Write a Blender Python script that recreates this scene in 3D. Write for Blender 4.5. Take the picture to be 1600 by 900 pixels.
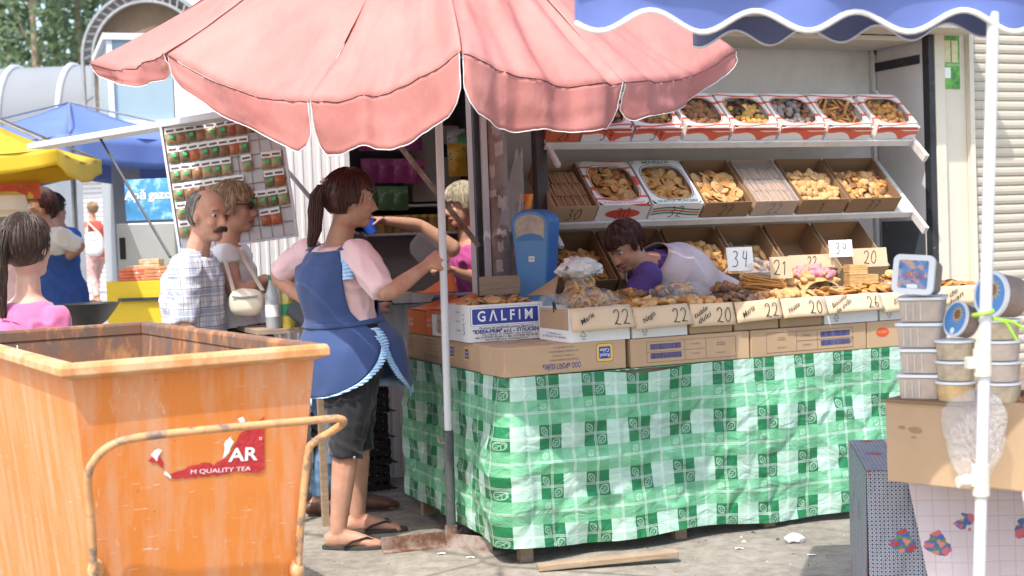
import bpy, bmesh, math, random
from mathutils import Vector as V, Matrix, Euler, noise
random.seed(7)
R_ = math.radians
for o in list(bpy.data.objects): bpy.data.objects.remove(o)
scene = bpy.context.scene
COL = scene.collection
# ------------------------------------------------------------------ camera
F_PX, HC = 2150.0, 1.33
PITCH, ROLL = math.atan(85/2150), 0.0367
_f = V((0, math.cos(PITCH), -math.sin(PITCH))); _r0 = V((1, 0, 0)); _u0 = V((0, math.sin(PITCH), math.cos(PITCH)))
_r = _r0*math.cos(ROLL) - _u0*math.sin(ROLL); _u = _u0*math.cos(ROLL) + _r0*math.sin(ROLL)
CAM = V((0, 0, HC))
cd = bpy.data.cameras.new('camera'); cam = bpy.data.objects.new('camera', cd); COL.objects.link(cam)
cam.matrix_world = Matrix(((_r.x, _u.x, -_f.x, 0), (_r.y, _u.y, -_f.y, 0), (_r.z, _u.z, -_f.z, HC), (0, 0, 0, 1)))
cd.sensor_width = 36; cd.lens = F_PX/1600*36; cd.clip_start = .05; cd.clip_end = 1500
cd.dof.use_dof = True; cd.dof.focus_distance = 5.6; cd.dof.aperture_fstop = 4.0
scene.camera = cam
# ------------------------------------------------------------------ sky, sun, exposure
SUN = V((-.46, -.89, 0)).normalized()*math.cos(R_(57)) + V((0, 0, math.sin(R_(57))))
w = bpy.data.worlds.new('World'); scene.world = w; w.use_nodes = True
nt = w.node_tree; bg = nt.nodes['Background']; sky = nt.nodes.new('ShaderNodeTexSky'); sky.sky_type = 'NISHITA'
sky.sun_disc = False; sky.sun_elevation = R_(57); sky.sun_rotation = math.atan2(SUN.x, SUN.y)
sky.dust_density = 3.0; sky.air_density = 1.2
nt.links.new(sky.outputs[0], bg.inputs[0]); bg.inputs[1].default_value = .15
sl = bpy.data.lights.new('sun', 'SUN'); sl.energy = 2.05; sl.angle = R_(.5); sl.color = (1, .955, .88)
so = bpy.data.objects.new('sun', sl); COL.objects.link(so); so.rotation_euler = SUN.to_track_quat('Z', 'Y').to_euler(); so.location = (-4, -6, 12)
vs = scene.view_settings; vs.view_transform = 'Standard'; vs.look = 'None'; vs.gamma = 1; vs.exposure = 1.36; vs.use_curve_mapping = False
# ------------------------------------------------------------------ pixel helpers (direction only; depth from planes)
def ray(px, py): return _f + _r*((px-800)/F_PX) - _u*((py-450)/F_PX)
def PY(px, py, Y): d = ray(px, py); return CAM + d*(Y/d.y)
YS = 1.33/1.28
def PQ(px, py, Y): return PY(px, py, Y*YS)
def PZ(px, py, z): d = ray(px, py); return CAM + d*((z-HC)/d.z)
# stall frame: s along the counter front, t into the stall
O_ = PZ(790, 592, .75); O_.z = 0
ANG = R_(23.3); E1 = V((math.cos(ANG), math.sin(ANG), 0)); E2 = V((-math.sin(ANG), math.cos(ANG), 0)); EZ = V((0, 0, 1))
def W(s, t, z): return O_ + E1*s + E2*t + EZ*z
def ST(p): q = p-O_; return (q.dot(E1), q.dot(E2), p.z)
def SP(px, py, t):
    d = ray(px, py); k = (t-(CAM-O_).dot(E2))/d.dot(E2); return ST(CAM+d*k)
MS = Matrix.Translation(O_) @ Matrix.Rotation(ANG, 4, 'Z')      # stall matrix
def MW(s, t, z, rz=0): return Matrix.Translation(W(s, t, z)) @ Matrix.Rotation(ANG+rz, 4, 'Z')
# ------------------------------------------------------------------ mesh builder
class MB:
    def __init__(s): s.v = []; s.f = []; s.m = []; s.s = []; s.uv = {}
    def add(s, vs, fs, mi=0, sm=False):
        b = len(s.v); s.v += [V(x) for x in vs]
        for f in fs: s.f.append([b+i for i in f]); s.m.append(mi); s.s.append(sm)
        return s
    def box(s, c, d, M=None, mi=0):
        x, y, z = d[0]/2, d[1]/2, d[2]/2; c = V(c)
        vs = [c+V((a*x, b*y, e*z)) for e in (-1, 1) for b in (-1, 1) for a in (-1, 1)]
        if M: vs = [M @ q for q in vs]
        return s.add(vs, [(0, 2, 3, 1), (4, 5, 7, 6), (0, 1, 5, 4), (2, 6, 7, 3), (0, 4, 6, 2), (1, 3, 7, 5)], mi)
    def b2(s, a, b, M=None, mi=0):
        a, b = V(a), V(b); return s.box((a+b)/2, (abs(b.x-a.x), abs(b.y-a.y), abs(b.z-a.z)), M, mi)
    def tube(s, pts, r, n=8, cap=True, mi=0, flat=1, side=None, sm=True):
        pts = [V(p) for p in pts]; L = len(pts); rr = r if isinstance(r, (list, tuple)) else [r]*L
        vs = []; up = V(side) if side else None
        for i, p in enumerate(pts):
            t = (pts[min(i+1, L-1)]-pts[max(i-1, 0)])
            t = t.normalized() if t.length > 1e-9 else V((0, 0, 1))
            if up is None: up = V((0, 0, 1)) if abs(t.z) < .9 else V((1, 0, 0))
            a = up - t*up.dot(t)
            if a.length < 1e-6: a = t.orthogonal()
            a.normalize(); b = t.cross(a); up = a if side is None else V(side)
            ra = rr[i] if not isinstance(rr[i], (tuple, list)) else rr[i][0]
            rb = rr[i]*flat if not isinstance(rr[i], (tuple, list)) else rr[i][1]
            for k in range(n):
                q = 2*math.pi*k/n; vs.append(p + a*math.cos(q)*ra + b*math.sin(q)*rb)
        fs = [(i*n+k, i*n+(k+1) % n, (i+1)*n+(k+1) % n, (i+1)*n+k) for i in range(L-1) for k in range(n)]
        if cap: fs += [tuple(range(n))[::-1], tuple((L-1)*n+k for k in range(n))]
        return s.add(vs, fs, mi, sm)
    def lathe(s, prof, n=24, M=None, mi=0, sm=True, sx=1, sy=1):
        vs = [V((r*math.cos(2*math.pi*k/n)*sx, r*math.sin(2*math.pi*k/n)*sy, z)) for r, z in prof for k in range(n)]
        if M: vs = [M @ q for q in vs]
        L = len(prof)
        fs = [(i*n+k, i*n+(k+1) % n, (i+1)*n+(k+1) % n, (i+1)*n+k) for i in range(L-1) for k in range(n)]
        if prof[0][0] > 1e-5: fs.append(tuple(range(n))[::-1])
        if prof[-1][0] > 1e-5: fs.append(tuple((L-1)*n+k for k in range(n)))
        return s.add(vs, fs, mi, sm)
    def ell(s, c, r, M=None, nu=14, nv=9, mi=0):
        vs = []
        for j in range(nv+1):
            ph = math.pi*j/nv
            for k in range(nu):
                th = 2*math.pi*k/nu; vs.append(V((r[0]*math.sin(ph)*math.cos(th), r[1]*math.sin(ph)*math.sin(th), -r[2]*math.cos(ph))))
        if M: vs = [M @ q for q in vs]
        vs = [q+V(c) for q in vs]
        fs = [(j*nu+k, j*nu+(k+1) % nu, (j+1)*nu+(k+1) % nu, (j+1)*nu+k) for j in range(nv) for k in range(nu)]
        return s.add(vs, fs, mi, True)
    def prism(s, pts, y0, y1, M=None, mi=0, sm=False):       # outline in x,z ; extruded in y
        n = len(pts); vs = [V((p[0], y0, p[1])) for p in pts]+[V((p[0], y1, p[1])) for p in pts]
        if M: vs = [M @ q for q in vs]
        fs = [tuple(range(n)), tuple(range(2*n-1, n-1, -1))]+[(i, i+n, (i+1) % n+n, (i+1) % n) for i in range(n)]
        return s.add(vs, fs, mi, sm)
    def grid(s, fn, nu, nv, mi=0, uv=None, sm=True):
        b = len(s.v)
        for j in range(nv+1):
            for i in range(nu+1): s.v.append(V(fn(i/nu, j/nv)))
        for j in range(nv):
            for i in range(nu):
                q = [b+j*(nu+1)+i, b+j*(nu+1)+i+1, b+(j+1)*(nu+1)+i+1, b+(j+1)*(nu+1)+i]
                if uv: s.uv[len(s.f)] = [uv(i/nu, j/nv), uv((i+1)/nu, j/nv), uv((i+1)/nu, (j+1)/nv), uv(i/nu, (j+1)/nv)]
                s.f.append(q); s.m.append(mi); s.s.append(sm)
        return s
    def mesh(s, name, mats, Minv=None):
        me = bpy.data.meshes.new(name); vv = [Minv @ q for q in s.v] if Minv else s.v
        me.from_pydata([tuple(q) for q in vv], [], s.f)
        for m in (mats if isinstance(mats, (list, tuple)) else [mats]): me.materials.append(m)
        me.polygons.foreach_set('material_index', s.m); me.polygons.foreach_set('use_smooth', s.s)
        if s.uv:
            ul = me.uv_layers.new(name='UVMap')
            for p in me.polygons:
                u = s.uv.get(p.index)
                if u:
                    for k, li in enumerate(p.loop_indices): ul.data[li].uv = u[k]
        if any(s.s) and not all(s.s): pass
        if any(s.s): me.set_sharp_from_angle(angle=R_(50))
        me.update(); return me
    def build(s, name, mats, parent=None, origin=None, bev=0, solid=0, sub=0):
        M = WM[parent.name] if parent else (origin if isinstance(origin, Matrix) else Matrix.Translation(origin) if origin is not None else Matrix.Translation(s.base()))
        o = bpy.data.objects.new(name, s.mesh(name, mats, M.inverted()))
        COL.objects.link(o)
        if parent: o.parent = parent; WM[o.name] = M
        else: o.matrix_world = M; WM[o.name] = M
        if solid: m = o.modifiers.new('solid', 'SOLIDIFY'); m.thickness = solid; m.offset = 0
        if bev: m = o.modifiers.new('bev', 'BEVEL'); m.width = bev; m.segments = 2; m.limit_method = 'ANGLE'; m.angle_limit = R_(40)
        if sub: m = o.modifiers.new('sub', 'SUBSURF'); m.levels = sub; m.render_levels = sub
        return o
    def base(s):
        xs = [q.x for q in s.v]; ys = [q.y for q in s.v]; return V(((min(xs)+max(xs))/2, (min(ys)+max(ys))/2, min(q.z for q in s.v)))
WM = {}
def tag(o, label=None, cat=None, group=None, kind=None):
    if label: o['label'] = label
    if cat: o['category'] = cat
    if group: o['group'] = group
    if kind: o['kind'] = kind
    return o
def thing(name, label, cat, M, group=None):
    if not isinstance(M, Matrix): M = Matrix.Translation(M)
    o = bpy.data.objects.new(name, None); COL.objects.link(o); o.matrix_world = M; o.empty_display_size = .05
    WM[o.name] = M; return tag(o, label, cat, group)
def inst(name, me, M, parent=None):                        # linked copy of a mesh; M is world
    o = bpy.data.objects.new(name, me); COL.objects.link(o)
    if parent: o.parent = parent; o.matrix_local = WM[parent.name].inverted() @ M
    else: o.matrix_world = M
    WM[o.name] = M; return o
# ------------------------------------------------------------------ materials
def mk(name):
    m = bpy.data.materials.new(name); m.use_nodes = True; t = m.node_tree; return m, t, t.nodes['Principled BSDF'], t.nodes.new, t.links.new
def mat(name, c, rough=.6, var=.18, sc=6, bump=0, bsc=40, metal=0, spec=.4, c2=None, patch=None, trans=0, alpha=1, stretch=(1, 1, 1), rnd=0, sss=0, cut=(.42, .62), sheen=0):
    m, t, b, N, L = mk(name); c = V(c)
    tc = N('ShaderNodeTexCoord'); mp = N('ShaderNodeMapping'); mp.inputs['Scale'].default_value = stretch; L(tc.outputs['Object'], mp.inputs[0])
    n = N('ShaderNodeTexNoise'); n.inputs['Scale'].default_value = sc; n.inputs['Detail'].default_value = 6; n.inputs['Roughness'].default_value = .62; L(mp.outputs[0], n.inputs['Vector'])
    r = N('ShaderNodeValToRGB'); L(n.outputs[0], r.inputs[0])
    r.color_ramp.elements[0].position = .3; r.color_ramp.elements[1].position = .7
    r.color_ramp.elements[0].color = (*(c*(1-var)), 1); r.color_ramp.elements[1].color = (*(c*(1+var*.6)), 1)
    out = r.outputs[0]
    if c2 is not None:                                     # wear / second colour in patches
        n2 = N('ShaderNodeTexNoise'); n2.inputs['Scale'].default_value = patch or sc*.7; n2.inputs['Detail'].default_value = 8; n2.inputs['Roughness'].default_value = .7; L(mp.outputs[0], n2.inputs['Vector'])
        r2 = N('ShaderNodeValToRGB'); r2.color_ramp.elements[0].position = cut[0]; r2.color_ramp.elements[1].position = cut[1]; L(n2.outputs[0], r2.inputs[0])
        mx = N('ShaderNodeMix'); mx.data_type = 'RGBA'; L(r2.outputs[0], mx.inputs[0]); L(out, mx.inputs[6]); mx.inputs[7].default_value = (*c2, 1); out = mx.outputs[2]
    if rnd:
        oi = N('ShaderNodeObjectInfo'); hs = N('ShaderNodeHueSaturation'); mr = N('ShaderNodeMapRange'); L(oi.outputs['Random'], mr.inputs[0])
        mr.inputs[3].default_value = 1-rnd; mr.inputs[4].default_value = 1+rnd; L(mr.outputs[0], hs.inputs['Value']); L(out, hs.inputs['Color']); out = hs.outputs[0]
    L(out, b.inputs['Base Color'])
    b.inputs['Roughness'].default_value = rough; b.inputs['Metallic'].default_value = metal; b.inputs['Specular IOR Level'].default_value = spec
    if sss: b.inputs['Subsurface Weight'].default_value = sss; b.inputs['Subsurface Radius'].default_value = (.02, .008, .005); b.inputs['Subsurface Scale'].default_value = .5
    if sheen: b.inputs['Sheen Weight'].default_value = sheen
    if trans: b.inputs['Transmission Weight'].default_value = trans
    if alpha < 1: b.inputs['Alpha'].default_value = alpha
    if bump:
        n3 = N('ShaderNodeTexNoise'); n3.inputs['Scale'].default_value = bsc; n3.inputs['Detail'].default_value = 5; L(mp.outputs[0], n3.inputs['Vector'])
        bp = N('ShaderNodeBump'); bp.inputs['Strength'].default_value = bump; bp.inputs['Distance'].default_value = .01; L(n3.outputs[0], bp.inputs['Height']); L(bp.outputs[0], b.inputs['Normal'])
    return m
def translucent(m, c, w=.35):                               # thin cloth that lets light through
    t = m.node_tree; b = t.nodes['Principled BSDF']; out = t.nodes['Material Output']
    tr = t.nodes.new('ShaderNodeBsdfTranslucent'); tr.inputs[0].default_value = (*c, 1); mx = t.nodes.new('ShaderNodeMixShader'); mx.inputs[0].default_value = w
    t.links.new(b.outputs[0], mx.inputs[1]); t.links.new(tr.outputs[0], mx.inputs[2]); t.links.new(mx.outputs[0], out.inputs[0]); return m
def film(name, c=(.9, .92, .94), a=.28, rough=.15, bump=.6, bsc=25):  # clear wrinkled plastic
    m, t, b, N, L = mk(name); b.inputs['Base Color'].default_value = (*c, 1); b.inputs['Roughness'].default_value = rough; b.inputs['Specular IOR Level'].default_value = .8
    out = t.nodes['Material Output']; tr = N('ShaderNodeBsdfTransparent'); mx = N('ShaderNodeMixShader'); mx.inputs[0].default_value = a
    n = N('ShaderNodeTexNoise'); n.inputs['Scale'].default_value = bsc; n.inputs['Detail'].default_value = 4; bp = N('ShaderNodeBump'); bp.inputs['Strength'].default_value = bump; bp.inputs['Distance'].default_value = .02
    L(n.outputs[0], bp.inputs['Height']); L(bp.outputs[0], b.inputs['Normal'])
    L(tr.outputs[0], mx.inputs[1]); L(b.outputs[0], mx.inputs[2]); L(mx.outputs[0], out.inputs[0]); return m
M = {}
M['skin'] = mat('skin', (.48, .27, .185), .6, .16, 14, .12, 120, sss=.12, c2=(.52, .22, .15), patch=11, cut=(.45, .75))
M['skin_tan'] = mat('skin_tan', (.48, .27, .185), .6, .18, 14, .14, 120, sss=.1, c2=(.47, .18, .11), patch=11, cut=(.45, .75))
M['skin_pale'] = mat('skin_pale', (.56, .35, .265), .6, .14, 14, .12, 120, sss=.12, c2=(.58, .28, .21), patch=11, cut=(.45, .75))
M['kraft'] = mat('kraft', (.44, .30, .18), .8, .08, 5, .05, 120, rnd=.08)
M['kraft_dk'] = mat('kraft_dk', (.27, .16, .085), .8, .12, 6, .08, 120, rnd=.1)
M['kraft_in'] = mat('kraft_in', (.30, .19, .11), .85, .1, 6, .05, 100)
M['white_card'] = mat('white_card', (.74, .74, .73), .6, .05, 5, .03, 80, rnd=.04)
M['sign_card'] = mat('sign_card', (.60, .45, .29), .8, .08, 6, .06, 140, rnd=.06)
M['ink'] = mat('ink', (.02, .02, .022), .6, .1)
M['blue_ink'] = mat('blue_ink', (.04, .06, .22), .6, .1)
M['grey_ink'] = mat('grey_ink', (.13, .11, .12), .7, .1)
M['green_ink'] = mat('green_ink', (.03, .22, .09), .7, .1)
M['red_ink'] = mat('red_ink', (.55, .07, .04), .6, .15)
M['galfim_blue'] = mat('galfim_blue', (.035, .06, .30), .45, .06)
M['print_white'] = mat('print_white', (.82, .82, .80), .5, .04)
M['print_yellow'] = mat('print_yellow', (.72, .45, .06), .6, .08)
M['orange_card'] = mat('orange_card', (.66, .17, .05), .6, .15, 12)
M['shelf_white'] = mat('shelf_white', (.60, .585, .56), .5, .1, 4, .05, 30, c2=(.36, .33, .30), patch=9, cut=(.55, .8))
M['kiosk_white'] = mat('kiosk_white', (.66, .645, .64), .55, .08, 2.5, .04, 30, c2=(.50, .48, .47), patch=3, cut=(.5, .8))
M['cream'] = mat('cream', (.62, .57, .47), .5, .06, 3, .03, 40, c2=(.45, .40, .32), patch=6, cut=(.55, .85))
M['dark_metal'] = mat('dark_metal', (.05, .052, .06), .5, .3, 8, .15, 30, metal=.4, c2=(.22, .20, .19), patch=12, cut=(.6, .72))
M['steel'] = mat('steel', (.35, .35, .36), .4, .2, 10, .1, 40, metal=.8)
M['rust'] = mat('rust', (.17, .085, .05), .85, .35, 14, .3, 50, c2=(.36, .30, .27), patch=7)
M['white_paint'] = mat('white_paint', (.60, .60, .62), .4, .06, 6, .03, 40, c2=(.5, .48, .46), patch=14, cut=(.62, .8))
M['pole_grey'] = mat('pole_grey', (.07, .075, .08), .55, .3, 20, .15, 60, c2=(.25, .25, .25), patch=25, cut=(.6, .7))
M['wood'] = mat('wood', (.34, .25, .17), .8, .3, 7, .2, 30, stretch=(1, 1, 8))
M['black_plastic'] = mat('black_plastic', (.018, .018, .02), .45, .2)
M['black'] = mat('black', (.012, .012, .014), .7, .2)
M['glass'] = film('glass', (.62, .74, .80), .45, .05, .02, 2)
M['film'] = film('film', a=.16)
M['film_thick'] = film('film_thick', (.80, .83, .86), .20, .12, 1.0, 14)
M['tub'] = film('tub', (.80, .81, .81), .15, .2, .05, 8)
M['lid'] = mat('lid', (.74, .75, .76), .35, .04)
M['pink_tee'] = mat('pink_tee', (.52, .13, .28), .8, .1, 10, .3, 20, sheen=.3)
M['rose_tee'] = mat('rose_tee', (.74, .50, .50), .85, .06, 8, .3, 18, sheen=.2)
M['navy'] = mat('navy', (.030, .062, .175), .75, .15, 7, .3, 14, sheen=.2)
M['pale_blue'] = mat('pale_blue', (.38, .58, .80), .75, .08, 20, .3, 60)
M['black_cloth'] = mat('black_cloth', (.016, .016, .019), .8, .2, 8, .4, 14, sheen=.2)
M['denim'] = mat('denim', (.12, .22, .36), .85, .2, 20, .3, 40)
M['brown_leather'] = mat('brown_leather', (.10, .045, .03), .45, .2, 10)
M['white_cloth'] = mat('white_cloth', (.74, .73, .72), .8, .05, 6, .3, 16)
M['cream_leather'] = mat('cream_leather', (.70, .65, .52), .5, .08, 8, .2, 25)
M['lilac_cloth'] = mat('lilac_cloth', (.50, .43, .45), .8, .06, 6, .35, 14)
M['purple_cloth'] = mat('purple_cloth', (.085, .045, .20), .8, .15, 8, .3, 18)
M['magenta'] = mat('magenta', (.42, .07, .25), .8, .1, 8, .3, 18)
M['red_cloth'] = mat('red_cloth', (.55, .10, .07), .8, .1, 8, .3, 18)
M['blue_cloth'] = mat('blue_cloth', (.04, .10, .36), .8, .1, 8, .3, 18)
M['pinkish'] = mat('pinkish', (.62, .40, .38), .85, .08, 8, .3, 18)
M['pattern_dark'] = mat('pattern_dark', (.03, .02, .018), .8, .3, 20, .3, 20, c2=(.22, .12, .09), patch=45, cut=(.55, .6))
M['sole'] = mat('sole', (.05, .05, .045), .7)
def hairmat(name, c, c2):
    m = mat(name, c, .42, .4, 60, .5, 220, c2=c2, patch=80, stretch=(1, 1, .12), cut=(.5, .75)); return m
M['hair_red'] = hairmat('hair_red', (.055, .018, .014), (.14, .045, .03))
M['hair_dark'] = hairmat('hair_dark', (.045, .028, .020), (.16, .10, .07))
M['hair_grey'] = hairmat('hair_grey', (.20, .18, .16), (.36, .33, .30))
M['hair_blond'] = hairmat('hair_blond', (.30, .20, .11), (.50, .38, .24))
M['hair_ash'] = hairmat('hair_ash', (.34, .29, .20), (.52, .46, .36))
M['eye_white'] = mat('eye_white', (.42, .36, .33), .3, 0); M['iris'] = mat('iris', (.03, .02, .015), .15, 0)
M['lips'] = mat('lips', (.40, .13, .11), .45, .05)
def stroke_text(mb, s, M4, h, w=.0028, slant=.12, mi=0):
    """hand-drawn digits as ribbons, in the x,z plane of M4 (y = off the surface)"""
    D = {'0': [[(.45, 1), (.15, .8), (.05, .4), (.2, .05), (.5, .02), (.72, .3), (.7, .75), (.45, 1)]],
         '2': [[(.05, .78), (.2, .98), (.5, 1), (.68, .8), (.6, .52), (.25, .12), (.02, .03), (.2, .12), (.5, .04), (.8, .02)]],
         '3': [[(.1, .9), (.4, 1), (.62, .82), (.5, .6), (.28, .54), (.6, .42), (.68, .2), (.4, 0), (.08, .08)]],
         '4': [[(.3, 1), (.1, .5), (.6, .48)], [(.6, .95), (.5, 0)]],
         '6': [[(.6, 1), (.25, .7), (.08, .3), (.25, .02), (.55, .06), (.65, .3), (.45, .46), (.15, .3)]],
         '7': [[(.05, .95), (.65, .97), (.4, .5), (.25, 0)], [(.2, .5), (.6, .52)]],
         '8': [[(.55, .95), (.3, 1), (.1, .8), (.35, .55), (.62, .25), (.4, 0), (.1, .15), (.25, .45), (.6, .75), (.55, .95)]],
         '1': [[(.1, .7), (.35, 1), (.3, 0)]], 'v': [[(0, .6), (.3, 0), (.7, 1)]]}
    x = 0
    for ch in s:
        for st in D.get(ch, []):
            p2 = []
            for a, b in zip(st, st[1:]):
                for k in range(3): u = k/3; p2.append((a[0]+(b[0]-a[0])*u, a[1]+(b[1]-a[1])*u))
            p2.append(st[-1])
            for _ in range(2):
                p2 = [p2[0]]+[((p2[i-1][0]+2*p2[i][0]+p2[i+1][0])/4, (p2[i-1][1]+2*p2[i][1]+p2[i+1][1])/4) for i in range(1, len(p2)-1)]+[p2[-1]]
            q = [V(((x+a*.62+b*slant)*h, b*h)) for a, b in p2]; vs = []
            for i, c in enumerate(q):
                d = (q[min(i+1, len(q)-1)]-q[max(i-1, 0)]); d = V((-d.y, d.x)).normalized()*w*(.6+.5*abs(math.sin(i*1.7)))
                vs += [M4 @ V((c.x+d.x, 0, c.y+d.y)), M4 @ V((c.x-d.x, 0, c.y-d.y))]
            mb.add(vs, [(2*i, 2*i+1, 2*i+3, 2*i+2) for i in range(len(q)-1)], mi)
        x += .62 if ch != ' ' else .3
def text(s, M4, size, m, name, parent, align='CENTER', shear=0, bold=0, width=None):
    """lettering as a flat mesh lying in the x,z plane of M4"""
    c = bpy.data.curves.new('t', 'FONT'); c.body = s; c.size = size; c.align_x = align; c.align_y = 'CENTER'; c.shear = shear; c.resolution_u = 3
    if bold: c.offset = bold
    o = bpy.data.objects.new('t', c); COL.objects.link(o); dg = bpy.context.evaluated_depsgraph_get()
    me = bpy.data.meshes.new_from_object(o.evaluated_get(dg)); bpy.data.objects.remove(o)
    X = Matrix(((1, 0, 0, 0), (0, 0, -1, 0), (0, 1, 0, 0), (0, 0, 0, 1)))
    if width and me.vertices:
        xs = [v.co.x for v in me.vertices]; k = width/(max(xs)-min(xs)); me.transform(Matrix.Scale(k, 4, (1, 0, 0)))
    me.materials.clear(); me.materials.append(m); me.name = name
    me.transform(WM[parent.name].inverted() @ M4 @ X)
    ob = bpy.data.objects.new(name, me); COL.objects.link(ob); ob.parent = parent; return ob
# ================================================================== ground
def gz(y):
    k = min(max((y-8.5)/13.5, 0), 1); return .41*k*k*(3-2*k)
def ground_mat():
    m, t, b, N, L = mk('concrete_ground'); tc = N('ShaderNodeTexCoord')
    def noi(sc, det=6, ro=.6):
        n = N('ShaderNodeTexNoise'); n.inputs['Scale'].default_value = sc; n.inputs['Detail'].default_value = det; n.inputs['Roughness'].default_value = ro; L(tc.outputs['Object'], n.inputs['Vector']); return n
    a, c, d = noi(1.3), noi(14, 8, .7), noi(160, 4)
    r = N('ShaderNodeValToRGB'); e = r.color_ramp.elements; e[0].position = .3; e[0].color = (.245, .22, .185, 1); e[1].position = .7; e[1].color = (.40, .365, .31, 1); L(a.outputs[0], r.inputs[0])
    r2 = N('ShaderNodeValToRGB'); e = r2.color_ramp.elements; e[0].position = .34; e[0].color = (.5, .48, .46, 1); e[1].position = .6; e[1].color = (1, 1, 1, 1); L(c.outputs[0], r2.inputs[0])
    mx = N('ShaderNodeMix'); mx.data_type = 'RGBA'; mx.blend_type = 'MULTIPLY'; mx.inputs[0].default_value = .8; L(r.outputs[0], mx.inputs[6]); L(r2.outputs[0], mx.inputs[7])
    vo = N('ShaderNodeTexVoronoi'); vo.feature = 'DISTANCE_TO_EDGE'; vo.inputs['Scale'].default_value = .55; L(tc.outputs['Object'], vo.inputs['Vector'])
    cr = N('ShaderNodeValToRGB'); e = cr.color_ramp.elements; e[0].position = 0; e[0].color = (.35, .33, .3, 1); e[1].position = .012; e[1].color = (1, 1, 1, 1); L(vo.outputs[0], cr.inputs[0])
    m2 = N('ShaderNodeMix'); m2.data_type = 'RGBA'; m2.blend_type = 'MULTIPLY'; m2.inputs[0].default_value = .7; L(mx.outputs[2], m2.inputs[6]); L(cr.outputs[0], m2.inputs[7]); L(m2.outputs[2], b.inputs['Base Color'])
    b.inputs['Roughness'].default_value = .9; bp = N('ShaderNodeBump'); bp.inputs['Strength'].default_value = .5; bp.inputs['Distance'].default_value = .01
    ad = N('ShaderNodeMath'); ad.operation = 'ADD'; L(c.outputs[0], ad.inputs[0]); L(d.outputs[0], ad.inputs[1]); L(ad.outputs[0], bp.inputs['Height']); L(bp.outputs[0], b.inputs['Normal']); return m
g = MB(); ys = [-60, -6]+[i*1.0 for i in range(0, 26)]+[40, 90, 200, 700]; xs = [-500, -60, -20, -8, -3, 0, 3, 8, 20, 60, 500]
g.v = [V((x, y, gz(y))) for y in ys for x in xs]; n = len(xs)
for j in range(len(ys)-1):
    for i in range(n-1): g.f.append([j*n+i, j*n+i+1, (j+1)*n+i+1, (j+1)*n+i]); g.m.append(0); g.s.append(True)
GG = g; tag(g.build('ground', ground_mat(), origin=(0, 0, 0)), kind='structure')
rs = random.Random(4); gm_ = MB()
for i in range(700):                                       # grit, crumbs and butts trodden into the concrete
    x, y = rs.uniform(-1.6, 2.4), rs.uniform(4.6, 8.0); q = rs.uniform(.002, .007)*(2.2 if rs.random() < .04 else 1); a = rs.uniform(0, 6.28); c = V((x, y, .0005)); d = V((math.cos(a), math.sin(a), 0))*q; e_ = V((-d.y, d.x, 0))*rs.uniform(.4, .9)
    gm_.add([c-d, c-e_, c+d, c+e_, c+V((0, 0, q*.7))], [(0, 1, 4), (1, 2, 4), (2, 3, 4), (3, 0, 4)], rs.choice((0, 0, 1)))
tag(gm_.build('grit', [mat('grit_dark', (.09, .08, .07), .9, .3), mat('grit_pale', (.5, .47, .42), .9, .2)], origin=(0, 5, 0)), 'dark and pale grit scattered over the concrete', 'grit', kind='stuff')
# ================================================================== the biscuit kiosk (shelf booth behind the counter)
T0, T1 = 1.2, 1.68
SR = SP(1452, 240, T0)[0]; SL = SP(797, 300, T0)[0]; ZR = SP(1300, 50, T0)[2]
k = thing('biscuit_kiosk', 'shallow white kiosk with shelves of biscuit cartons behind the green counter', 'kiosk', MW(SL, T0, 0))
def sbox(a, b, mi=0, mb=None): return (mb or MB()).b2(a, b, MS, mi)
sbox((SL, T1, .0), (SR+.05, T1+.04, ZR+.3)).build('back_wall', M['kiosk_white'], k)
sbox((SR, T0+.04, .0), (SR+.05, T1-.003, ZR+.1)).build('side_wall', M['kiosk_white'], k)
sbox((SL-.03, T0+.04, .0), (SL+.01, T1-.003, ZR+.1)).build('side_wall', mat('wall_umbrella_tint', (.55, .45, .42), .6, .1, 4), k)  # the umbrella's pink cast on this shaded wall is put into its colour
sbox((SR-.012, T0+.045, .2), (SR-.004, T1-.06, 1.32)).build('dark_panel', mat('dark_panel', (.07, .08, .095), .5, .2, 6, c2=(.5, .5, .5), patch=9, cut=(.66, .7)), k)
sbox((SR-.03, T1-.03, .0), (SR-.006, T1-.006, ZR)).build('corner_strip', M['white_paint'], k)
sbox((SL-.1, T0-.25, ZR), (SR+.25, T0+.03, ZR+.05)).build('fascia', M['cream'], k)
sbox((SL-.1, T0-.3, ZR+.055), (SR+.25, T1+.1, ZR+.12)).build('roof', M['cream'], k)
sbox((SL+.02, T0+.045, ZR-.03), (SR-.03, T1-.02, ZR-.004)).build('ceiling_batten', M['cream'], k)
sbox((SR-.005, T0-.02, 0), (SR+.035, T0+.035, ZR-.003)).build('post', M['dark_metal'], k, bev=.004)
sbox((SR+.04, T0-.02, 0), (SR+.11, T0+.03, ZR+.1)).build('door_frame', M['cream'], k, bev=.004)
a = SP(1383, 102, T1-.1); mb = MB(); sbox((a[0]-.02, T0+.06, a[2]-.03), (a[0]+.02, T1-.01, a[2]+.02), mb=mb); mb.build('angle_bracket', M['dark_metal'], k)
MB().ell(W(a[0]-.01, T1-.02, a[2]+.11), (.035, .02, .05)).build('lamp_stub', M['dark_metal'], k)
sbox((SP(843, 250, T0-.05)[0]-.03, T0-.08, .0), (SP(843, 250, T0-.05)[0]+.03, T0-.02, ZR)).build('post', mat('post_brown', (.06, .05, .05), .6, .2), k, bev=.004)
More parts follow.
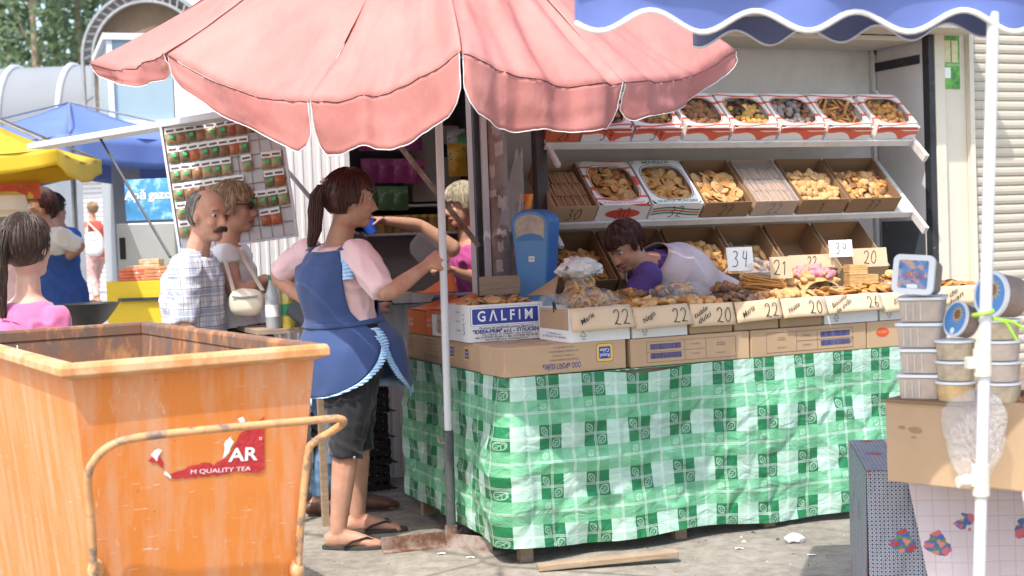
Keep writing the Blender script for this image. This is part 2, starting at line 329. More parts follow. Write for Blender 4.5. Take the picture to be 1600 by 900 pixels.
# ---- tilted shelves
TLIP = T0-.10; TILT = R_(43); rows = {}
def shelf(key, pL, pR):
    s0, _, z0 = SP(pL[0], pL[1], TLIP); s1, _, z1 = SP(pR[0], pR[1], TLIP); z = (z0+z1)/2; rows[key] = z
    t = thing('display_shelf', 'white sloping shelf holding the %s row of biscuit cartons' % key, 'shelf', MW((s0+s1)/2, TLIP, z))
    L_ = .42; Mx = MW(s0, TLIP, z) @ Matrix.Rotation(TILT, 4, 'X'); wd = s1-s0
    MB().b2((0, 0, -.012), (wd, L_, 0), Mx).build('board', M['shelf_white'], t, bev=.002)
    MB().b2((-.004, -.014, -.032), (wd+.004, -.001, .006), Mx).build('lip', M['shelf_white'], t, bev=.002)
    for x in (.02, wd+.012):
        MB().b2((x-.012, -.15, -.034), (x+.012, L_+.02, -.0125) if x < .1 else (x+.012, L_+.02, .012), Mx).build('bracket', M['shelf_white'], t, bev=.002)
    return s0, s1, z
shelf('top', (853, 224), (1424, 218)); shelf('middle', (858, 348), (1424, 331)); 
z3 = rows['middle']-(rows['top']-rows['middle'])*1.02
a, b = SP(858, 460, TLIP), SP(1400, 440, TLIP)
rows['bottom'] = z3
t = thing('display_shelf', 'white sloping shelf holding the bottom row of biscuit cartons', 'shelf', MW((a[0]+b[0])/2, TLIP, z3))
Mx = MW(a[0], TLIP, z3) @ Matrix.Rotation(TILT, 4, 'X')
MB().b2((0, 0, -.012), (b[0]-a[0], .42, 0), Mx).build('board', M['shelf_white'], t)
for x in (.02, b[0]-a[0]-.02): MB().b2((x-.012, -.02, -.034), (x+.012, .42, -.0125), Mx).build('bracket', M['shelf_white'], t)
# ================================================================== roller shutter kiosk on the right
s0 = SP(1462, 250, T0)[0]+.085; sA = SP(1519, 250, T0)[0]
k2 = thing('shuttered_kiosk', 'closed cream kiosk with roller shutter and green poster panel', 'kiosk', MW(sA, T0, 0))
sbox((s0, T0+.02, 0), (sA, T0+.06, ZR+.5)).build('frame_panel', M['cream'], k2, bev=.003)
sbox((sA-.02, T0-.02, 0), (sA+.012, T0+.018, ZR+.5)).build('guide_rail', M['cream'], k2, bev=.003)
slat = MB(); prof = [(.0, -.0), (-.010, .006), (-.014, .022), (-.012, .040), (-.004, .0535), (.004, .0535), (.004, 0)]
slat.prism([(p[0], p[1]) for p in prof], -1.9, 0, Matrix.Rotation(R_(90), 4, 'Z'))
me = slat.mesh('slat', mat('shutter', (.44, .40, .325), .45, .05, 3, c2=(.42, .38, .31), patch=4, cut=(.5, .9)))
zb = .46
for i in range(46): inst('slat', me, MW(sA+.014, T0+.03, zb+.055*i), k2)
sbox((sA-.02, T0-.06, .30), (sA+1.9, T0+.05, zb-.02)).build('sill', M['wood'], k2)
sbox((sA-.02, T0+.0, 0), (sA+1.9, T0+.05, .299)).build('plinth', M['cream'], k2)
pc = SP(1489, 97, T0); px_ = MW(pc[0], T0+.018, pc[2])
po = tag(MB().b2((-.062, -.003, -.15), (.062, 0, .155), px_).build('poster', mat('poster_green', (.05, .26, .05), .5, .5, 9, c2=(.22, .50, .10), patch=14), origin=px_), 'green advertising poster with two cream packets on kiosk panel', 'poster')
for x in (-.028, .025): MB().b2((x-.022, -.006, .0), (x+.022, -.0035, .125), px_).build('packet_picture', mat('packet_cream', (.66, .60, .38), .5, .2, 30), po)
MB().b2((-.06, -.006, -.09), (-.008, -.0035, -.03), px_).build('notice_picture', M['print_white'], po)
text('ОПТИМ КОНТРОЛЬ', px_ @ Matrix.Translation((0, -.0045, -.014)), .016, M['print_white'], 'lettering', po, width=.115)
# ================================================================== corner counter with oilcloth
SE = SP(1475, 540, 0)[0]; TB = 1.22
tb = thing('counter_table', 'wooden corner counter under the green checked oilcloth', 'table', MW(0, 0, 0))
mb = MB(); mb.b2((.02, .02, .715), (SE, .60, .744), MS); mb.b2((.02, .602, .715), (.74, TB, .744), MS); mb.build('table_top', M['wood'], tb)
for (x, y) in ((.07, .03), (.8, .05), (1.25, .05), (SE-.1, .05), (.05, TB-.08), (.68, TB-.08), (.75, .55), (SE-.1, .55)):
    MB().b2((x-.028, y-.02, 0), (x+.028, y+.02, .7145), MS).build('leg', M['wood'], tb)
def cloth_mat():
    m, t, b, N, L = mk('oilcloth'); uv = N('ShaderNodeUVMap'); sp = N('ShaderNodeSeparateXYZ'); L(uv.outputs[0], sp.inputs[0])
    def ma(op, a, b_=None, c_=None):
        n = N('ShaderNodeMath'); n.operation = op
        for i, q in enumerate((a, b_, c_)):
            if q is None: continue
            if isinstance(q, (int, float)): n.inputs[i].default_value = q
            else: L(q, n.inputs[i])
        return n.outputs[0]
    fu, fv = ma('FRACT', sp.outputs[0]), ma('FRACT', sp.outputs[1])
    du, dv = ma('LESS_THAN', fu, .5), ma('LESS_THAN', fv, .5)
    dark = ma('MULTIPLY', du, dv)
    def mix(f, a, b_):
        n = N('ShaderNodeMix'); n.data_type = 'RGBA'
        if isinstance(f, (int, float)): n.inputs[0].default_value = f
        else: L(f, n.inputs[0])
        for i, q in ((6, a), (7, b_)):
            if isinstance(q, tuple): n.inputs[i].default_value = (*q, 1)
            else: L(q, n.inputs[i])
        return n.outputs[2]
    pale = mix(ma('LESS_THAN', ma('FRACT', ma('MULTIPLY', sp.outputs[0], 2)), .5), (.34, .54, .43), (.40, .60, .49))
    band = mix(du, (.17, .44, .26), (.12, .38, .20))
    col = mix(dv, band, pale); col = mix(dark, col, (.010, .17, .06))
    def lines(x):                                           # triple thin white lines through the middle of each half cell
        y = ma('ABSOLUTE', ma('SUBTRACT', ma('FRACT', ma('MULTIPLY', x, 2)), .5))
        return ma('MAXIMUM', ma('LESS_THAN', y, .008), ma('LESS_THAN', ma('ABSOLUTE', ma('SUBTRACT', y, .04)), .009))
    ln = ma('MAXIMUM', lines(sp.outputs[0]), lines(sp.outputs[1]))
    col = mix(ma('MULTIPLY', ln, .62), col, (.72, .78, .76))
    def leaf(cu, cv, ang, a_, b_):
        x = ma('SUBTRACT', fu, cu); y = ma('SUBTRACT', fv, cv); c, s = math.cos(ang), math.sin(ang)
        X = ma('ADD', ma('MULTIPLY', x, c), ma('MULTIPLY', y, s)); Y = ma('SUBTRACT', ma('MULTIPLY', y, c), ma('MULTIPLY', x, s))
        yy = ma('ABSOLUTE', Y); w_ = ma('MULTIPLY', ma('SUBTRACT', 1.0, ma('POWER', ma('DIVIDE', X, a_), 2)), b_)
        o1 = ma('LESS_THAN', ma('ABSOLUTE', ma('SUBTRACT', yy, w_)), .011)
        inside = ma('LESS_THAN', ma('ABSOLUTE', X), a_)
        vein = ma('LESS_THAN', ma('ABSOLUTE', ma('SUBTRACT', ma('FRACT', ma('MULTIPLY', ma('ADD', X, yy), 16)), .5)), .12)
        vein = ma('MULTIPLY', vein, ma('LESS_THAN', yy, w_))
        return ma('MULTIPLY', inside, ma('MAXIMUM', ma('MAXIMUM', o1, ma('LESS_THAN', yy, .007)), vein))
    lf = ma('MAXIMUM', leaf(.11, .37, 2.2, .105, .06), leaf(.385, .12, .8, .11, .075))
    lf = ma('MAXIMUM', lf, leaf(.12, .87, .7, .08, .05))
    col = mix(ma('MULTIPLY', lf, .38), col, (.66, .78, .72))
    n = N('ShaderNodeTexNoise'); n.inputs['Scale'].default_value = 5; n.inputs['Detail'].default_value = 7; hs = N('ShaderNodeHueSaturation'); mr = N('ShaderNodeMapRange'); L(n.outputs[0], mr.inputs[0])
    mr.inputs[1].default_value = .3; mr.inputs[2].default_value = .7; mr.inputs[3].default_value = .85; mr.inputs[4].default_value = 1.15; L(mr.outputs[0], hs.inputs['Value']); L(col, hs.inputs['Color'])
    L(hs.outputs[0], b.inputs['Base Color']); b.inputs['Roughness'].default_value = .38; b.inputs['Specular IOR Level'].default_value = .55
    v = N('ShaderNodeTexNoise'); v.inputs['Scale'].default_value = 9; v.inputs['Detail'].default_value = 6; v.inputs['Distortion'].default_value = 1.2
    mp = N('ShaderNodeMapping'); mp.inputs['Scale'].default_value = (1, 1, 1.7); tc = N('ShaderNodeTexCoord'); L(tc.outputs['Object'], mp.inputs[0]); L(mp.outputs[0], v.inputs['Vector'])
    bp = N('ShaderNodeBump'); bp.inputs['Strength'].default_value = .45; bp.inputs['Distance'].default_value = .03; L(v.outputs[0], bp.inputs['Height']); L(bp.outputs[0], b.inputs['Normal'])
    return m
CR = .05; LS = TB; LA = CR*math.pi/2; LT = LS+LA+SE
def cpath(l):                                               # distance along the hem -> (s,t), outward normal
    if l < LS-CR: return (0, LS-l, -1, 0)
    l -= LS-CR
    if l < LA: a = l/CR; return (CR-CR*math.cos(a), CR-CR*math.sin(a), -math.cos(a), -math.sin(a))
    l -= LA; return (CR+l, 0, 0, -1)
def cloth(u, v):
    l = u*(LT-CR); s, t, nx, ny = cpath(l); side = l < LS
    zb = (.10-.03*(l/LS)) if side else .065-.05*((l-LS)/SE)+.010*math.sin(l*7)
    if not side and l-LS < .25: zb += .0
    z = .752-(.752-zb)*v; p = V((l*2.2, z*2.2, 3.1)); q = noise.noise(p*.8)*.036+noise.noise(p*2.2)*.010+(1-abs(noise.noise(V((p.x*1.7+p.y*1.1, p.y*2.3, 8)))))**5*.012-(1-abs(noise.noise(V((p.x*3.1-p.y*1.6, p.y*1.9, 2)))))**6*.010
    fold = .014*math.sin(l*11+1.5*math.sin(z*5))*v + .012*v*v
    sag = 0
    if not side: x = l-LS; sag = -.022*math.exp(-((x-.62)/.17)**2)*(1-v)**6
    out = .006+(q+fold)*min(1, v*3.5)+.004
    w_ = W(s+nx*out, t+ny*out, z+sag); return w_
U0 = LS+LA-CR+.075
mb = MB(); mb.grid(cloth, 420, 90, uv=lambda u, v: ((u*(LT-CR)-U0)/.208+40, 10.48-(v*.70)/.204))
mb.b2((.0, .0, .7455), (SE-.01, .6, .7495), MS); mb.b2((.0, .6015, .7455), (.74, TB, .7495), MS)
cl = tag(mb.build('oilcloth', cloth_mat(), origin=MW(0, 0, 0)), 'creased green checked oilcloth with leaf motifs hanging over the corner counter', 'tablecloth')
for i, (a, b) in enumerate((((840, 884), (1058, 858)),)):
    p, q = PZ(*a, .02), PZ(*b, .05); q.z = .035; p.z = .014
    d = (q-p); mb = MB(); ang = math.atan2(d.y, d.x); mb.b2((0, -.03, -.012), (d.length, .03, .012), Matrix.Translation(p) @ Matrix.Rotation(ang, 4, 'Z') @ Matrix.Rotation(-math.asin((q.z-p.z)/d.length), 4, 'Y'))
    tag(mb.build('plank', M['wood'], bev=.003), 'weathered wooden plank lying on the ground under the green oilcloth', 'plank')
p = PZ(1242, 848, .0); mb = MB(); mb.ell(p+V((0, 0, .016)), (.045, .025, .02), nu=24, nv=14)
for q in mb.v: q += V((noise.noise(q*40), noise.noise(q*40+V((9, 0, 0))), noise.noise(q*38+V((0, 9, 0)))))*.014; q.z = max(q.z, .001)
tag(mb.build('crumpled_tissue', M['white_cloth']), 'crumpled white tissue on the ground before the green oilcloth', 'litter')
for i, (a, b) in enumerate(((1155, 858), (1268, 868), (735, 872), (690, 866))):
    p = PZ(a, b, 0); mb = MB(); mb.grid(lambda u, v: p+V(((u-.5)*.035, (v-.5)*.02, .003+.008*abs(noise.noise(V((u*3+i, v*3, 0)))))), 4, 4)
    tag(mb.build('paper_scrap', M['white_cloth'], solid=.0006), 'tiny pale paper scrap lying on the concrete', 'litter', 'paper scraps on the ground')
# ================================================================== biscuits
def lump(r, seed, amp=.25, nu=10, nv=7):
    m = MB(); m.ell((0, 0, 0), r, nu=nu, nv=nv)
    for q in m.v: q *= 1+amp*noise.noise(q*55+V((seed*7, 0, 0)))
    return m
BM = {'gold': mat('bis_gold', (.46, .22, .062), .7, .35, 30, .3, 70, rnd=.22), 'pale': mat('bis_pale', (.54, .325, .135), .75, .25, 30, .3, 70, rnd=.15), 'brown': mat('bis_brown', (.24, .115, .05), .65, .35, 30, .3, 70, rnd=.25),
      'dark': mat('bis_dark', (.10, .05, .03), .6, .4, 30, .3, 70, rnd=.3), 'pink': mat('bis_pink', (.66, .22, .26), .5, .2, 40, .3, 80, rnd=.15), 'grey': mat('bis_grey', (.24, .21, .20), .7, .4, 50, .3, 90, rnd=.25),
      'wafer': mat('bis_wafer', (.36, .20, .10), .8, .25, 40, .4, 160, stretch=(1, 1, 6), rnd=.14), 'yellow': mat('bis_yellow', (.56, .34, .09), .7, .4, 30, .3, 70, rnd=.2)}
BS = {}
def bshape(k, mm):
    if (k, mm) in BS: return BS[(k, mm)]
    m = MB()
    if k == 'disc': m.lathe([(.001, 0), (.026, .0005), (.029, .004), (.0275, .008), (.02, .0095), (.001, .009)], 14)
    elif k == 'oval': m.lathe([(.001, -.007), (.018, -.005), (.022, 0), (.017, .007), (.001, .010)], 12, sx=1.35)
    elif k == 'ball': m = lump((.020, .020, .018), 1, .15)
    elif k == 'lump': m = lump((.030, .020, .015), 2, .4)
    elif k == 'stick': m.tube([(-.045, 0, 0), (-.042, 0, 0), (0, 0, .002), (.042, 0, 0), (.045, 0, 0)], [.004, .0085, .009, .0085, .004], 8)
    elif k == 'straw': m.tube([(-.09, 0, 0), (0, 0, .001), (.09, 0, 0)], .0032, 6)
    elif k == 'ring': m.tube([(.020*math.cos(a*math.pi/6), .020*math.sin(a*math.pi/6), 0) for a in range(13)], .0075, 8, cap=False)
    elif k == 'wafer': m.box((0, 0, 0), (.085, .030, .009))
    elif k == 'diamond': m.prism([(-.03, 0), (0, -.02), (.03, 0), (0, .02)], -.004, .004, Matrix.Rotation(R_(90), 4, 'X'))
    BS[(k, mm)] = m.mesh('biscuit_'+k, BM[mm]); return BS[(k, mm)]
def pile(label, M4, w, d, shapes, n, z0=0, hump=.03, tilt=35, bed='gold', spread=1, name='biscuit_pile', cat='biscuits', jit=.012, group=None):
    """a heap of single biscuits in the x,y footprint of M4"""
    t = thing(name, label, cat, M4 @ Matrix.Translation((w/2, d/2, z0)), group); rs = random.Random(label)
    h = lambda x, y: z0+hump*max(0, 1-(abs(2*x/w-1)**2.4+abs(2*y/d-1)**2.4)*.55)
    b = MB(); b.grid(lambda u, v: M4 @ V((u*w, v*d, h(u*w, v*d)-.004+.006*noise.noise(V((u*9, v*9, w*50))))), 12, 12)
    tag(b.build('biscuit_bed', BM[bed], t), kind='stuff')
    pts = []; n = int(n*1.25)
    for i in range(n):                                      # best-candidate scatter keeps them from piling in one spot
        c = max(((rs.uniform(.02, w-.02), rs.uniform(.02, d-.02)) for _ in range(8)), key=lambda q: min([(q[0]-e[0])**2+(q[1]-e[1])**2 for e in pts] or [9]))
        pts.append(c); k_, mm = rs.choice(shapes)
        A = M4 @ Matrix.Translation((c[0], c[1], h(*c)+rs.uniform(0, jit))) @ Matrix.Rotation(rs.uniform(0, 6.28), 4, 'Z') @ Matrix.Rotation(R_(rs.uniform(-tilt, tilt)), 4, 'X') @ Matrix.Rotation(R_(rs.uniform(-tilt, tilt)), 4, 'Y') @ Matrix.Scale(rs.uniform(.85, 1.12), 4)
        inst('biscuit', bshape(k_, mm), A, t)
    return t
# ================================================================== cartons
def print_mat(name, base, ink, sc=9, cut=.06, dist=1.5):
    """white carton with swirling printed lines"""
    m, t, b, N, L = mk(name); tc = N('ShaderNodeTexCoord'); wv = N('ShaderNodeTexWave'); wv.wave_type = 'RINGS'; wv.inputs['Scale'].default_value = sc; wv.inputs['Distortion'].default_value = dist; wv.inputs['Detail'].default_value = 0
    L(tc.outputs['Object'], wv.inputs['Vector']); r = N('ShaderNodeValToRGB'); e = r.color_ramp.elements; e[0].position = cut; e[0].color = (*ink, 1); e[1].position = cut+.03; e[1].color = (*base, 1); L(wv.outputs[0], r.inputs[0])
    L(r.outputs[0], b.inputs['Base Color']); b.inputs['Roughness'].default_value = .5; return m
M['swirl'] = print_mat('swirl', (.70, .67, .64), (.60, .10, .05), 6, .10, 3)
M['swirl_red'] = print_mat('swirl_red', (.52, .12, .05), (.70, .45, .30), 7, .12, 2)
def open_box(name, label, M4, w, d, h, outer, inner, cat='carton', group=None, hb=None, wall=.004, lid=None):
    """open carton: x width, y depth (away), z up; hb = back height"""
    t = thing(name, label, cat, M4 @ Matrix.Translation((w/2, d/2, 0)), group); hb = hb or h; c = wall
    m = MB(); X = lambda a, b, mi=0: m.b2(a, b, M4, mi)
    X((0, 0, 0), (w, d, c), 1)
    X((0, 0, c), (w, c, h)); X((0, d-c, c), (w, d, hb))
    for x in (0, w-c):
        pts = [(c, c), (d-c, c), (d-c, hb), (c, h)]
        m.prism([(p[0], p[1]) for p in pts], -(x+c), -x, M4 @ Matrix.Rotation(R_(90), 4, 'Z'))
    m.add([M4 @ V(q) for q in ((c+.0006, c+.0006, c+.001), (w-c-.0006, c+.0006, c+.001), (w-c-.0006, d-c-.0006, c+.001), (c+.0006, d-c-.0006, c+.001))], [(0, 1, 2, 3)], 1)
    for q in (((c+.0007, c, c), (c+.0007, d-c, c), (c+.0007, d-c, hb), (c+.0007, c, h)), ((w-c-.0007, c, c), (w-c-.0007, c, h), (w-c-.0007, d-c, hb), (w-c-.0007, d-c, c)),
              ((c, d-c-.0007, c), (w-c, d-c-.0007, c), (w-c, d-c-.0007, hb), (c, d-c-.0007, hb)), ((c, c+.0007, c), (c, c+.0007, h), (w-c, c+.0007, h), (w-c, c+.0007, c))):
        m.add([M4 @ V(p) for p in q], [(0, 1, 2, 3)], 1)
    m.build('body', [outer, inner], t)
    if lid:                                                # printed top with a rounded window
        lm = MB(); n = 28; a, b = w/2, d/2; ring = []; outr = []
        for k_ in range(n):
            th = 2*math.pi*k_/n; cx, sx = math.cos(th), math.sin(th); e = 2/3.2
            ring.append((a+(a-.022)*math.copysign(abs(cx)**e, cx), b+(b-.035)*math.copysign(abs(sx)**e, sx)))
            f = 1/max(abs(cx), abs(sx)); outr.append((a+a*cx*f, b+b*sx*f))
        L4 = M4 @ Matrix.Translation((0, 0, h+.001))
        vs = [L4 @ V((p[0], p[1], 0)) for p in ring]+[L4 @ V((p[0], p[1], 0)) for p in outr]+[L4 @ V((p[0], p[1], .003)) for p in ring]+[L4 @ V((p[0], p[1], .003)) for p in outr]
        fs = []
        for k_ in range(n):
            j = (k_+1) % n; fs += [(2*n+k_, 2*n+j, 3*n+j, 3*n+k_), (k_, n+k_, n+j, j), (k_, j, 2*n+j, 2*n+k_), (n+k_, 3*n+k_, 3*n+j, n+j)]
        lm.add(vs, fs); lm.build('window_lid', lid, t)
        rm = MB(); rm.tube([L4 @ V((a+(p[0]-a)*1.05, b+(p[1]-b)*1.04, .0035)) for p in ring+ring[:1]], .0022, 5, cap=False); rm.build('window_border', M['red_ink'] if lid is not M['white_card'] else M['grey_ink'], t)
    return t
def face(M4, x, z, off=.001): return M4 @ Matrix.Translation((x, -off, z))
def price(par, M4, w, h, s, sc=.75, col='ink', at=None):
    m = MB(); hh = h*sc; stroke_text(m, s, face(M4, (at if at is not None else w/2)-len(s)*.31*hh, h*.12, .0012), hh, max(.0022, hh*.035)); m.build('price_mark', M[col], par)
FR = 1.0
def row(key, items, d, h):
    z = rows[key]
    for (p0, p1, kind, pr, lab, cont) in items:
        s0 = SP(p0+2, 218 if key == 'top' else 335, TLIP)[0]; s1 = SP(p1-2, 218 if key == 'top' else 335, TLIP)[0]; wd = s1-s0
        M4 = MW(s0, TLIP, z) @ Matrix.Rotation(TILT, 4, 'X') @ Matrix.Translation((0, .004, .0015))
        o, i, ld = {'swirl': (M['swirl'], M['white_card'], M['swirl']), 'orange': (M['swirl_red'], M['orange_card'], None), 'brown': (M['kraft_dk'], M['kraft_dk'], None), 'kraft': (M['kraft'], M['kraft_in'], None), 'white': (M['white_card'], M['white_card'], M['white_card'])}[kind]
        c = open_box('biscuit_carton', lab, M4, wd, d, h, o, i, group='cartons on the sloping shelves', lid=ld)
        if pr: price(c, M4, wd, h, pr, .72)
        if kind == 'swirl' and key == 'top':
            MB().b2((.01, -.0012, h*.78), (wd-.01, -.0004, h*.97), M4).build('red_band', M['red_ink'], c)
        if 'striped' in lab:
            for zz, mm in ((.62, 'green_ink'), (.45, 'red_ink'), (.28, 'green_ink')):
                m = MB(); m.grid(lambda u, v: face(M4, .004+u*(wd-.008), h*(zz+.10*math.sin(u*5)+.10*v), .0012) @ V((0, 0, 0)), 10, 1); m.build('printed_stripe', M[mm], c)
            text('GUSTUL PLACERII', M4 @ Matrix.Translation((wd/2, .018, h+.0052)) @ Matrix.Rotation(R_(-90), 4, 'X'), .022, M['green_ink'], 'lettering', c, width=wd*.8, bold=.0004)
            text('MARIVA', M4 @ Matrix.Translation((wd/2, d-.016, h+.0052)) @ Matrix.Rotation(R_(-90), 4, 'X'), .026, M['green_ink'], 'lettering', c, width=wd*.55, bold=.0006)
        if 'red oval' in lab:
            m = MB(); n = 24; m.add([face(M4, wd/2+wd*.34*math.cos(6.283*q/n), h*.45+h*.3*math.sin(6.283*q/n), .0009) @ V((0, 0, 0)) for q in range(n)], [tuple(range(n))]); m.build('printed_oval', M['red_ink'], c)
            text('A bucura e minunat!', M4 @ Matrix.Translation((wd/2, .018, h+.0052)) @ Matrix.Rotation(R_(-90), 4, 'X'), .02, M['red_ink'], 'lettering', c, width=wd*.8)
        if cont:
            nm, shapes, n, bed, hump = cont
            if shapes == 'stack':
                t = thing('wafer_stack', nm, 'wafers', M4 @ Matrix.Translation((wd/2, d/2, .005))); rs = random.Random(nm)
                for r_ in range(3):
                    for c_ in range(int((wd-.02)/.0105)):
                        inst('wafer', bshape('wafer', 'wafer'), M4 @ Matrix.Translation((.015+c_*.0105, .055+r_*.092, .006+h*.62+rs.uniform(-.006, .006))) @ Matrix.Rotation(R_(90+rs.uniform(-3, 3)), 4, 'Z') @ Matrix.Rotation(R_(90), 4, 'X'), t)
                b = MB(); b.b2((.012, .012, .0055), (wd-.012, d-.012, h*.45), M4); tag(b.build('wafer_bed', BM['wafer'], t), kind='stuff')
            else:
                pile(nm, M4 @ Matrix.Translation((.008, .008, 0)), wd-.016, (d-.016)*(.8 if kind in ('brown', 'kraft') else 1), shapes, n, z0=h*.42 if ld else h*.5, hump=hump, bed=bed)
        if 'film' in lab:
            m = MB(); m.grid(lambda u, v: M4 @ V((-.002+u*(wd+.004), -.003+v*d, h+.004+.006*noise.noise(V((u*5, v*5, 1))))), 14, 14); m.grid(lambda u, v: M4 @ V((-.002+u*(wd+.004), -.004-.002*noise.noise(V((u*5, v*5, 7))), h*v)), 14, 6); m.build('film_wrap', M['film'], c)
DT, HT = .29, .085
mixb = [('disc', 'gold'), ('disc', 'pale')]
row('top', [
 (852, 905, 'orange', '28', 'orange printed carton with gold foil marked 28 beside dark post', None),
 (905, 985, 'swirl', '34', 'red swirl carton marked 34 holding grey and golden lumps', ('grey poppy lumps in top row carton next to the orange one', [('lump', 'grey'), ('lump', 'gold')], 34, 'dark', .02)),
 (985, 1062, 'swirl', '34', 'red swirl carton marked 34 holding yellow nutty biscuits', ('yellow nutty biscuits in a red swirl carton marked 34', [('lump', 'yellow'), ('lump', 'brown')], 34, 'brown', .02)),
 (1065, 1138, 'swirl', None, 'red swirl carton of small brown crumbly biscuits', ('small brown crumbly biscuits in top row carton', [('ball', 'brown'), ('lump', 'brown')], 40, 'brown', .02)),
 (1138, 1212, 'swirl', None, 'red swirl carton of yellow and dark mixed biscuits', ('yellow biscuits with dark bits in top row carton', [('ball', 'yellow'), ('ball', 'yellow'), ('lump', 'dark')], 40, 'dark', .02)),
 (1212, 1285, 'swirl', None, 'red swirl carton of grey sugared dark balls', ('grey sugared balls mixed with brown ones in top row carton', [('ball', 'grey'), ('ball', 'grey'), ('lump', 'brown')], 36, 'dark', .02)),
 (1285, 1358, 'swirl', None, 'red swirl carton of finger shaped biscuits', ('short finger biscuits in top row carton', [('stick', 'gold'), ('stick', 'brown')], 34, 'brown', .02)),
 (1362, 1430, 'swirl', None, 'red swirl carton of glossy round nut shaped biscuits at shelf end', ('glossy round nut biscuits at the end of top shelf', [('ball', 'gold'), ('ball', 'gold'), ('ball', 'brown')], 44, 'brown', .02))], DT, HT)
# foil in the orange carton
a = SP(880, 200, TLIP+.1); m = MB(); m.grid(lambda u, v: W(a[0]-.06+u*.14, TLIP+.08+v*.2, rows['top']+.16+v*.12+.035*noise.noise(V((u*4, v*4, 2)))), 12, 12)
tag(m.build('gold_foil', mat('gold_foil', (.75, .50, .18), .25, .2, 10, .6, 18, metal=.8)), 'crumpled gold foil lying in the orange carton on top shelf', 'foil')
DM, HM = .34, .10
row('middle', [
 (856, 928, 'kraft', '30', 'brown carton marked 30 holding a slab of wafers', ('wafer sheets stacked in the carton marked 30', 'stack', 0, '', 0)),
 (926, 1010, 'swirl', '30', 'white carton with red oval print holding round golden biscuits', ('round golden biscuits behind the red oval carton window', mixb+[('disc', 'gold')], 46, 'gold', .02)),
 (1010, 1092, 'white', '32', 'white carton with striped green and red front of golden biscuits', ('golden curved biscuits in the green striped carton', [('oval', 'gold'), ('disc', 'pale'), ('oval', 'gold')], 46, 'gold', .02)),
 (1092, 1168, 'brown', '27', 'dark brown open carton marked 27 of big pale discs', ('large pale disc biscuits in dark carton marked 27', [('disc', 'pale'), ('disc', 'pale'), ('disc', 'gold')], 42, 'pale', .03)),
 (1170, 1240, 'kraft', '22', 'kraft carton of brown wafer bars under clear film', ('brown wafer bars standing under film', 'stack', 0, '', 0)),
 (1242, 1318, 'brown', '1', 'dark brown open carton of pale oval biscuits', ('pale oval biscuits in dark carton beside the wafer bars', [('oval', 'pale'), ('oval', 'pale'), ('lump', 'pale')], 42, 'pale', .03)),
 (1318, 1400, 'brown', '77', 'dark brown open carton of pale and brown biscuits at shelf end', ('mixed pale and brown biscuits at the end of middle shelf', [('oval', 'pale'), ('lump', 'gold'), ('oval', 'brown')], 42, 'brown', .03))], DM, HM)
rows_b = [
 (862, 950, 'brown', None, 'dark carton of golden biscuits on bottom shelf beside scale', ('golden biscuits in dark carton behind the blue scale', [('lump', 'gold'), ('disc', 'gold')], 40, 'brown', .03)),
 (952, 1052, 'brown', None, 'dark carton of brown biscuits behind the bending seller', ('brown biscuits behind the bending seller', [('lump', 'brown'), ('disc', 'gold')], 36, 'brown', .03)),
 (1054, 1140, 'brown', None, 'dark carton of sticks and lumps on bottom shelf', ('golden sticks and lumps on bottom shelf', [('stick', 'gold'), ('lump', 'pale'), ('lump', 'gold')], 56, 'gold', .06)),
 (1142, 1215, 'kraft', None, 'kraft carton lined with white paper on bottom shelf', ('few pale biscuits on white paper in bottom shelf carton', [('oval', 'pale'), ('lump', 'grey')], 16, 'pale', .0)),
 (1217, 1292, 'brown', None, 'empty dark brown carton on bottom shelf', None),
 (1294, 1372, 'kraft', None, 'empty kraft carton with pale inside on bottom shelf', None)]
row('bottom', rows_b, DM+.02, .15)
# ================================================================== boxes on the counter
def closed_box(name, label, M4, w, d, h, m_, group=None, tape=True):
    t = thing(name, label, 'box', M4 @ Matrix.Translation((w/2, d/2, 0)), group)
    MB().b2((0, 0, 0), (w, d, h), M4).build('body', m_, t, bev=.004)
    if tape: 
        m = MB(); m.b2((-.0008, d*.42, h*.02), (-.0002, d*.60, h*.98), M4); m.b2((-.0005, d*.42, h+.0003), (w+.0005, d*.60, h+.001), M4); m.build('tape', mat('tape', (.50, .36, .22), .25, .05, alpha=1), t)
    return t
ZB = .7515; H1 = .120
G1 = 'lower cartons on the counter'
# along the front
s0 = SP(788, 570, .0)[0]; s1 = SP(981, 550, .0)[0]
rz = R_(-3.5); A = MW(s0, .035, ZB+.004, 0) @ Matrix.Rotation(rz, 4, 'Z')
A = MW(s0-.005, -.012, ZB+.002) @ Matrix.Rotation(R_(2.0), 4, 'Z'); wA = s1-s0
bx = closed_box('cardboard_box', 'long kraft box with blue yellow badge printed upside down at counter corner', A, wA, .24, H1, M['kraft'], G1)
UP = Matrix.Rotation(math.pi, 4, 'Y')
def ud(x, z): return A @ Matrix.Translation((x, -.0012, z)) @ UP
text('ООО «РОЯЛ КЕЙК»', ud(wA*.46, .033), .03, M['blue_ink'], 'lettering', bx, width=.175, bold=.0005)
for i, (tx, wd_) in enumerate((('Россия, 214550, Смоленская область,', .135), ('г. Сафоново, ул. Кутузова, 8', .10), ('www.royalcake.ru  info@royalcake.ru', .135), ('Тел./факс: 8-481-423-22-17', .095))):
    text(tx, ud(wA*.48, .056+.017*i), .012, M['grey_ink'], 'lettering', bx, width=wd_)
def rrect(w, h, r, n=5):
    out = []
    for cx, cy, a0 in ((w/2-r, h/2-r, 0), (-w/2+r, h/2-r, 90), (-w/2+r, -h/2+r, 180), (w/2-r, -h/2+r, 270)):
        for k_ in range(n+1): a = R_(a0+90*k_/n); out.append((cx+r*math.cos(a), cy+r*math.sin(a)))
    return out
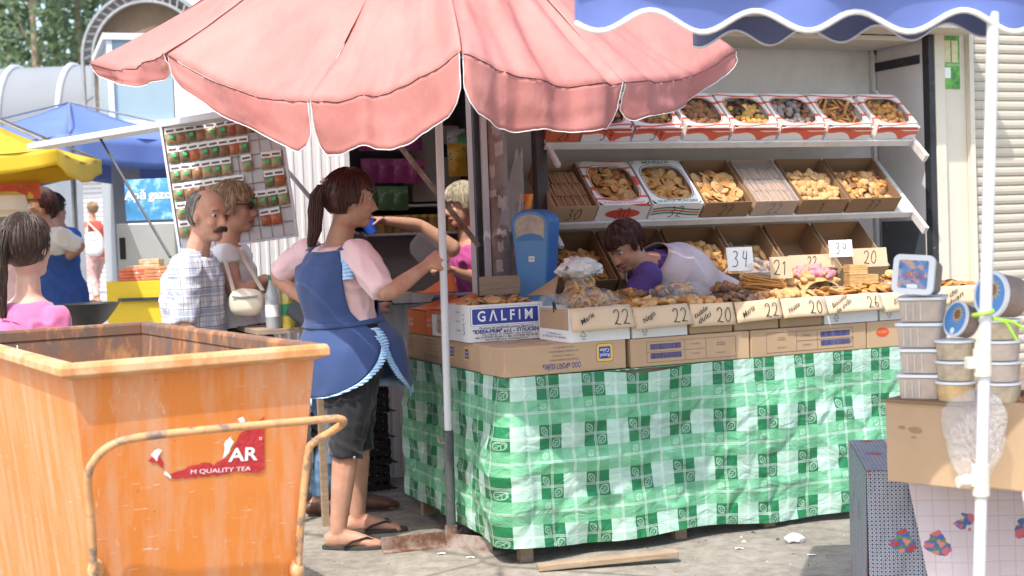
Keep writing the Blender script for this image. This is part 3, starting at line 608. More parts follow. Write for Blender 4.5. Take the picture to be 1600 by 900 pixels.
def flat(M4, pts, off, m_, name, par):
    m = MB(); m.add([M4 @ V((p[0], -off, p[1])) for p in pts], [tuple(range(len(pts)))]); return m.build(name, m_, par)
B = A @ Matrix.Translation((wA*.82, 0, .072)) @ UP
crest = rrect(.074, .07, .014); crest += [(.02, -.038), (.0, -.05), (-.02, -.038)] if 0 else []
flat(B, rrect(.080, .076, .014), .0006, M['blue_ink'], 'badge_edge', bx); flat(B, rrect(.076, .072, .013), .0010, M['print_yellow'], 'badge', bx)
flat(B, rrect(.054, .050, .003), .0014, M['galfim_blue'], 'badge_panel', bx)
text('Royal\nCake', B @ Matrix.Translation((0, -.0019, .0)), .021, M['print_white'], 'lettering', bx)
def table_print(par, M4, w, h, mirror=False, seed=0):
    m = MB(); n_ = MB(); X0, X1, Z0, Z1 = w*.13, w*.88, h*.14, h*.86
    def ln(a, b): (m.b2((min(a[0], b[0])-.0006, -.0012, min(a[1], b[1])-.0006), (max(a[0], b[0])+.0006, -.0004, max(a[1], b[1])+.0006), M4))
    f = (lambda x: X0+X1-x) if mirror else (lambda x: x); xs_ = [X0, X0+.15*(X1-X0), X0+.42*(X1-X0), X0+.66*(X1-X0), X1]
    for x in (xs_[0], xs_[2], xs_[3], xs_[4]): ln((f(x), Z0), (f(x), Z1))
    for z in (Z0, Z1, (Z0+Z1)/2): ln((X0, z), (X1, z)) if z != (Z0+Z1)/2 else ln((f(xs_[0]), z), (f(xs_[3]), z))
    rs = random.Random(seed)
    for z in (Z0+.12*h, (Z0+Z1)/2+.08*h):
        x = xs_[0]+.03*w
        while x < xs_[2]-.03*w:
            b_ = rs.uniform(.0008, .0026); xa, xb = f(x), f(x+b_); n_.b2((min(xa, xb), -.0012, z), (max(xa, xb), -.0004, z+.2*h), M4); x += b_+rs.uniform(.0008, .002)
    m.build('printed_table', M['grey_ink'], par); n_.build('barcode', M['blue_ink'], par)
    for (x, z, tx) in ((.54, .68, 'ИЗГОТОВЛЕНО'), (.54, .34, 'УПАКОВЩИК'), (.83, .62, 'ПЕЧЕНЬЕ\nСАХАРНОЕ'), (.83, .3, 'МАССА НЕТТО')):
        text(tx, face(M4, f(X0+x*(X1-X0)), z*h, .0013), .009, M['grey_ink'], 'lettering', par, width=.045)
s2 = SP(985, 550, 0)[0]; s3 = SP(1173, 540, 0)[0]; s4 = SP(1355, 530, 0)[0]
Bm = MW(s2+.004, .004, ZB); bx = closed_box('cardboard_box', 'kraft box with printed table and barcodes at its left end', Bm, s3-s2-.008, .24, H1, M['kraft'], G1); table_print(bx, Bm, s3-s2-.008, H1, False, 1)
Bm = MW(s3+.003, .002, ZB); bx = closed_box('cardboard_box', 'kraft box with printed table, barcodes at right and check mark', Bm, s4-s3-.006, .24, H1, M['kraft'], G1); table_print(bx, Bm, s4-s3-.006, H1, True, 2)
m = MB(); stroke_text(m, 'v', face(Bm, (s4-s3)*.84, .03, .0013), .03, .001); m.build('check_mark', M['ink'], bx)
Bm = MW(s4+.004, .004, ZB); bx = closed_box('cardboard_box', 'kraft box with red oval logo behind the stacked tubs', Bm, SE-s4-.02, .24, H1, M['kraft'], G1)
m = MB(); m.add([face(Bm, .085+.036*math.cos(6.283*q/24), .07+.021*math.sin(6.283*q/24), .001) @ V((0, 0, 0)) for q in range(24)], [tuple(range(24))]); m.build('logo_oval', M['red_ink'], bx)
text('РОШЕН', face(Bm, .085, .07, .0016), .014, M['print_yellow'], 'lettering', bx)
# along the left side (fronts face -s)
def MLs(t, z, off=0): return Matrix.Translation(W(off, t, z)) @ Matrix.Rotation(ANG-R_(90), 4, 'Z')
def tside(px, py): 
    d = ray(px, py); k_ = (-(CAM-O_).dot(E1))/d.dot(E1); return ST(CAM+d*k_)[1]
ta, tb_, tc_ = tside(752, 570), tside(640, 540), tside(614, 535)
Bm = MLs(tb_-.004, ZB, .006); wS = tb_-ta-.02 if tb_-ta > .1 else .5
bx = closed_box('cardboard_box', 'kraft box with blue badges along the shaded counter side', Bm, wS, .3, H1, M['kraft'], G1)
for x in (.62, .82):
    flat(Bm @ Matrix.Translation((wS*x, 0, .07)), rrect(.06, .058, .01), .0008, M['print_yellow'], 'badge', bx); flat(Bm @ Matrix.Translation((wS*x, 0, .07)), rrect(.045, .042, .003), .0012, M['galfim_blue'], 'badge_panel', bx)
    text('Royal\nCake', Bm @ Matrix.Translation((wS*x, -.0016, .07)), .016, M['print_white'], 'lettering', bx)
text('ООО «РОЯЛ КЕЙК»', face(Bm, wS*.32, .03, .0012), .02, M['grey_ink'], 'lettering', bx, width=.2)
for i in range(4): text('Россия, Смоленская область, г. Сафоново', face(Bm, wS*.32, .056+.016*i, .0012), .011, M['grey_ink'], 'lettering', bx, width=.15-.02*(i % 2))
Bm = MLs(TB-.01, ZB, .006); bx = closed_box('cardboard_box', 'pale kraft box with small print at far end of counter side', Bm, TB-.014-tb_, .3, H1, M['kraft'], G1)
for i in range(4): text('Produs de cofetarie', face(Bm, .06, .05+.014*i, .0012), .01, M['grey_ink'], 'lettering', bx, width=.07)
# ---- upper layer: open cartons with hand-lettered flaps
Z2 = ZB+H1+.0025; G2 = 'open cartons with hand lettered price flaps'
def up_box(p0, p1, h, outer, label, word, num, dd=.30, t=.012, inner='kraft_in', flap='sign_card', fw=1.0, fh=.092, fa=22, rz=0, tri=False, words2=None):
    s0 = SP(p0, 490, t)[0]; s1 = SP(p1, 490, t)[0]; wd = s1-s0-.006; M4 = MW(s0+.003, t, Z2) @ Matrix.Rotation(rz, 4, 'Z')
    c = open_box('price_carton', label, M4, wd, dd, h, M[outer], M[inner], group=G2)
    fx = wd*fw; F4 = M4 @ Matrix.Translation((wd/2, -.002, h+.001)) @ Matrix.Rotation(R_(-fa), 4, 'X') @ Matrix.Rotation(R_(random.uniform(-2.5, 2.5)), 4, 'Y')
    m = MB(); nx = 8
    m.grid(lambda u, v: F4 @ V((-fx/2+u*fx+(.008*(v-.0)*(2*u-1)), -.0025-.006*math.sin(u*3.1)*v, -v*fh)), nx, 4); f_ = m.build('price_flap', M[flap], c, solid=.004)
    T4 = F4 @ Matrix.Translation((0, -.013, 0)); hh = fh*.66
    m = MB(); stroke_text(m, num, T4 @ Matrix.Translation((fx*(.5)-len(num)*.62*hh-.014, 0, -fh*.88)), hh, .0022, .1); m.build('price_mark', M['ink'], f_)
    if word:
        text(word, T4 @ Matrix.Translation((-fx*.27, 0, -fh*.52)) @ Matrix.Rotation(R_(-28), 4, 'Y'), .030, M['ink'], 'lettering', f_, shear=.35, width=min(fx*.42, .075) if '\n' not in word else fx*.38, bold=.0002)
    if tri:
        q = M4 @ Matrix.Translation((wd*.22, -.0012, .032)); m = MB()
        for a in range(3):
            a0, a1 = R_(90+120*a), R_(210+120*a); m.tube([q @ V((.015*math.cos(a0), 0, .015*math.sin(a0)-.002)), q @ V((.015*math.cos(a1), 0, .015*math.sin(a1)-.002))], .0008, 4)
        m.build('recycling_mark', M['ink'], c); text('1993', q @ Matrix.Translation((0, 0, -.02)), .01, M['ink'], 'lettering', c)
    return M4, wd, c
# white box with blue nameplate, turned
sG0, sG1 = SP(733, 525, .36)[0], SP(849, 515, .36)[0]; wG = sG1-sG0; hG = .158; GM = MW(sG0, .36, Z2)
c = open_box('pastry_carton', 'white carton with blue nameplate at the counter corner', GM, wG, .26, hG, M['white_card'], M['white_card'])
P4 = GM @ Matrix.Translation((wG*.49, 0, hG*.68))
flat(P4, rrect(wG*.93, hG*.50, .008), .0006, M['ink'], 'nameplate_edge', c); flat(P4, rrect(wG*.92, hG*.485, .008), .0010, M['print_white'], 'nameplate_rim', c); flat(P4, rrect(wG*.885, hG*.42, .005), .0014, M['galfim_blue'], 'nameplate', c)
g = text('G Λ L F I M', P4 @ Matrix.Translation((0, -.0019, -.001)), .062, M['print_white'], 'lettering', c, width=wG*.74, bold=.0012)
for (tx, z, wd_, sz, b_) in (('Produse de panificație pentru fiecare zi', .37, .72, .014, .0002), ('"IDEEA-PRIM" s.r.l. - STĂUCENI', .27, .90, .022, .0009), ('Com. Stăuceni, str. Grătiești 7, mun. Chișinău', .185, .66, .011, .0002), ('tel.: (+37322) 45-64-11, fax: (+37322) 46-73-76', .115, .84, .013, .0004), ('ideea-prim@mail.ru, www.ideeaprim.md', .05, .58, .011, .0002)):
    text(tx, face(GM, wG*.5, hG*z, .0012), sz, M['blue_ink'] if z in (.37, .27) else M['grey_ink'], 'lettering', c, width=wG*wd_, bold=b_)
SG = GM @ Matrix.Rotation(R_(-90), 4, 'Z') @ Matrix.Translation((-.26, 0, 0))
for z in (.3, .55, .8): text('Denumirea', face(SG, .14, hG*z, .0012), .012, M['grey_ink'], 'lettering', c, width=.05)
m = MB(); 
for i in range(5): m.tube([face(SG, .19+.008*(i % 2), hG*(.2+.13*i), .0015) @ V((0, 0, 0)), face(SG, .215-.006*(i % 2), hG*(.22+.13*i), .0015) @ V((0, 0, 0)), face(SG, .205, hG*(.33+.1*i), .0015) @ V((0, 0, 0))], .0011, 4)
m.build('pen_scribble', M['blue_ink'], c)
pile('browned bread slices and rusks heaped in the blue nameplate carton', GM @ Matrix.Translation((.01, .01, 0)), wG-.02, .24, [('lump', 'gold'), ('disc', 'brown'), ('disc', 'pale')], 34, z0=hG-.03, hump=.035, bed='brown')
# the other cartons
MX, wx, c = up_box(888, 984, .140, 'white_card', 'white carton with flap lettered Maria 22 holding bagged rings', 'Maria', '22', inner='white_card', tri=True, fh=.10)
e = MB(); e.b2((-.0015, .008, .05), (-.0007, .29, .139), MX); e.build('kraft_panel', M['kraft'], c)
text('S.C. Moldova s.r.l.\nul. ИТД 5611 от 18.04.08', MX @ Matrix.Rotation(R_(-90), 4, 'Z') @ Matrix.Translation((-.15, -.0016, .025)), .013, M['grey_ink'], 'lettering', c, width=.22)
m = MB(); m.tube([MX @ V((.0, .12, .13)), MX @ V((-.012, .12, .165)), MX @ V((-.004, .14, .165)), MX @ V((-.002, .14, .12))], .004, 6); m.build('binder_clip', M['black_plastic'], c)
b22 = up_box(986, 1074, .128, 'white_card', 'white carton with flap lettered Negis 22', 'Negis', '22', inner='white_card', tri=True, fh=.095)
b20 = up_box(1076, 1144, .125, 'kraft', 'kraft carton with flap lettered tuale dulci 20', 'tuale\ndulci', '20', fh=.098, fa=14)
bM = up_box(1146, 1216, .125, 'kraft', 'kraft carton with flap lettered Maria 22', 'Maria', '22', fh=.092, fa=18)
bN = up_box(1218, 1284, .125, 'kraft', 'kraft carton with flap lettered Nuate 20', 'Nuate', '20', fh=.092, fa=24)
bO = up_box(1287, 1372, .125, 'white_card', 'white carton with flap lettered biscuite de ovas 26', 'Biscuite\nde ovăs', '26', inner='white_card', tri=True, fh=.085, fa=28)
bG = up_box(1374, 1440, .125, 'white_card', 'white carton with torn flap lettered gorate', None, '', inner='white_card', tri=True, fh=.09, fa=20)
text('gorate', bG[0] @ Matrix.Translation((bG[1]*.42, -.032, .098)) @ Matrix.Rotation(R_(-10), 4, 'Y') @ Matrix.Rotation(R_(-20), 4, 'X'), .034, M['ink'], 'lettering', bG[2], shear=.3, width=.10)
s0 = SP(1478, 470, .02)[0]
b28 = up_box(1470, 1540, .135, 'white_card', 'white carton with kraft flap lettered 28 behind the tubs', 'de\nIvan', '28', inner='white_card', fh=.09, fa=10)
text('ЗАВОД ХЛЕБ', face(b28[0], b28[1]*.45, .03, .0013), .013, M['grey_ink'], 'lettering', b28[2], width=.09)
for b_, nm, sh, bed, hp, nn in ((b22, 'pale ring rolls and biscuits in the Negis carton', [('lump', 'pale'), ('disc', 'gold')], 'gold', .03, 34), (b20, 'golden crumb biscuits in the tuale dulci carton', [('lump', 'gold'), ('ball', 'pale')], 'gold', .03, 30),
    (bM, 'chocolate rolls in the kraft Maria carton', [('lump', 'dark'), ('lump', 'brown')], 'dark', .03, 26), (bN, 'pale ridged cookies in the Nuate carton', [('ball', 'pale'), ('lump', 'pale')], 'pale', .035, 30),
    (bO, 'thin oat biscuits in the carton lettered 26', [('disc', 'gold'), ('disc', 'pale'), ('diamond', 'gold')], 'gold', .025, 34), (bG, 'golden diamond biscuits in the gorate carton', [('diamond', 'gold'), ('disc', 'gold')], 'gold', .035, 32), (b28, 'brown ridged disc biscuits in the carton lettered 28', [('disc', 'brown'), ('disc', 'gold')], 'brown', .03, 30)):
    pile(nm, b_[0] @ Matrix.Translation((.008, .01, 0)), b_[1]-.016, .28, sh, nn, z0=.105, hump=hp, bed=bed)
# orange cartons on the side run
for (t0, t1, lab, hh) in ((.66, .94, 'orange and white juice cartons tray on shaded counter side', .12), (.94, 1.19, 'orange printed tray at far end of counter side', .11)):
    Bm = MLs(t1, Z2, .008); wd = t1-t0-.01
    c = open_box('orange_carton', lab, Bm, wd, .28, hh, M['orange_card'], M['kraft_in'], group='orange cartons on the counter side')
    m = MB(); m.grid(lambda u, v: Bm @ V((.01+u*wd*.9, .01+v*.2, hh+.004+.035*math.sin(u*5)*v+.03*v)), 10, 6); m.build('loose_flap', M['orange_card'], c, solid=.003)
    if t0 < .8:
        flat(Bm @ Matrix.Translation((wd*.62, 0, hh*.45)), rrect(wd*.62, hh*.8, .003), .001, M['print_white'], 'white_panel', c); flat(Bm @ Matrix.Translation((wd*.74, -.002, hh*.48)) @ Matrix.Rotation(R_(12), 4, 'Y'), rrect(.10, .085, .002), .001, M['sign_card'], 'price_flap', c)
        m = MB(); stroke_text(m, '28', Bm @ Matrix.Translation((wd*.74-.035, -.0042, hh*.2)), .055, .002); m.build('price_mark', M['ink'], c)
    for z in (.4, .6): text('SUCURI', face(Bm, wd*.17, hh*z, .0014), .018, M['print_white'], 'lettering', c, width=.06)
Bm = MLs(1.16, Z2+.06, .05); m = MB(); m.grid(lambda u, v: Bm @ V((u*.12, v*.16, .12+.09*v*(1-abs(2*u-1))+.01)), 8, 6); 
tag(m.build('orange_packet', M['orange_card'], solid=.006), 'pointed orange paper packet standing beside the white pole', 'packet')
# ================================================================== goods standing behind the front cartons
def sack(name, label, cat, c, r, m_, seed=0, amp=.12, rz=0, sc=11):
    """soft plastic bag: creased blob"""
    mb = MB(); mb.ell((0, 0, 0), r, nu=30, nv=20); X = Matrix.Translation(c) @ Matrix.Rotation(ANG+rz, 4, 'Z')
    for q in mb.v:
        n = noise.noise(q*sc+V((seed*3.3, 0, 0)))+.5*noise.noise(q*sc*2.7+V((0, seed, 0))); q *= 1+amp*n
        q.z = max(q.z, -r[2]*.8)
    mb.v = [X @ q for q in mb.v]; return tag(mb.build(name, m_), label, cat)
def riser(label, s0, s1, t0, t1, z0, z1, m_='kraft'):
    t = thing('cardboard_box', label, 'box', MW((s0+s1)/2, (t0+t1)/2, z0)); MB().b2((s0, t0, z0), (s1, t1, z1), MS).build('body', M[m_], t, bev=.004)
    MB().b2((s0, (t0+t1)/2-.025, z1+.0004), (s1, (t0+t1)/2+.025, z1+.0011), MS).build('tape', M['kraft_dk'], t); return t
Zr = 1.055
sx = lambda px, t, py=430: SP(px, py, t)[0]
riser('kraft box carrying the bagged rings behind the Maria carton', sx(868, .34), sx(985, .34), .335, .58, ZB, 1.0)
riser('kraft box under the straw bundle behind the price flaps', sx(1110, .34), sx(1240, .34), .335, .58, ZB, 1.0)
riser('kraft box under the pink biscuits behind the price flaps', sx(1242, .34), sx(1420, .34), .335, .58, ZB, 1.01)
riser('kraft box under the poppy bag behind the price flaps', sx(988, .34), sx(1107, .34), .335, .58, ZB, .99)
# bagged rings
def ringbag(label, c, w, d, h, n, rz=0):
    M4 = Matrix.Translation(c) @ Matrix.Rotation(ANG+rz, 4, 'Z'); t = thing('ring_bag', label, 'bag', M4); rs = random.Random(label); me = bshape('ring', 'pale'); me2 = bshape('ring', 'gold')
    for i in range(n):
        a, b, e = rs.uniform(-1, 1), rs.uniform(-1, 1), rs.uniform(0, 1); k_ = math.sqrt(max(0.15, 1-.6*a*a-.4*b*b))
        inst('ring_biscuit', rs.choice((me, me, me2)), M4 @ Matrix.Translation((a*w*.46, b*d*.44, .012+e*h*.86*k_)) @ Euler((rs.uniform(-1.3, 1.3), rs.uniform(-1.3, 1.3), rs.uniform(0, 6))).to_matrix().to_4x4() @ Matrix.Scale(.95, 4), t)
    mb = MB(); mb.ell((0, 0, h*.5), (w*.54, d*.54, h*.56), nu=26, nv=16)
    for q in mb.v: q *= 1+.09*noise.noise(q*16); q.z = max(q.z, .002)
    mb.v = [M4 @ q for q in mb.v]; mb.build('plastic_film', M['film'], t); return t
ringbag('clear bag of pale ring biscuits lying behind the Maria 22 flap', W(sx(925, .22), .20, Z2+.095), .25, .15, .105, 95, R_(8))
ringbag('upright clear bag of ring biscuits against the blue scale', W(sx(905, .42), .42, 1.005), .14, .12, .13, 55)
b_ = sack('paper_bag_bundle', 'torn white printed paper bag on top of the ring bags', 'bag', W(sx(905, .42), .42, 1.165), (.10, .065, .050), mat('white_bag', (.66, .64, .60), .6, .2, 18, .6, 25, c2=(.12, .13, .11), patch=22, cut=(.6, .64)), 4, .30, sc=32)
sack('cellophane_bag', 'crumpled clear cellophane between the scale and ring bags', 'bag', W(sx(868, .2), .2, Z2+.16), (.06, .06, .045), M['film_thick'], 2, .4)
# poppy bag
t = pile('grey poppy biscuits packed in a clear bag behind the Negis flap', MW(sx(1022, .3), .25, 1.0), .22, .14, [('ball', 'grey'), ('ball', 'grey'), ('lump', 'pale')], 46, z0=.0, hump=.06, bed='grey')
mb = MB(); X = MW(sx(1072, .3), .32, 1.0); mb.ell((0, 0, .035), (.13, .085, .05), nu=26, nv=14)
for q in mb.v: q *= 1+.12*noise.noise(q*17); q.z = max(q.z, .003)
mb.v = [X @ q for q in mb.v]; mb.build('plastic_film', M['film'], t)
pile('golden crumb biscuits heaped before the bending seller', MW(sx(960, .4), .36, .99), .16, .14, [('lump', 'gold'), ('lump', 'brown')], 36, z0=.0, hump=.05, bed='brown')
# straws bundle + clear bag
t = thing('straw_bundle', 'bundle of thin golden bread straws behind the kraft Maria carton', 'bread straws', MW(sx(1195, .38), .38, 1.0)); rs = random.Random(5)
for i in range(90):
    a = rs.uniform(0, 6.28); r = .04*math.sqrt(rs.random())
    inst('bread_straw', bshape('straw', 'gold'), MW(sx(1192, .38)+rs.uniform(-.01, .01), .38+r*math.cos(a)*1.0, 1.045+r*math.sin(a), R_(rs.uniform(-8, 8)-35)) @ Matrix.Rotation(R_(rs.uniform(-6, 6)+8), 4, 'Y'), t)
sack('cellophane_bag', 'crumpled clear cellophane bag lying over the bread straws', 'bag', W(sx(1190, .45), .46, 1.115), (.085, .05, .04), M['film_thick'], 6, .5)
pile('dark chocolate rolls beside the bread straws', MW(sx(1118, .4), .35, 1.0), .12, .13, [('lump', 'dark'), ('lump', 'brown')], 18, z0=0, hump=.045, bed='dark')
# pink topped biscuits
t = pile('pink iced shell biscuits heaped on a white tray', MW(sx(1243, .42), .36, 1.012), .22, .17, [('lump', 'pink'), ('lump', 'pale'), ('ball', 'pink'), ('lump', 'pink')], 60, z0=0, hump=.095, bed='pale', tilt=60)
pile('pale ridged shell biscuits beside the pink iced ones', MW(sx(1222, .36), .34, 1.0), .10, .1, [('ball', 'pale'), ('lump', 'pale')], 18, z0=0, hump=.05, bed='pale')
# wafer blocks
t = thing('wafer_blocks', 'pale layered wafer blocks stacked behind the carton lettered 26', 'wafers', MW(sx(1345, .42), .42, 1.012)); rs = random.Random(3)
for i in range(8):
    MB().b2((-.075+.003*rs.random(), -.035, .014*i if i < 4 else .058+.012*(i-4)), (.075 if i < 4 else .02, .035, .014*i+.013 if i < 4 else .058+.012*(i-4)+.011), MW(sx(1345, .42), .42, 1.013, R_(-12))).build('wafer', BM['pale'], t)
pile('golden diamond crackers heaped beside the wafer blocks', MW(sx(1385, .42), .36, 1.012), .2, .14, [('diamond', 'gold'), ('diamond', 'gold'), ('disc', 'pale')], 34, z0=0, hump=.045, bed='gold')
# price cards
def card(px0, px1, py0, py1, t, s, lab, m_='print_white', tilt=8, sc=.7):
    a, b = SP(px0, py1, t), SP(px1, py0, t); w_, h_ = b[0]-a[0], b[2]-a[2]; M4 = MW(a[0], t, a[2], R_(-6)) @ Matrix.Rotation(R_(-tilt), 4, 'X')
    c = thing('price_card', lab, 'price card', M4); MB().b2((0, 0, 0), (w_, .003, h_), M4).build('card', M[m_], c)
    m = MB(); hh = h_*sc; stroke_text(m, s, M4 @ Matrix.Translation((w_*.5-len(s)*.31*hh, -.0014, h_*.16)), hh, .0022); m.build('price_mark', M['ink'], c)
card(1138, 1175, 385, 424, .47, '34', 'white card lettered 34 standing beside the bread straws')
card(1297, 1330, 374, 402, .5, '34', 'white card lettered 34 behind the pink iced biscuits')
card(1334, 1383, 386, 418, .55, '20', 'kraft card lettered 20 behind the wafer blocks', 'sign_card')
card(1205, 1236, 400, 436, .34, '21', 'kraft card lettered 21 tucked between straws and shell biscuits', 'sign_card')
card(1234, 1300, 396, 420, .54, '22', 'wide kraft card lettered 22 behind the pink iced biscuits', 'sign_card')
# ================================================================== blue dial scale
sc0 = SP(838, 470, .88); S4 = MW(sc0[0], .88, 0, R_(-46))
zt = SP(842, 326, .84)[2]; zl = Z2+.005
scl = thing('dial_scale', 'tall blue enamel shop scale with arched dial window', 'scale', S4 @ Matrix.Translation((0, 0, ZB)))
M['scale_blue'] = mat('scale_blue', (.035, .17, .46), .32, .08, 6, .03, 30, spec=.5, c2=(.02, .09, .26), patch=5, cut=(.55, .8))
M['scale_face'] = mat('scale_face', (.50, .45, .39), .4, .12, 20, c2=(.35, .31, .27), patch=30)
def arch(wt, wb, z0, z1, n=12):
    pts = [(-wb, z0), (wb, z0)]; r = wt
    for k_ in range(n+1): a = math.pi*k_/n; pts.append((r*math.cos(a), z1-r*.62+r*.62*math.sin(a)))
    return pts
m = MB(); m.prism(arch(.100, .060, ZB+.15, zt), -.05, .095, S4); m.build('housing', M['scale_blue'], scl, bev=.014)
flat(S4, arch(.088, .053, ZB+.17, zt-.012), .0508, mat('scale_rim', (.10, .27, .55), .35, .05), 'face_plate', scl)
flat(S4, arch(.075, .068, zt-.140, zt-.026), .0516, M['scale_face'], 'dial_window', scl)
m = MB(); n = 14; cz = zt-.145
m.add([S4 @ V((.069*math.cos(math.pi*q/n), -.0522, cz-.004+.034*math.sin(math.pi*q/n))) for q in range(n+1)], [tuple(range(n+1))]); m.build('dial_mask', M['scale_blue'], scl)
m = MB()
for q in range(1, 14): a = math.pi*q/14; m.tube([S4 @ V((.066*math.cos(a)*.95, -.0522, cz+.065*math.sin(a))), S4 @ V((.060*math.cos(a)*.95, -.0522, cz+.058*math.sin(a)))], .0006, 4)
m.build('dial_ticks', M['grey_ink'], scl)
flat(S4 @ Matrix.Translation((.004, 0, zt-.235)), rrect(.03, .026, .002), .0514, M['print_white'], 'maker_plate', scl); text('ТЮМЕНЬ', S4 @ Matrix.Translation((.004, -.0522, zt-.235)), .008, M['ink'], 'lettering', scl, width=.024)
m = MB(); m.b2((-.08, -.05, ZB), (.10, .12, ZB+.149), S4); m.build('base', M['scale_blue'], scl, bev=.012)
for x in (.0, .5): pass
m = MB(); m.lathe([(.001, .012), (.09, .010), (.12, .02), (.125, .022), (.12, .016), (.09, .004), (.001, .004)], 28, S4 @ Matrix.Translation((.02, .2, ZB+.16))); m.build('weighing_pan', M['steel'], scl)
m = MB(); m.tube([S4 @ V((.02, .2, ZB+.1)), S4 @ V((.02, .2, ZB+.168))], .015, 10); m.b2((-.02, .121, ZB+.03), (.06, .25, ZB+.11), S4); m.build('pan_arm', M['scale_blue'], scl)
# kraft flap leaning against the scale, brown board behind the nameplate carton
mb = MB(); q = [PY(823, 463, O_.y+.72), PY(866, 464, O_.y+.52), PY(874, 430, O_.y+.66)]
mb.grid(lambda u, v: q[0].lerp(q[1], u).lerp(q[2], v)+V((0, 0, .006*math.sin(u*3))), 6, 6); tag(mb.build('carton_flap', M['kraft'], solid=.004), 'loose kraft flap leaning against foot of the blue scale', 'cardboard')
mb = MB(); mb.b2((0, 0, 0), (.20, .006, .085), Matrix.Translation(PY(750, 462, O_.y+.75)) @ Matrix.Rotation(ANG, 4, 'Z')); mb.b2((.092, -.001, .0), (.096, .007, .086), Matrix.Translation(PY(750, 462, O_.y+.75)) @ Matrix.Rotation(ANG, 4, 'Z'))
tag(mb.build('wooden_board', M['wood']), 'short grey wooden board behind the blue nameplate carton', 'board')
# ================================================================== posts, pipe column and diagonal bar left of the booth
base = W(*SP(778, 300, T0-.02)[:2], 0)
cp = thing('pipe_column', 'thick grey pipe column covered with torn paper notices', 'column', base)
m = MB(); m.lathe([(.052, 0), (.052, ZR+.4)], 24, Matrix.Translation(base)); m.build('pipe', mat('pipe', (.30, .24, .22), .6, .25, 6, .15, 20, c2=(.16, .11, .10), patch=4, cut=(.45, .6)), cp)
rs = random.Random(11)
for i in range(11):
    z = 1.05+i*.095+rs.uniform(-.02, .02); a0 = R_(rs.uniform(215, 270)); wd = rs.uniform(.5, 1.1); hh = rs.uniform(.03, .085); m = MB()
    m.grid(lambda u, v: base+V((.0532*math.cos(a0+wd*(u+.18*noise.noise(V((v*4, i, 0))))), .0532*math.sin(a0+wd*(u+.18*noise.noise(V((v*4, i, 0))))), z+hh*(v+.35*noise.noise(V((u*3, i, 5)))))), 8, 6)
    m.build('torn_notice', mat('torn', (.50, .42, .39), .8, .2, 20), cp)
text('NOPE', Matrix.Translation(base+V((-.012, -.0545, 1.315))), .03, M['grey_ink'], 'lettering', cp, width=.05); text('UCAT', Matrix.Translation(base+V((-.01, -.0545, 1.13))), .022, M['grey_ink'], 'lettering', cp, width=.05)
m = MB(); m.b2((-.085, -.02, 0), (-.056, .02, ZR+.4), Matrix.Translation(base) @ Matrix.Rotation(ANG, 4, 'Z')); tag(m.build('window_jamb', M['white_paint']), 'narrow white jamb beside the pipe column', 'post')
m = MB(); m.b2((-.115, .0, 0), (-.0865, .03, ZR+.4), Matrix.Translation(base) @ Matrix.Rotation(ANG, 4, 'Z')); tag(m.build('steel_upright', M['dark_metal']), 'thin dark steel upright at the dim window edge', 'post')
p, q = PY(612, 212, 6.25), PY(748, 384, 6.5); m = MB(); d = q-p; m.tube([p, q], [(.014, .02)]*2, 4, sm=False); tag(m.build('diagonal_bar', M['rust']), 'rusty diagonal bar with peeling white paint behind the umbrella pole', 'bar')
# hanging bag with orange cloth
a = PY(822, 260, O_.y+1.02); mb = MB()
mb.grid(lambda u, v: a+V((-.03+.095*(u-.5)*(.35+v)-.05*v, .02*math.sin(u*6), .07-.36*v+.02*math.sin(u*9)))+V((0, .015*noise.noise(V((u*5, v*5, 1))), 0)), 14, 16)
hb = tag(mb.build('hanging_bag', M['film_thick'], solid=.001), 'crumpled translucent bag hanging beside the brown post', 'bag')
mb = MB(); mb.grid(lambda u, v: a+V((.0+.06*(u-.5)*(1-.3*v)-.055*v, .035+.02*math.sin(u*7), -.13-.3*v)), 10, 12); tag(mb.build('orange_rag', mat('orange_rag', (.75, .25, .03), .8, .15, 9, .3, 20), solid=.003), 'bright orange rag hanging above the blue scale', 'cloth')
mb = MB(); mb.grid(lambda u, v: a+V((-.025+.06*(u-.5)-.02*v, .05+.02*math.sin(u*7), -.16-.15*v)), 10, 12); tag(mb.build('dark_rag', M['purple_cloth'], solid=.003), 'dark purple rag hanging under the translucent bag', 'cloth')
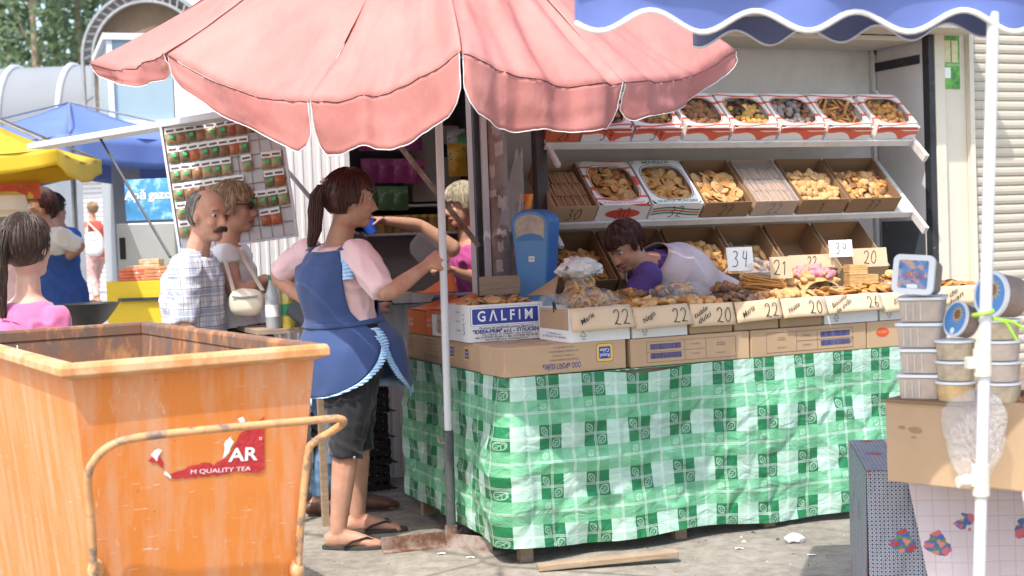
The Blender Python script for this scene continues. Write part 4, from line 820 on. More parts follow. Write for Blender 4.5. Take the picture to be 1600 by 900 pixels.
# ================================================================== tubs table on the right
TZ = .595; c0 = PZ(1351, 737, TZ); yR = c0.y
rt = thing('side_table', 'low table under floral and navy cloths at the right', 'table', V((c0.x+.5, c0.y+.3, 0)))
RM = Matrix.Translation(V((c0.x, c0.y, 0))) @ Matrix.Rotation(R_(-9), 4, 'Z')
MB().b2((.012, .012, TZ-.03), (1.2, .62, TZ-.003), RM).build('table_top', M['wood'], rt)
for x, y in ((.05, .05), (1.15, .05), (.05, .57), (1.15, .57)): MB().b2((x-.02, y-.02, 0), (x+.02, y+.02, TZ-.031), RM).build('leg', M['wood'], rt)
def floral(name, base, dots, grid_=None, blob=(.5, .07, .06)):
    m, t, b, N, L = mk(name); tc = N('ShaderNodeTexCoord'); out = None
    def vor(sc, feat='F1'):
        v = N('ShaderNodeTexVoronoi'); v.feature = feat; v.inputs['Scale'].default_value = sc; L(tc.outputs['UV'], v.inputs['Vector']); return v
    def mixf(f, a, c):
        n = N('ShaderNodeMix'); n.data_type = 'RGBA'; L(f, n.inputs[0])
        if isinstance(a, tuple): n.inputs[6].default_value = (*a, 1)
        else: L(a, n.inputs[6])
        if isinstance(c, tuple): n.inputs[7].default_value = (*c, 1)
        else: L(c, n.inputs[7])
        return n.outputs[2]
    def lt(x, k_):
        n = N('ShaderNodeMath'); n.operation = 'LESS_THAN'; L(x, n.inputs[0]); n.inputs[1].default_value = k_; return n.outputs[0]
    col = base
    sp = N('ShaderNodeSeparateXYZ'); L(tc.outputs['UV'], sp.inputs[0])
    if grid_:                                               # small ring lattice
        wv = N('ShaderNodeVectorMath'); wv.operation = 'FRACTION'; sc = N('ShaderNodeVectorMath'); sc.operation = 'SCALE'; sc.inputs['Scale'].default_value = grid_; L(tc.outputs['UV'], sc.inputs[0]); L(sc.outputs[0], wv.inputs[0])
        sb = N('ShaderNodeVectorMath'); sb.operation = 'DISTANCE'; sb.inputs[1].default_value = (.5, .5, 0); L(wv.outputs[0], sb.inputs[0])
        rg = N('ShaderNodeMath'); rg.operation = 'COMPARE'; L(sb.outputs['Value'], rg.inputs[0]); rg.inputs[1].default_value = .33; rg.inputs[2].default_value = .10; col = mixf(rg.outputs[0], col, dots)
    else:
        for ax in (0, 1):
            fr = N('ShaderNodeMath'); fr.operation = 'FRACT'; mu = N('ShaderNodeMath'); mu.operation = 'MULTIPLY'; mu.inputs[1].default_value = 22; L(sp.outputs[ax], mu.inputs[0]); L(mu.outputs[0], fr.inputs[0]); col = mixf(lt(fr.outputs[0], .06), col, dots)
    v1 = vor(7.5); n2 = N('ShaderNodeTexNoise'); n2.inputs['Scale'].default_value = 26; L(tc.outputs['UV'], n2.inputs['Vector'])
    ad = N('ShaderNodeMath'); ad.operation = 'MULTIPLY_ADD'; L(n2.outputs[0], ad.inputs[0]); ad.inputs[1].default_value = .38; L(v1.outputs['Distance'], ad.inputs[2])
    r = N('ShaderNodeValToRGB'); r.color_ramp.interpolation = 'CONSTANT'; L(n2.outputs[0], r.inputs[0]); e = r.color_ramp.elements; e[0].color = (*blob, 1); e[1].position = .46; e[1].color = (.05, .10, .35, 1); x = e.new(.56); x.color = (.10, .20, .08, 1); x = e.new(.63); x.color = (.55, .20, .20, 1)
    col = mixf(lt(ad.outputs[0], .46), col, r.outputs[0]); L(col, b.inputs['Base Color']); b.inputs['Roughness'].default_value = .45
    n3 = N('ShaderNodeTexNoise'); n3.inputs['Scale'].default_value = 7; n3.inputs['Detail'].default_value = 4; bp = N('ShaderNodeBump'); bp.inputs['Strength'].default_value = .5; bp.inputs['Distance'].default_value = .03; L(n3.outputs[0], bp.inputs['Height']); L(bp.outputs[0], b.inputs['Normal']); return m
M['navy_cloth'] = floral('navy_print', (.035, .045, .085), (.45, .46, .50), 85, (.35, .04, .03)); M['pink_floral'] = floral('pink_floral', (.58, .50, .52), (.50, .38, .42), None, (.5, .12, .14))
mb = MB(); mb.grid(lambda u, v: RM @ V((.005+u*.32, .004-.008*v-.012*v*math.sin(u*12)-.006*noise.noise(V((u*5, v*5, 2))), TZ+.001-v*.56)), 40, 30, uv=lambda u, v: (u*.32, 1-v*.58))
mb.grid(lambda u, v: RM @ V((.004-.006*v, .6-u*.596, TZ+.001-v*.56)), 20, 12, uv=lambda u, v: (u*.6, 1-v*.58)); mb.grid(lambda u, v: RM @ V((.005+u*.3, .004+v*.58, TZ+.002)), 6, 6, uv=lambda u, v: (u*.3, v*.58))
tag(mb.build('navy_tablecloth', M['navy_cloth'], origin=RM), 'navy ring patterned cloth with red flowers hanging at table corner', 'tablecloth')
mb = MB(); mb.grid(lambda u, v: RM @ V((.115+.10*v*(1-u)+u*1.1, -.010-.012*v-.02*v*math.sin(u*21)-.010*noise.noise(V((u*7, v*5, 9))), TZ+.004-v*.57)), 90, 40, uv=lambda u, v: (.02+u*1.1+.09*v*(1-u), 1-v*.58)); mb.grid(lambda u, v: RM @ V((.115+u*1.1, -.009+v*.6, TZ+.0045)), 10, 6, uv=lambda u, v: (u*1.1, v*.6))
tag(mb.build('floral_tablecloth', M['pink_floral'], origin=RM), 'pale pink floral oilcloth draped over the low table', 'tablecloth')
# raised end of the floral cloth, over a heap at right
mb = MB(); a = PZ(1560, 770, TZ)
mb.grid(lambda u, v: a+V((.05+.34*u, -.03-.03*v-.02*math.sin(u*7+v*3), .20*min(1, u*2.2)-(.20*min(1, u*2.2)+.18)*v+.008*noise.noise(V((u*6, v*6, 4)))+.004)), 30, 30, uv=lambda u, v: (.5+u*.5, .5-v*.5))
tag(mb.build('floral_cloth_fold', M['pink_floral'], solid=.002), 'bunched pink floral oilcloth fold rising beside the white pole', 'tablecloth')
# big kraft box
zB = TZ+.006; b0 = PZ(1386, 752, zB); b1 = PZ(1516, 766, zB); d = b1-b0; angB = math.atan2(d.y, d.x); KB = Matrix.Translation(b0) @ Matrix.Rotation(angB, 4, 'Z'); wK = d.length; hK = .226
bx = closed_box('cardboard_box', 'plain pale kraft box under the plastic tubs with scuff marks', KB, wK, .32, hK, M['kraft'], None, False)
m = MB(); m.b2((-.006, -.01, hK+.0005), (wK+.01, .32, hK+.004), KB); m.build('top_flap', M['kraft_dk'], bx)
for x, z, r in ((.09, .15, .016), (.05, .155, .008), (.085, .13, .006)):
    m = MB(); n = 14; m.add([face(KB, x+r*1.3*math.cos(6.28*k_/n)*(1+.4*noise.noise(V((k_, x*9, 0)))), z+r*.6*math.sin(6.28*k_/n)*(1+.5*noise.noise(V((k_, 3, x)))), .0009) @ V((0, 0, 0)) for k_ in range(n)], [tuple(range(n))]); m.build('scuff', M['kraft_in'], bx)
zT = zB+hK+.0045
halva = mat('halva', (.50, .38, .29), .8, .2, 25, .3, 60); halva_d = mat('halva_d', (.26, .15, .095), .8, .3, 25, .3, 60); halva_g = mat('halva_g', (.48, .36, .20), .8, .4, 40, .4, 60)
def tub(M4, w, d, h, fill, label, group, lidm='lid', rnd=False, picture=False):
    t = thing('food_tub', label, 'tub', M4, group)
    def loft(k0, k1, z0, z1, m_, nm):
        m = MB(); 
        if rnd: m.lathe([(w/2*k0, z0), (w/2*k1, z1)], 28, M4)
        else:
            a = rrect(w*k0, d*k0, .018); b = rrect(w*k1, d*k1, .018); n = len(a)
            m.add([M4 @ V((*p, z0)) for p in a]+[M4 @ V((*p, z1)) for p in b], [tuple(range(n))[::-1], tuple(range(n, 2*n))]+[(i, (i+1) % n, n+(i+1) % n, n+i) for i in range(n)], 0, False)
        return m.build(nm, m_, t)
    loft(.86, .95, .0, h*.88, M['tub'], 'tub_wall'); loft(.845, .935, .003, h*.85, fill, 'filling')
    loft(1.0, 1.0, h*.885, h, M[lidm], 'lid')
    if not rnd:
        m = MB()
        for i in range(3): m.b2((-w*.3+i*w*.15-.0006, -d*.475, h*.1), (-w*.3+i*w*.15+.0006, -d*.470, h*.8), M4)
        m.build('rib', M['lid'], t)
    if picture:
        if rnd:
            P4 = M4 @ Matrix.Translation((0, 0, h+.0006)); n = 28
            def disc(r0, m_, z, nm, cx=0, cy=0):
                m = MB(); m.add([P4 @ V((cx+r0*math.cos(6.283*k_/n), cy+r0*math.sin(6.283*k_/n), z)) for k_ in range(n)], [tuple(range(n))]); m.build(nm, m_, t)
            disc(w*.43, mat('sky_print', (.10, .28, .60), .4, .2), 0, 'picture'); 
            m = MB()
            for k_ in range(14):
                a = 6.283*k_/14; m.add([P4 @ V((.008+w*.12*math.cos(a-.22), .012+w*.12*math.sin(a-.22), .0007)), P4 @ V((.008+w*.27*math.cos(a), .012+w*.27*math.sin(a), .0007)), P4 @ V((.008+w*.12*math.cos(a+.22), .012+w*.12*math.sin(a+.22), .0007))], [(0, 1, 2)])
            m.build('sunflower_petals', M['print_yellow'], t); disc(w*.13, BM['brown'], .001, 'sunflower_heart', .008, .012); disc(w*.09, M['print_white'], .001, 'price_sticker', 0, -w*.33)
        else:
            P4 = M4 @ Matrix.Translation((0, 0, h)) @ Matrix.Rotation(R_(-90), 4, 'X')
            flat(P4, rrect(w*.72, d*.72, .006), .0008, mat('sea_print', (.12, .25, .50), .4, .5, 40, c2=(.60, .32, .18), patch=35, cut=(.52, .56)), 'picture', t)
            flat(P4 @ Matrix.Translation((0, 0, -d*.3)), rrect(w*.26, d*.1, .002), .0012, M['print_white'], 'price_sticker', t)
            text('HALVA', P4 @ Matrix.Translation((0, -.0014, -.004)), .024, M['red_ink'], 'lettering', t, width=w*.5)
    return t
GT = 'rectangular plastic tubs on the kraft box'; tw = .128; th = .070; x0 = .070
TM = lambda x, y, z, rz=0: KB @ Matrix.Translation((x, y, z)) @ Matrix.Rotation(R_(rz), 4, 'Z')
for i in range(4): tub(TM(x0+.003*(i % 2), .094, zT-b0.z+(th+.001)*i, 4*(i % 2)+18), tw, .165, th, halva, ['lowest clear rectangular tub of grey halva in its stack', 'second clear rectangular halva tub up from the kraft box', 'third clear rectangular halva tub up from the kraft box', 'clear rectangular halva tub right under the tilted one'][i], GT)
ztop = zT+(th+.001)*4
T4 = Matrix.Translation(KB @ V((x0+.016, .05, ztop-b0.z+.056))) @ Matrix.Rotation(angB+R_(10), 4, 'Z') @ Matrix.Rotation(R_(82), 4, 'X') @ Matrix.Rotation(R_(-4), 4, 'Z') @ Matrix.Translation((0, 0, -.05))
tub(T4, .114, .108, th+.033, halva_d, 'rectangular tub on its side showing picture lid on the stack', GT, picture=True)
G3 = 'round plastic tubs on the kraft box'; rw = .109; rh = .055; names = iter(['lowest round tub of yellow nuts beside rectangular stack', 'middle round tub of golden crumbs beside rectangular stack', 'round tub of crumbs under the leaning sunflower lid', 'lowest round tub behind the clear plastic bag', 'second round tub up behind the clear plastic bag', 'third round tub up beside the white pole', 'topmost round tub of brown paste under the big sunflower lid'])
for i in range(3): tub(TM(.184, .055, zT-b0.z+(rh+.001)*i), rw, rw, rh, (halva_g if i else BM['yellow']), next(names), G3, rnd=True)
for i in range(4): tub(TM(.298, .083, zT-b0.z+(rh+.001)*i), rw, rw, rh, (halva_g, halva, halva, halva_g)[i], next(names), G3, rnd=True)
for i, l in enumerate(('lowest dark tub behind the white pole', 'middle dark tub behind the white pole', 'upper dark tub behind the white pole', 'topmost dark tub behind the white pole')): tub(TM(.41, .22, zT-b0.z+.001+(.068+.001)*i), .134, .134, .068, halva_d, l, G3)
z3_ = zT+(rh+.001)*3
tub(Matrix.Translation(KB @ V((.198, .066, z3_-b0.z+.051))) @ Matrix.Rotation(angB-R_(28), 4, 'Z') @ Matrix.Rotation(R_(74), 4, 'X') @ Matrix.Translation((0, 0, -.03)), .102, .102, .050, halva_d, 'small round tub leaning upright with yellow sunflower lid', G3, rnd=True, picture=True)
tub(Matrix.Translation(KB @ V((.322, .066, zT+(rh+.001)*4-b0.z+.061))) @ Matrix.Rotation(angB-R_(24), 4, 'Z') @ Matrix.Rotation(R_(82), 4, 'X') @ Matrix.Translation((0, 0, -.035)), .126, .126, .085, halva_d, 'large round tub on its side with blue sunflower lid', G3, rnd=True, picture=True)
# open box with bag at right
ob = KB @ Matrix.Translation((.30, -.02, hK-.05)) @ Matrix.Rotation(R_(4), 4, 'Z')
rb = KB @ Matrix.Translation((wK+.01, .05, 0)); open_box('cardboard_box', 'open kraft carton of broken brown pieces beside the pole', rb, .32, .28, .235, M['kraft'], M['kraft_in'], cat='box')
pile('broken brown halva pieces in the open carton beside the pole', rb @ Matrix.Translation((.01, .01, 0)), .30, .26, [('lump', 'brown'), ('lump', 'grey')], 40, z0=.20, hump=.03, bed='brown')
mb = MB(); X = KB @ Matrix.Translation((wK+.03, -.035, .15)); mb.ell((0, 0, 0), (.088, .03, .13), nu=36, nv=26)
for q in mb.v: q.x *= 1+.35*(q.z/.13); q *= 1+.16*noise.noise(q*14+V((3, 0, 0)))+.06*noise.noise(q*40)
mb.v = [X @ q for q in mb.v]; tag(mb.build('plastic_bag', M['film_thick']), 'clear crumpled plastic bag hanging over the kraft box edge', 'bag')
# ================================================================== blue tent with white pole
ty = 3.05; pt = PY(1551, 55, ty); pb = PY(1530, 900, ty); dz = (pt-pb); foot = pb-dz*(pb.z/dz.z)
tp = thing('market_tent', 'blue market tent with scalloped white trimmed valance on a white pole', 'tent', foot)
top = pt+dz.normalized()*.05
MB().tube([foot, top], .0132, 16).build('pole', M['white_paint'], tp)
for (py, h_) in ((566, .03), (750, .034)):
    c = PY(1535 if py < 600 else 1532, py, ty); m = MB(); m.tube([c-V((0, 0, h_)), c+V((0, 0, h_))], .0195, 18); m.b2((-.036, -.012, -.012), (-.018, .012, .012), Matrix.Translation(c)); cl_ = m.build('clamp', M['cream'], tp)
    if py > 600: MB().tube([c+V((-.03, -.01, .0)), c+V((-.055, -.015, 0))], .013, 12).build('clamp_knob', M['cream'], cl_)
MB().lathe([(.16, 0), (.16, .03), (.03, .05), (.03, .12)], 24, Matrix.Translation(V((foot.x, foot.y, 0)))).build('foot_plate', M['pole_grey'], tp)
M['tent_blue'] = translucent(mat('tent_blue', (.17, .24, .58), .6, .12, 5, .25, 8), (.16, .22, .55), .25)
M['tent_shade'] = translucent(mat('tent_shade', (.20, .22, .33), .7, .1, 5, .2, 12), (.25, .28, .45), .2)  # blue tent cloth greyed: shade inside the far valance painted into the colour
xl = PY(898, 20, ty).x; xr = xl+2.6; zN = PY(1422, 12, ty).z; per = .228; yb = 4.45; zF = PY(1422, 28, yb).z
ph = (PY(1422, 45, ty).x % per)
def scal(x, p0): return .5-.5*math.cos(2*math.pi*((x-p0)/per+.5))
def nearv(u, v): x = xl+u*(xr-xl); z0 = zN+.012-.0367*(x-PY(1422, 12, ty).x); return V((x, ty-.02+.012*math.sin(x*17)*v+.02*v, z0+.035-v*(.055+.045*scal(x, ph))))
m = MB(); m.grid(nearv, 160, 8); m.build('valance', M['tent_blue'], tp, solid=.001)
m = MB(); m.tube([nearv(i/160, 1)-V((0, .003, 0)) for i in range(161)], .0062, 8); m.build('trim', M['white_cloth'], tp)
ph2 = PY(1425, 57, yb).x % per
def farv(u, v): x = xl+.45+u*(xr-xl-.45); return V((x, yb+.01*math.sin(x*15)*v, zF+.03-v*(.05+.05*scal(x, ph2))))
m = MB(); m.grid(farv, 140, 6); m.build('valance', M['tent_shade'], tp, solid=.001)
m = MB(); m.tube([farv(i/140, 1) for i in range(141)], .004, 6); m.build('trim', M['white_cloth'], tp)
pk = V(((xl+xr)/2+.2, (ty+yb)/2, zN+.75))
def roof(a, b):
    def f(u, v): p = a.lerp(b, u); q = p.lerp(pk, v); q.z -= .16*math.sin(math.pi*v)*.6+.02*noise.noise(q*3); return q
    m = MB(); m.grid(f, 30, 12); m.build('canopy_panel', M['tent_blue'], tp, solid=.001)
_dz = .0367*(PY(1422, 12, ty).x-xl); cN0, cN1, cF0, cF1 = V((xl, ty-.02, zN+.045+_dz)), V((xr, ty-.02, zN+.045+_dz-.0367*(xr-xl))), V((xl+.45, yb, zF+.03)), V((xr, yb, zF+.03))
for a, b in ((cN0, cN1), (cN1, cF1), (cF1, cF0), (cF0, cN0)): roof(a, b)
m = MB(); m.tube([cN0, cN1], .012, 8); m.tube([cF0, cF1], .012, 8); m.tube([cN1, cF1], .012, 8); m.tube([cN0, cF0], .012, 8); m.build('frame', M['steel'], tp)
for e_ in (cF1, cN1+V((-.05, .02, 0))): m = MB(); m.tube([V((e_.x, e_.y, 0)), e_], .0185, 12); m.build('pole', M['white_paint'], tp)
c = PY(1536, 498, ty); m = MB(); m.tube([c+V((.021*math.cos(a*.7), .021*math.sin(a*.7), .002*a)) for a in range(10)], .0045, 6)
for dx, dz_ in ((.05, -.05), (.10, -.045)): m.tube([c+V((.02, -.012, 0)), c+V((.03+dx*.3, -.014, -.008)), c+V((.02+dx, -.01, dz_))], .0035, 6)
tag(m.build('green_ribbon', mat('green_ribbon', (.30, .55, .05), .5, .1)), 'lime green ribbon tied round the white tent pole', 'ribbon')
# ================================================================== orange refuse bin
BT = 1.04; n0, n1, n2 = PZ(94, 570, BT), PZ(516, 537, BT), PZ(303, 497, BT)
eu = (n1-n0).normalized(); ev = V((-eu.y, eu.x, 0)); LU = (n1-n0).length; LV = (n2-n1).dot(ev)
BIN = Matrix(((eu.x, ev.x, 0, n0.x), (eu.y, ev.y, 0, n0.y), (0, 0, 1, 0), (0, 0, 0, 1)))
bn = thing('refuse_bin', 'big worn orange steel refuse bin with tubular push handle', 'bin', BIN @ Matrix.Translation((LU/2, LV/2, 0)))
def bin_mat(name, inside=False):
    m, t, b, N, L = mk(name); tc = N('ShaderNodeTexCoord')
    def noi(sc, st=(1, 1, 1), det=8, ro=.65):
        mp = N('ShaderNodeMapping'); mp.inputs['Scale'].default_value = st; L(tc.outputs['Object'], mp.inputs[0]); n = N('ShaderNodeTexNoise'); n.inputs['Scale'].default_value = sc; n.inputs['Detail'].default_value = det; n.inputs['Roughness'].default_value = ro; L(mp.outputs[0], n.inputs['Vector']); return n.outputs[0]
    def ramp(x, a, b_):
        r = N('ShaderNodeValToRGB'); r.color_ramp.elements[0].position = a; r.color_ramp.elements[1].position = b_; L(x, r.inputs[0]); return r.outputs[0]
    def mix(f, a, c):
        n = N('ShaderNodeMix'); n.data_type = 'RGBA'; L(f, n.inputs[0])
        for i, q in ((6, a), (7, c)):
            if isinstance(q, tuple): n.inputs[i].default_value = (*q, 1)
            else: L(q, n.inputs[i])
        return n.outputs[2]
    if inside:
        c = mix(ramp(noi(7, (1, 1, .5)), .35, .65), (.10, .085, .075), (.26, .10, .04)); c = mix(ramp(noi(13, (1, 1, .4)), .52, .66), c, (.42, .20, .08)); c = mix(ramp(noi(40), .68, .74), c, (.5, .45, .4))
    else:
        c = mix(ramp(noi(2.2), .3, .7), (.60, .175, .022), (.66, .22, .042)); c = mix(ramp(noi(5, (3, 3, .35)), .45, .74), c, (.60, .33, .19))
        c = mix(ramp(noi(26, (1.6, 1.6, .45)), .64, .72), c, (.62, .42, .28)); c = mix(ramp(noi(60, (1, 1, 1), 3), .70, .74), c, (.13, .08, .06)); c = mix(ramp(noi(34, (.35, .35, 5), 4), .665, .70), c, (.66, .50, .38)); c = mix(ramp(noi(3.1, (1, 1, .6), 10, .8), .62, .70), c, (.42, .14, .03))
    L(c, b.inputs['Base Color']); b.inputs['Roughness'].default_value = .85 if inside else .5
    bp = N('ShaderNodeBump'); bp.inputs['Strength'].default_value = .25; bp.inputs['Distance'].default_value = .006; L(noi(9), bp.inputs['Height']); L(bp.outputs[0], b.inputs['Normal']); return m
M['bin'] = bin_mat('bin_orange'); M['bin_in'] = bin_mat('bin_rust', True); M['bin_rim'] = mat('bin_rim', (.58, .26, .09), .6, .2, 8, .2, 30, c2=(.62, .40, .22), patch=9, cut=(.4, .6))
TP = .10; z0b, z1b = .14, 1.015; li = .034
def brect(z, ins): k_ = li+ins+TP*(z1b-z); return [BIN @ V(q) for q in ((k_, k_, z), (LU-k_, k_, z), (LU-k_, LV-k_, z), (k_, LV-k_, z))]
for i, nm in enumerate(('front_wall', 'side_wall', 'back_wall', 'side_wall')):
    o0, o1, q0, q1 = brect(z0b, 0), brect(z1b, 0), brect(z0b, .004), brect(z1b, .004); j = (i+1) % 4; m = MB()
    m.grid(lambda u, v: o0[i].lerp(o0[j], u).lerp(o1[i].lerp(o1[j], u), v)+(BIN.to_3x3() @ V(((0, -1), (1, 0), (0, 1), (-1, 0))[i]+(0,)))*(.0025*math.sin(math.pi*u)*math.sin(math.pi*v)*(.6+.8*noise.noise(V((u*3, v*3, i))))), 16, 10)
    m.grid(lambda u, v: q0[j].lerp(q0[i], u).lerp(q1[j].lerp(q1[i], u), v), 4, 4, mi=1); m.build(nm, [M['bin'], M['bin_in']], bn)
m = MB(); q = brect(z0b, 0); m.add(q, [(0, 1, 2, 3)]); m.build('floor_plate', M['bin_in'], bn)
prof = [(a_, b_+.04) for a_, b_ in ((.033, .955), (.0, .968), (.0, .988), (.006, 1.0), (.040, 1.0), (.044, .99), (.044, .955))]
for i in range(4):
    cs = [V((0, 0, 0)), V((LU, 0, 0)), V((LU, LV, 0)), V((0, LV, 0))]; a, b = cs[i], cs[(i+1) % 4]; d = (b-a).normalized(); inn = V((-d.y, d.x, 0)); m = MB()
    vs = [BIN @ (a+d*p[0]+inn*p[0]+V((0, 0, p[1]))) for p in prof]+[BIN @ (b-d*p[0]+inn*p[0]+V((0, 0, p[1]))) for p in prof]; n = len(prof)
    m.add(vs, [tuple(range(n)), tuple(range(2*n-1, n-1, -1))]+[(k_, n+k_, n+(k_+1) % n, (k_+1) % n) for k_ in range(n)]); m.build('rim_bar', M['bin_rim'] if i in (0, 3) else M['bin_in'], bn, bev=.003)
fk = lambda z: li+TP*(z1b-z)                                # front face y at height z
def fpt(px, py, off):                                       # point on the front face (offset outward)
    d = ray(px, py); nrm = (BIN.to_3x3() @ V((0, -1, -TP))).normalized(); p0 = BIN @ V((LU/2, fk(.6)-off, .6)); return CAM+d*((p0-CAM).dot(nrm)/d.dot(nrm))
hp = [fpt(150, 960, .03), fpt(143, 820, .05), fpt(137, 752, .075), fpt(146, 722, .09), fpt(172, 697, .105), fpt(220, 683, .11), fpt(360, 668, .115), fpt(500, 656, .12), fpt(528, 654, .12), fpt(537, 660, .11), fpt(518, 674, .07), fpt(490, 692, .035), fpt(481, 712, .025), fpt(470, 820, .02), fpt(462, 960, .02)]
sm_ = []
for i in range(len(hp)-1):
    for k_ in range(4):
        p_ = [hp[max(i-1, 0)], hp[i], hp[i+1], hp[min(i+2, len(hp)-1)]]; t_ = k_/4
        sm_.append(.5*((2*p_[1])+(p_[2]-p_[0])*t_+(2*p_[0]-5*p_[1]+4*p_[2]-p_[3])*t_*t_+(3*p_[1]-p_[0]-3*p_[2]+p_[3])*t_**3))
m = MB(); m.tube(sm_+[hp[-1]], .0108, 12); m.build('push_handle', mat('handle', (.62, .32, .14), .5, .2, 10, .1, 30, c2=(.20, .15, .12), patch=18, cut=(.50, .60)), bn)
for (px, py) in ((150, 890), (464, 890)): c = fpt(px, py, .012); m = MB(); m.ell(c, (.022, .022, .03)); m.build('handle_bracket', M['bin_rim'], bn)
def sticker(pts, m_, off, nm, par):
    rj = random.Random(len(pts)); p2 = []
    for i, (a_, b_) in enumerate(pts):
        c_, d_ = pts[(i+1) % len(pts)]; L_ = math.hypot(c_-a_, d_-b_); n_ = max(1, int(L_/5)); st_ = 0 if (a_ > 405 and c_ > 405) else 1.6
        p2 += [(a_+(c_-a_)*k_/n_+rj.uniform(-st_, st_), b_+(d_-b_)*k_/n_+rj.uniform(-st_, st_)) for k_ in range(n_)]
    pts = p2; m = MB(); m.add([fpt(x, y, off) for x, y in pts], [tuple(range(len(pts)))]); return m.build(nm, m_, par)
st = thing('torn_sticker', 'torn red tea sticker remnants on the orange bin', 'sticker', fpt(350, 745, .006))
M['sticker_red'] = mat('sticker_red', (.50, .035, .04), .45, .2, 20, .4, 60, c2=(.75, .70, .68), patch=30, cut=(.66, .70))
sticker([(366, 698), (374, 680), (390, 666), (413, 650), (413, 735), (404, 738), (372, 736), (350, 742), (330, 744), (300, 746), (268, 748), (262, 741), (282, 735), (300, 728), (320, 722), (333, 727), (345, 721), (356, 716)], M['sticker_red'], .0035, 'red_remnant', st)
sticker([(232, 721), (240, 712), (246, 702), (250, 712), (256, 722), (253, 734), (246, 724)], M['sticker_red'], .0035, 'red_remnant', st)
for pts in ([(236, 712), (246, 700), (252, 704), (246, 720)], [(258, 737), (268, 744), (266, 748), (256, 742)], [(352, 688), (360, 680), (364, 690), (356, 712), (348, 716)], [(372, 656), (380, 652), (384, 657), (376, 664)]): sticker(pts, M['print_white'], .0042, 'paper_remnant', st)
def fM(px, py, off, rz=0):
    p = fpt(px, py, off); x = (fpt(px+50, py-3, off)-p).normalized(); nrm = (BIN.to_3x3() @ V((0, -1, -TP))).normalized(); z = -nrm.cross(x) if (nrm.cross(x)).z < 0 else nrm.cross(x)
    return Matrix(((x.x, -nrm.x, z.x, p.x), (x.y, -nrm.y, z.y, p.y), (x.z, -nrm.z, z.z, p.z), (0, 0, 0, 1)))
text('AR', fM(380, 711, .005), .052, M['print_white'], 'lettering', st, width=.085, bold=.0012); text('M QUALITY TEA', fM(345, 735, .005), .017, M['print_white'], 'lettering', st, width=.17)
text('°', fM(407, 690, .005), .03, M['print_white'], 'lettering', st)
p0 = BIN @ V((.23, LV-.06, .985)); m = MB(); m.tube([p0+V((.0, -.003, 0)), p0+V((.003, -.012, -.04)), p0+V((.012, -.02, -.07)), p0+V((.03, -.02, -.085)), p0+V((.022, -.02, -.10))], .0025, 6)
tag(m.build('string', M['white_cloth']), 'knotted white string hanging inside the bin rim', 'string')
for x, y in ((.12, .12), (LU-.12, .12), (.12, LV-.12), (LU-.12, LV-.12)): m = MB(); m.lathe([(.001, -.02), (.06, -.02), (.07, -.012), (.07, .012), (.06, .02), (.001, .02)], 20, BIN @ Matrix.Translation((x, y, .0705)) @ Matrix.Rotation(R_(90), 4, 'Y')); m.build('wheel', M['black_plastic'], bn)
# ================================================================== red umbrella
M['umb'] = translucent(mat('umbrella_cloth', (.56, .225, .20), .75, .10, 5, .8, 16, c2=(.64, .31, .275), patch=2.0, cut=(.36, .66), stretch=(1, 1, .55)), (.75, .24, .20), .34)
ub = PZ(706, 853, 0); um = thing('market_umbrella', 'faded red market umbrella with white edged valance and white pole', 'umbrella', ub)
pk = V((-.26, 5.75, 3.05)); rim = [PQ(140, 98, 6.05), PQ(258, 83, 5.45), PQ(486, 160, 4.88), PQ(719, 84, 4.55), PQ(975, 128, 4.85), PQ(1150, 78, 5.55), V((.62, 6.65, 2.57)), V((-.25, 7.0, 2.6)), V((-1.1, 6.85, 2.55))]
NR = len(rim); cen = sum(rim, V())/NR; deep = [.05, .09, .185, .20, .15, .07, .15, .15, .15]
edges = MB(); ribs = MB()
def hangd(a, b, i, u): return deep[i]*(1-u)+deep[(i+1) % NR]*u
pipes = []
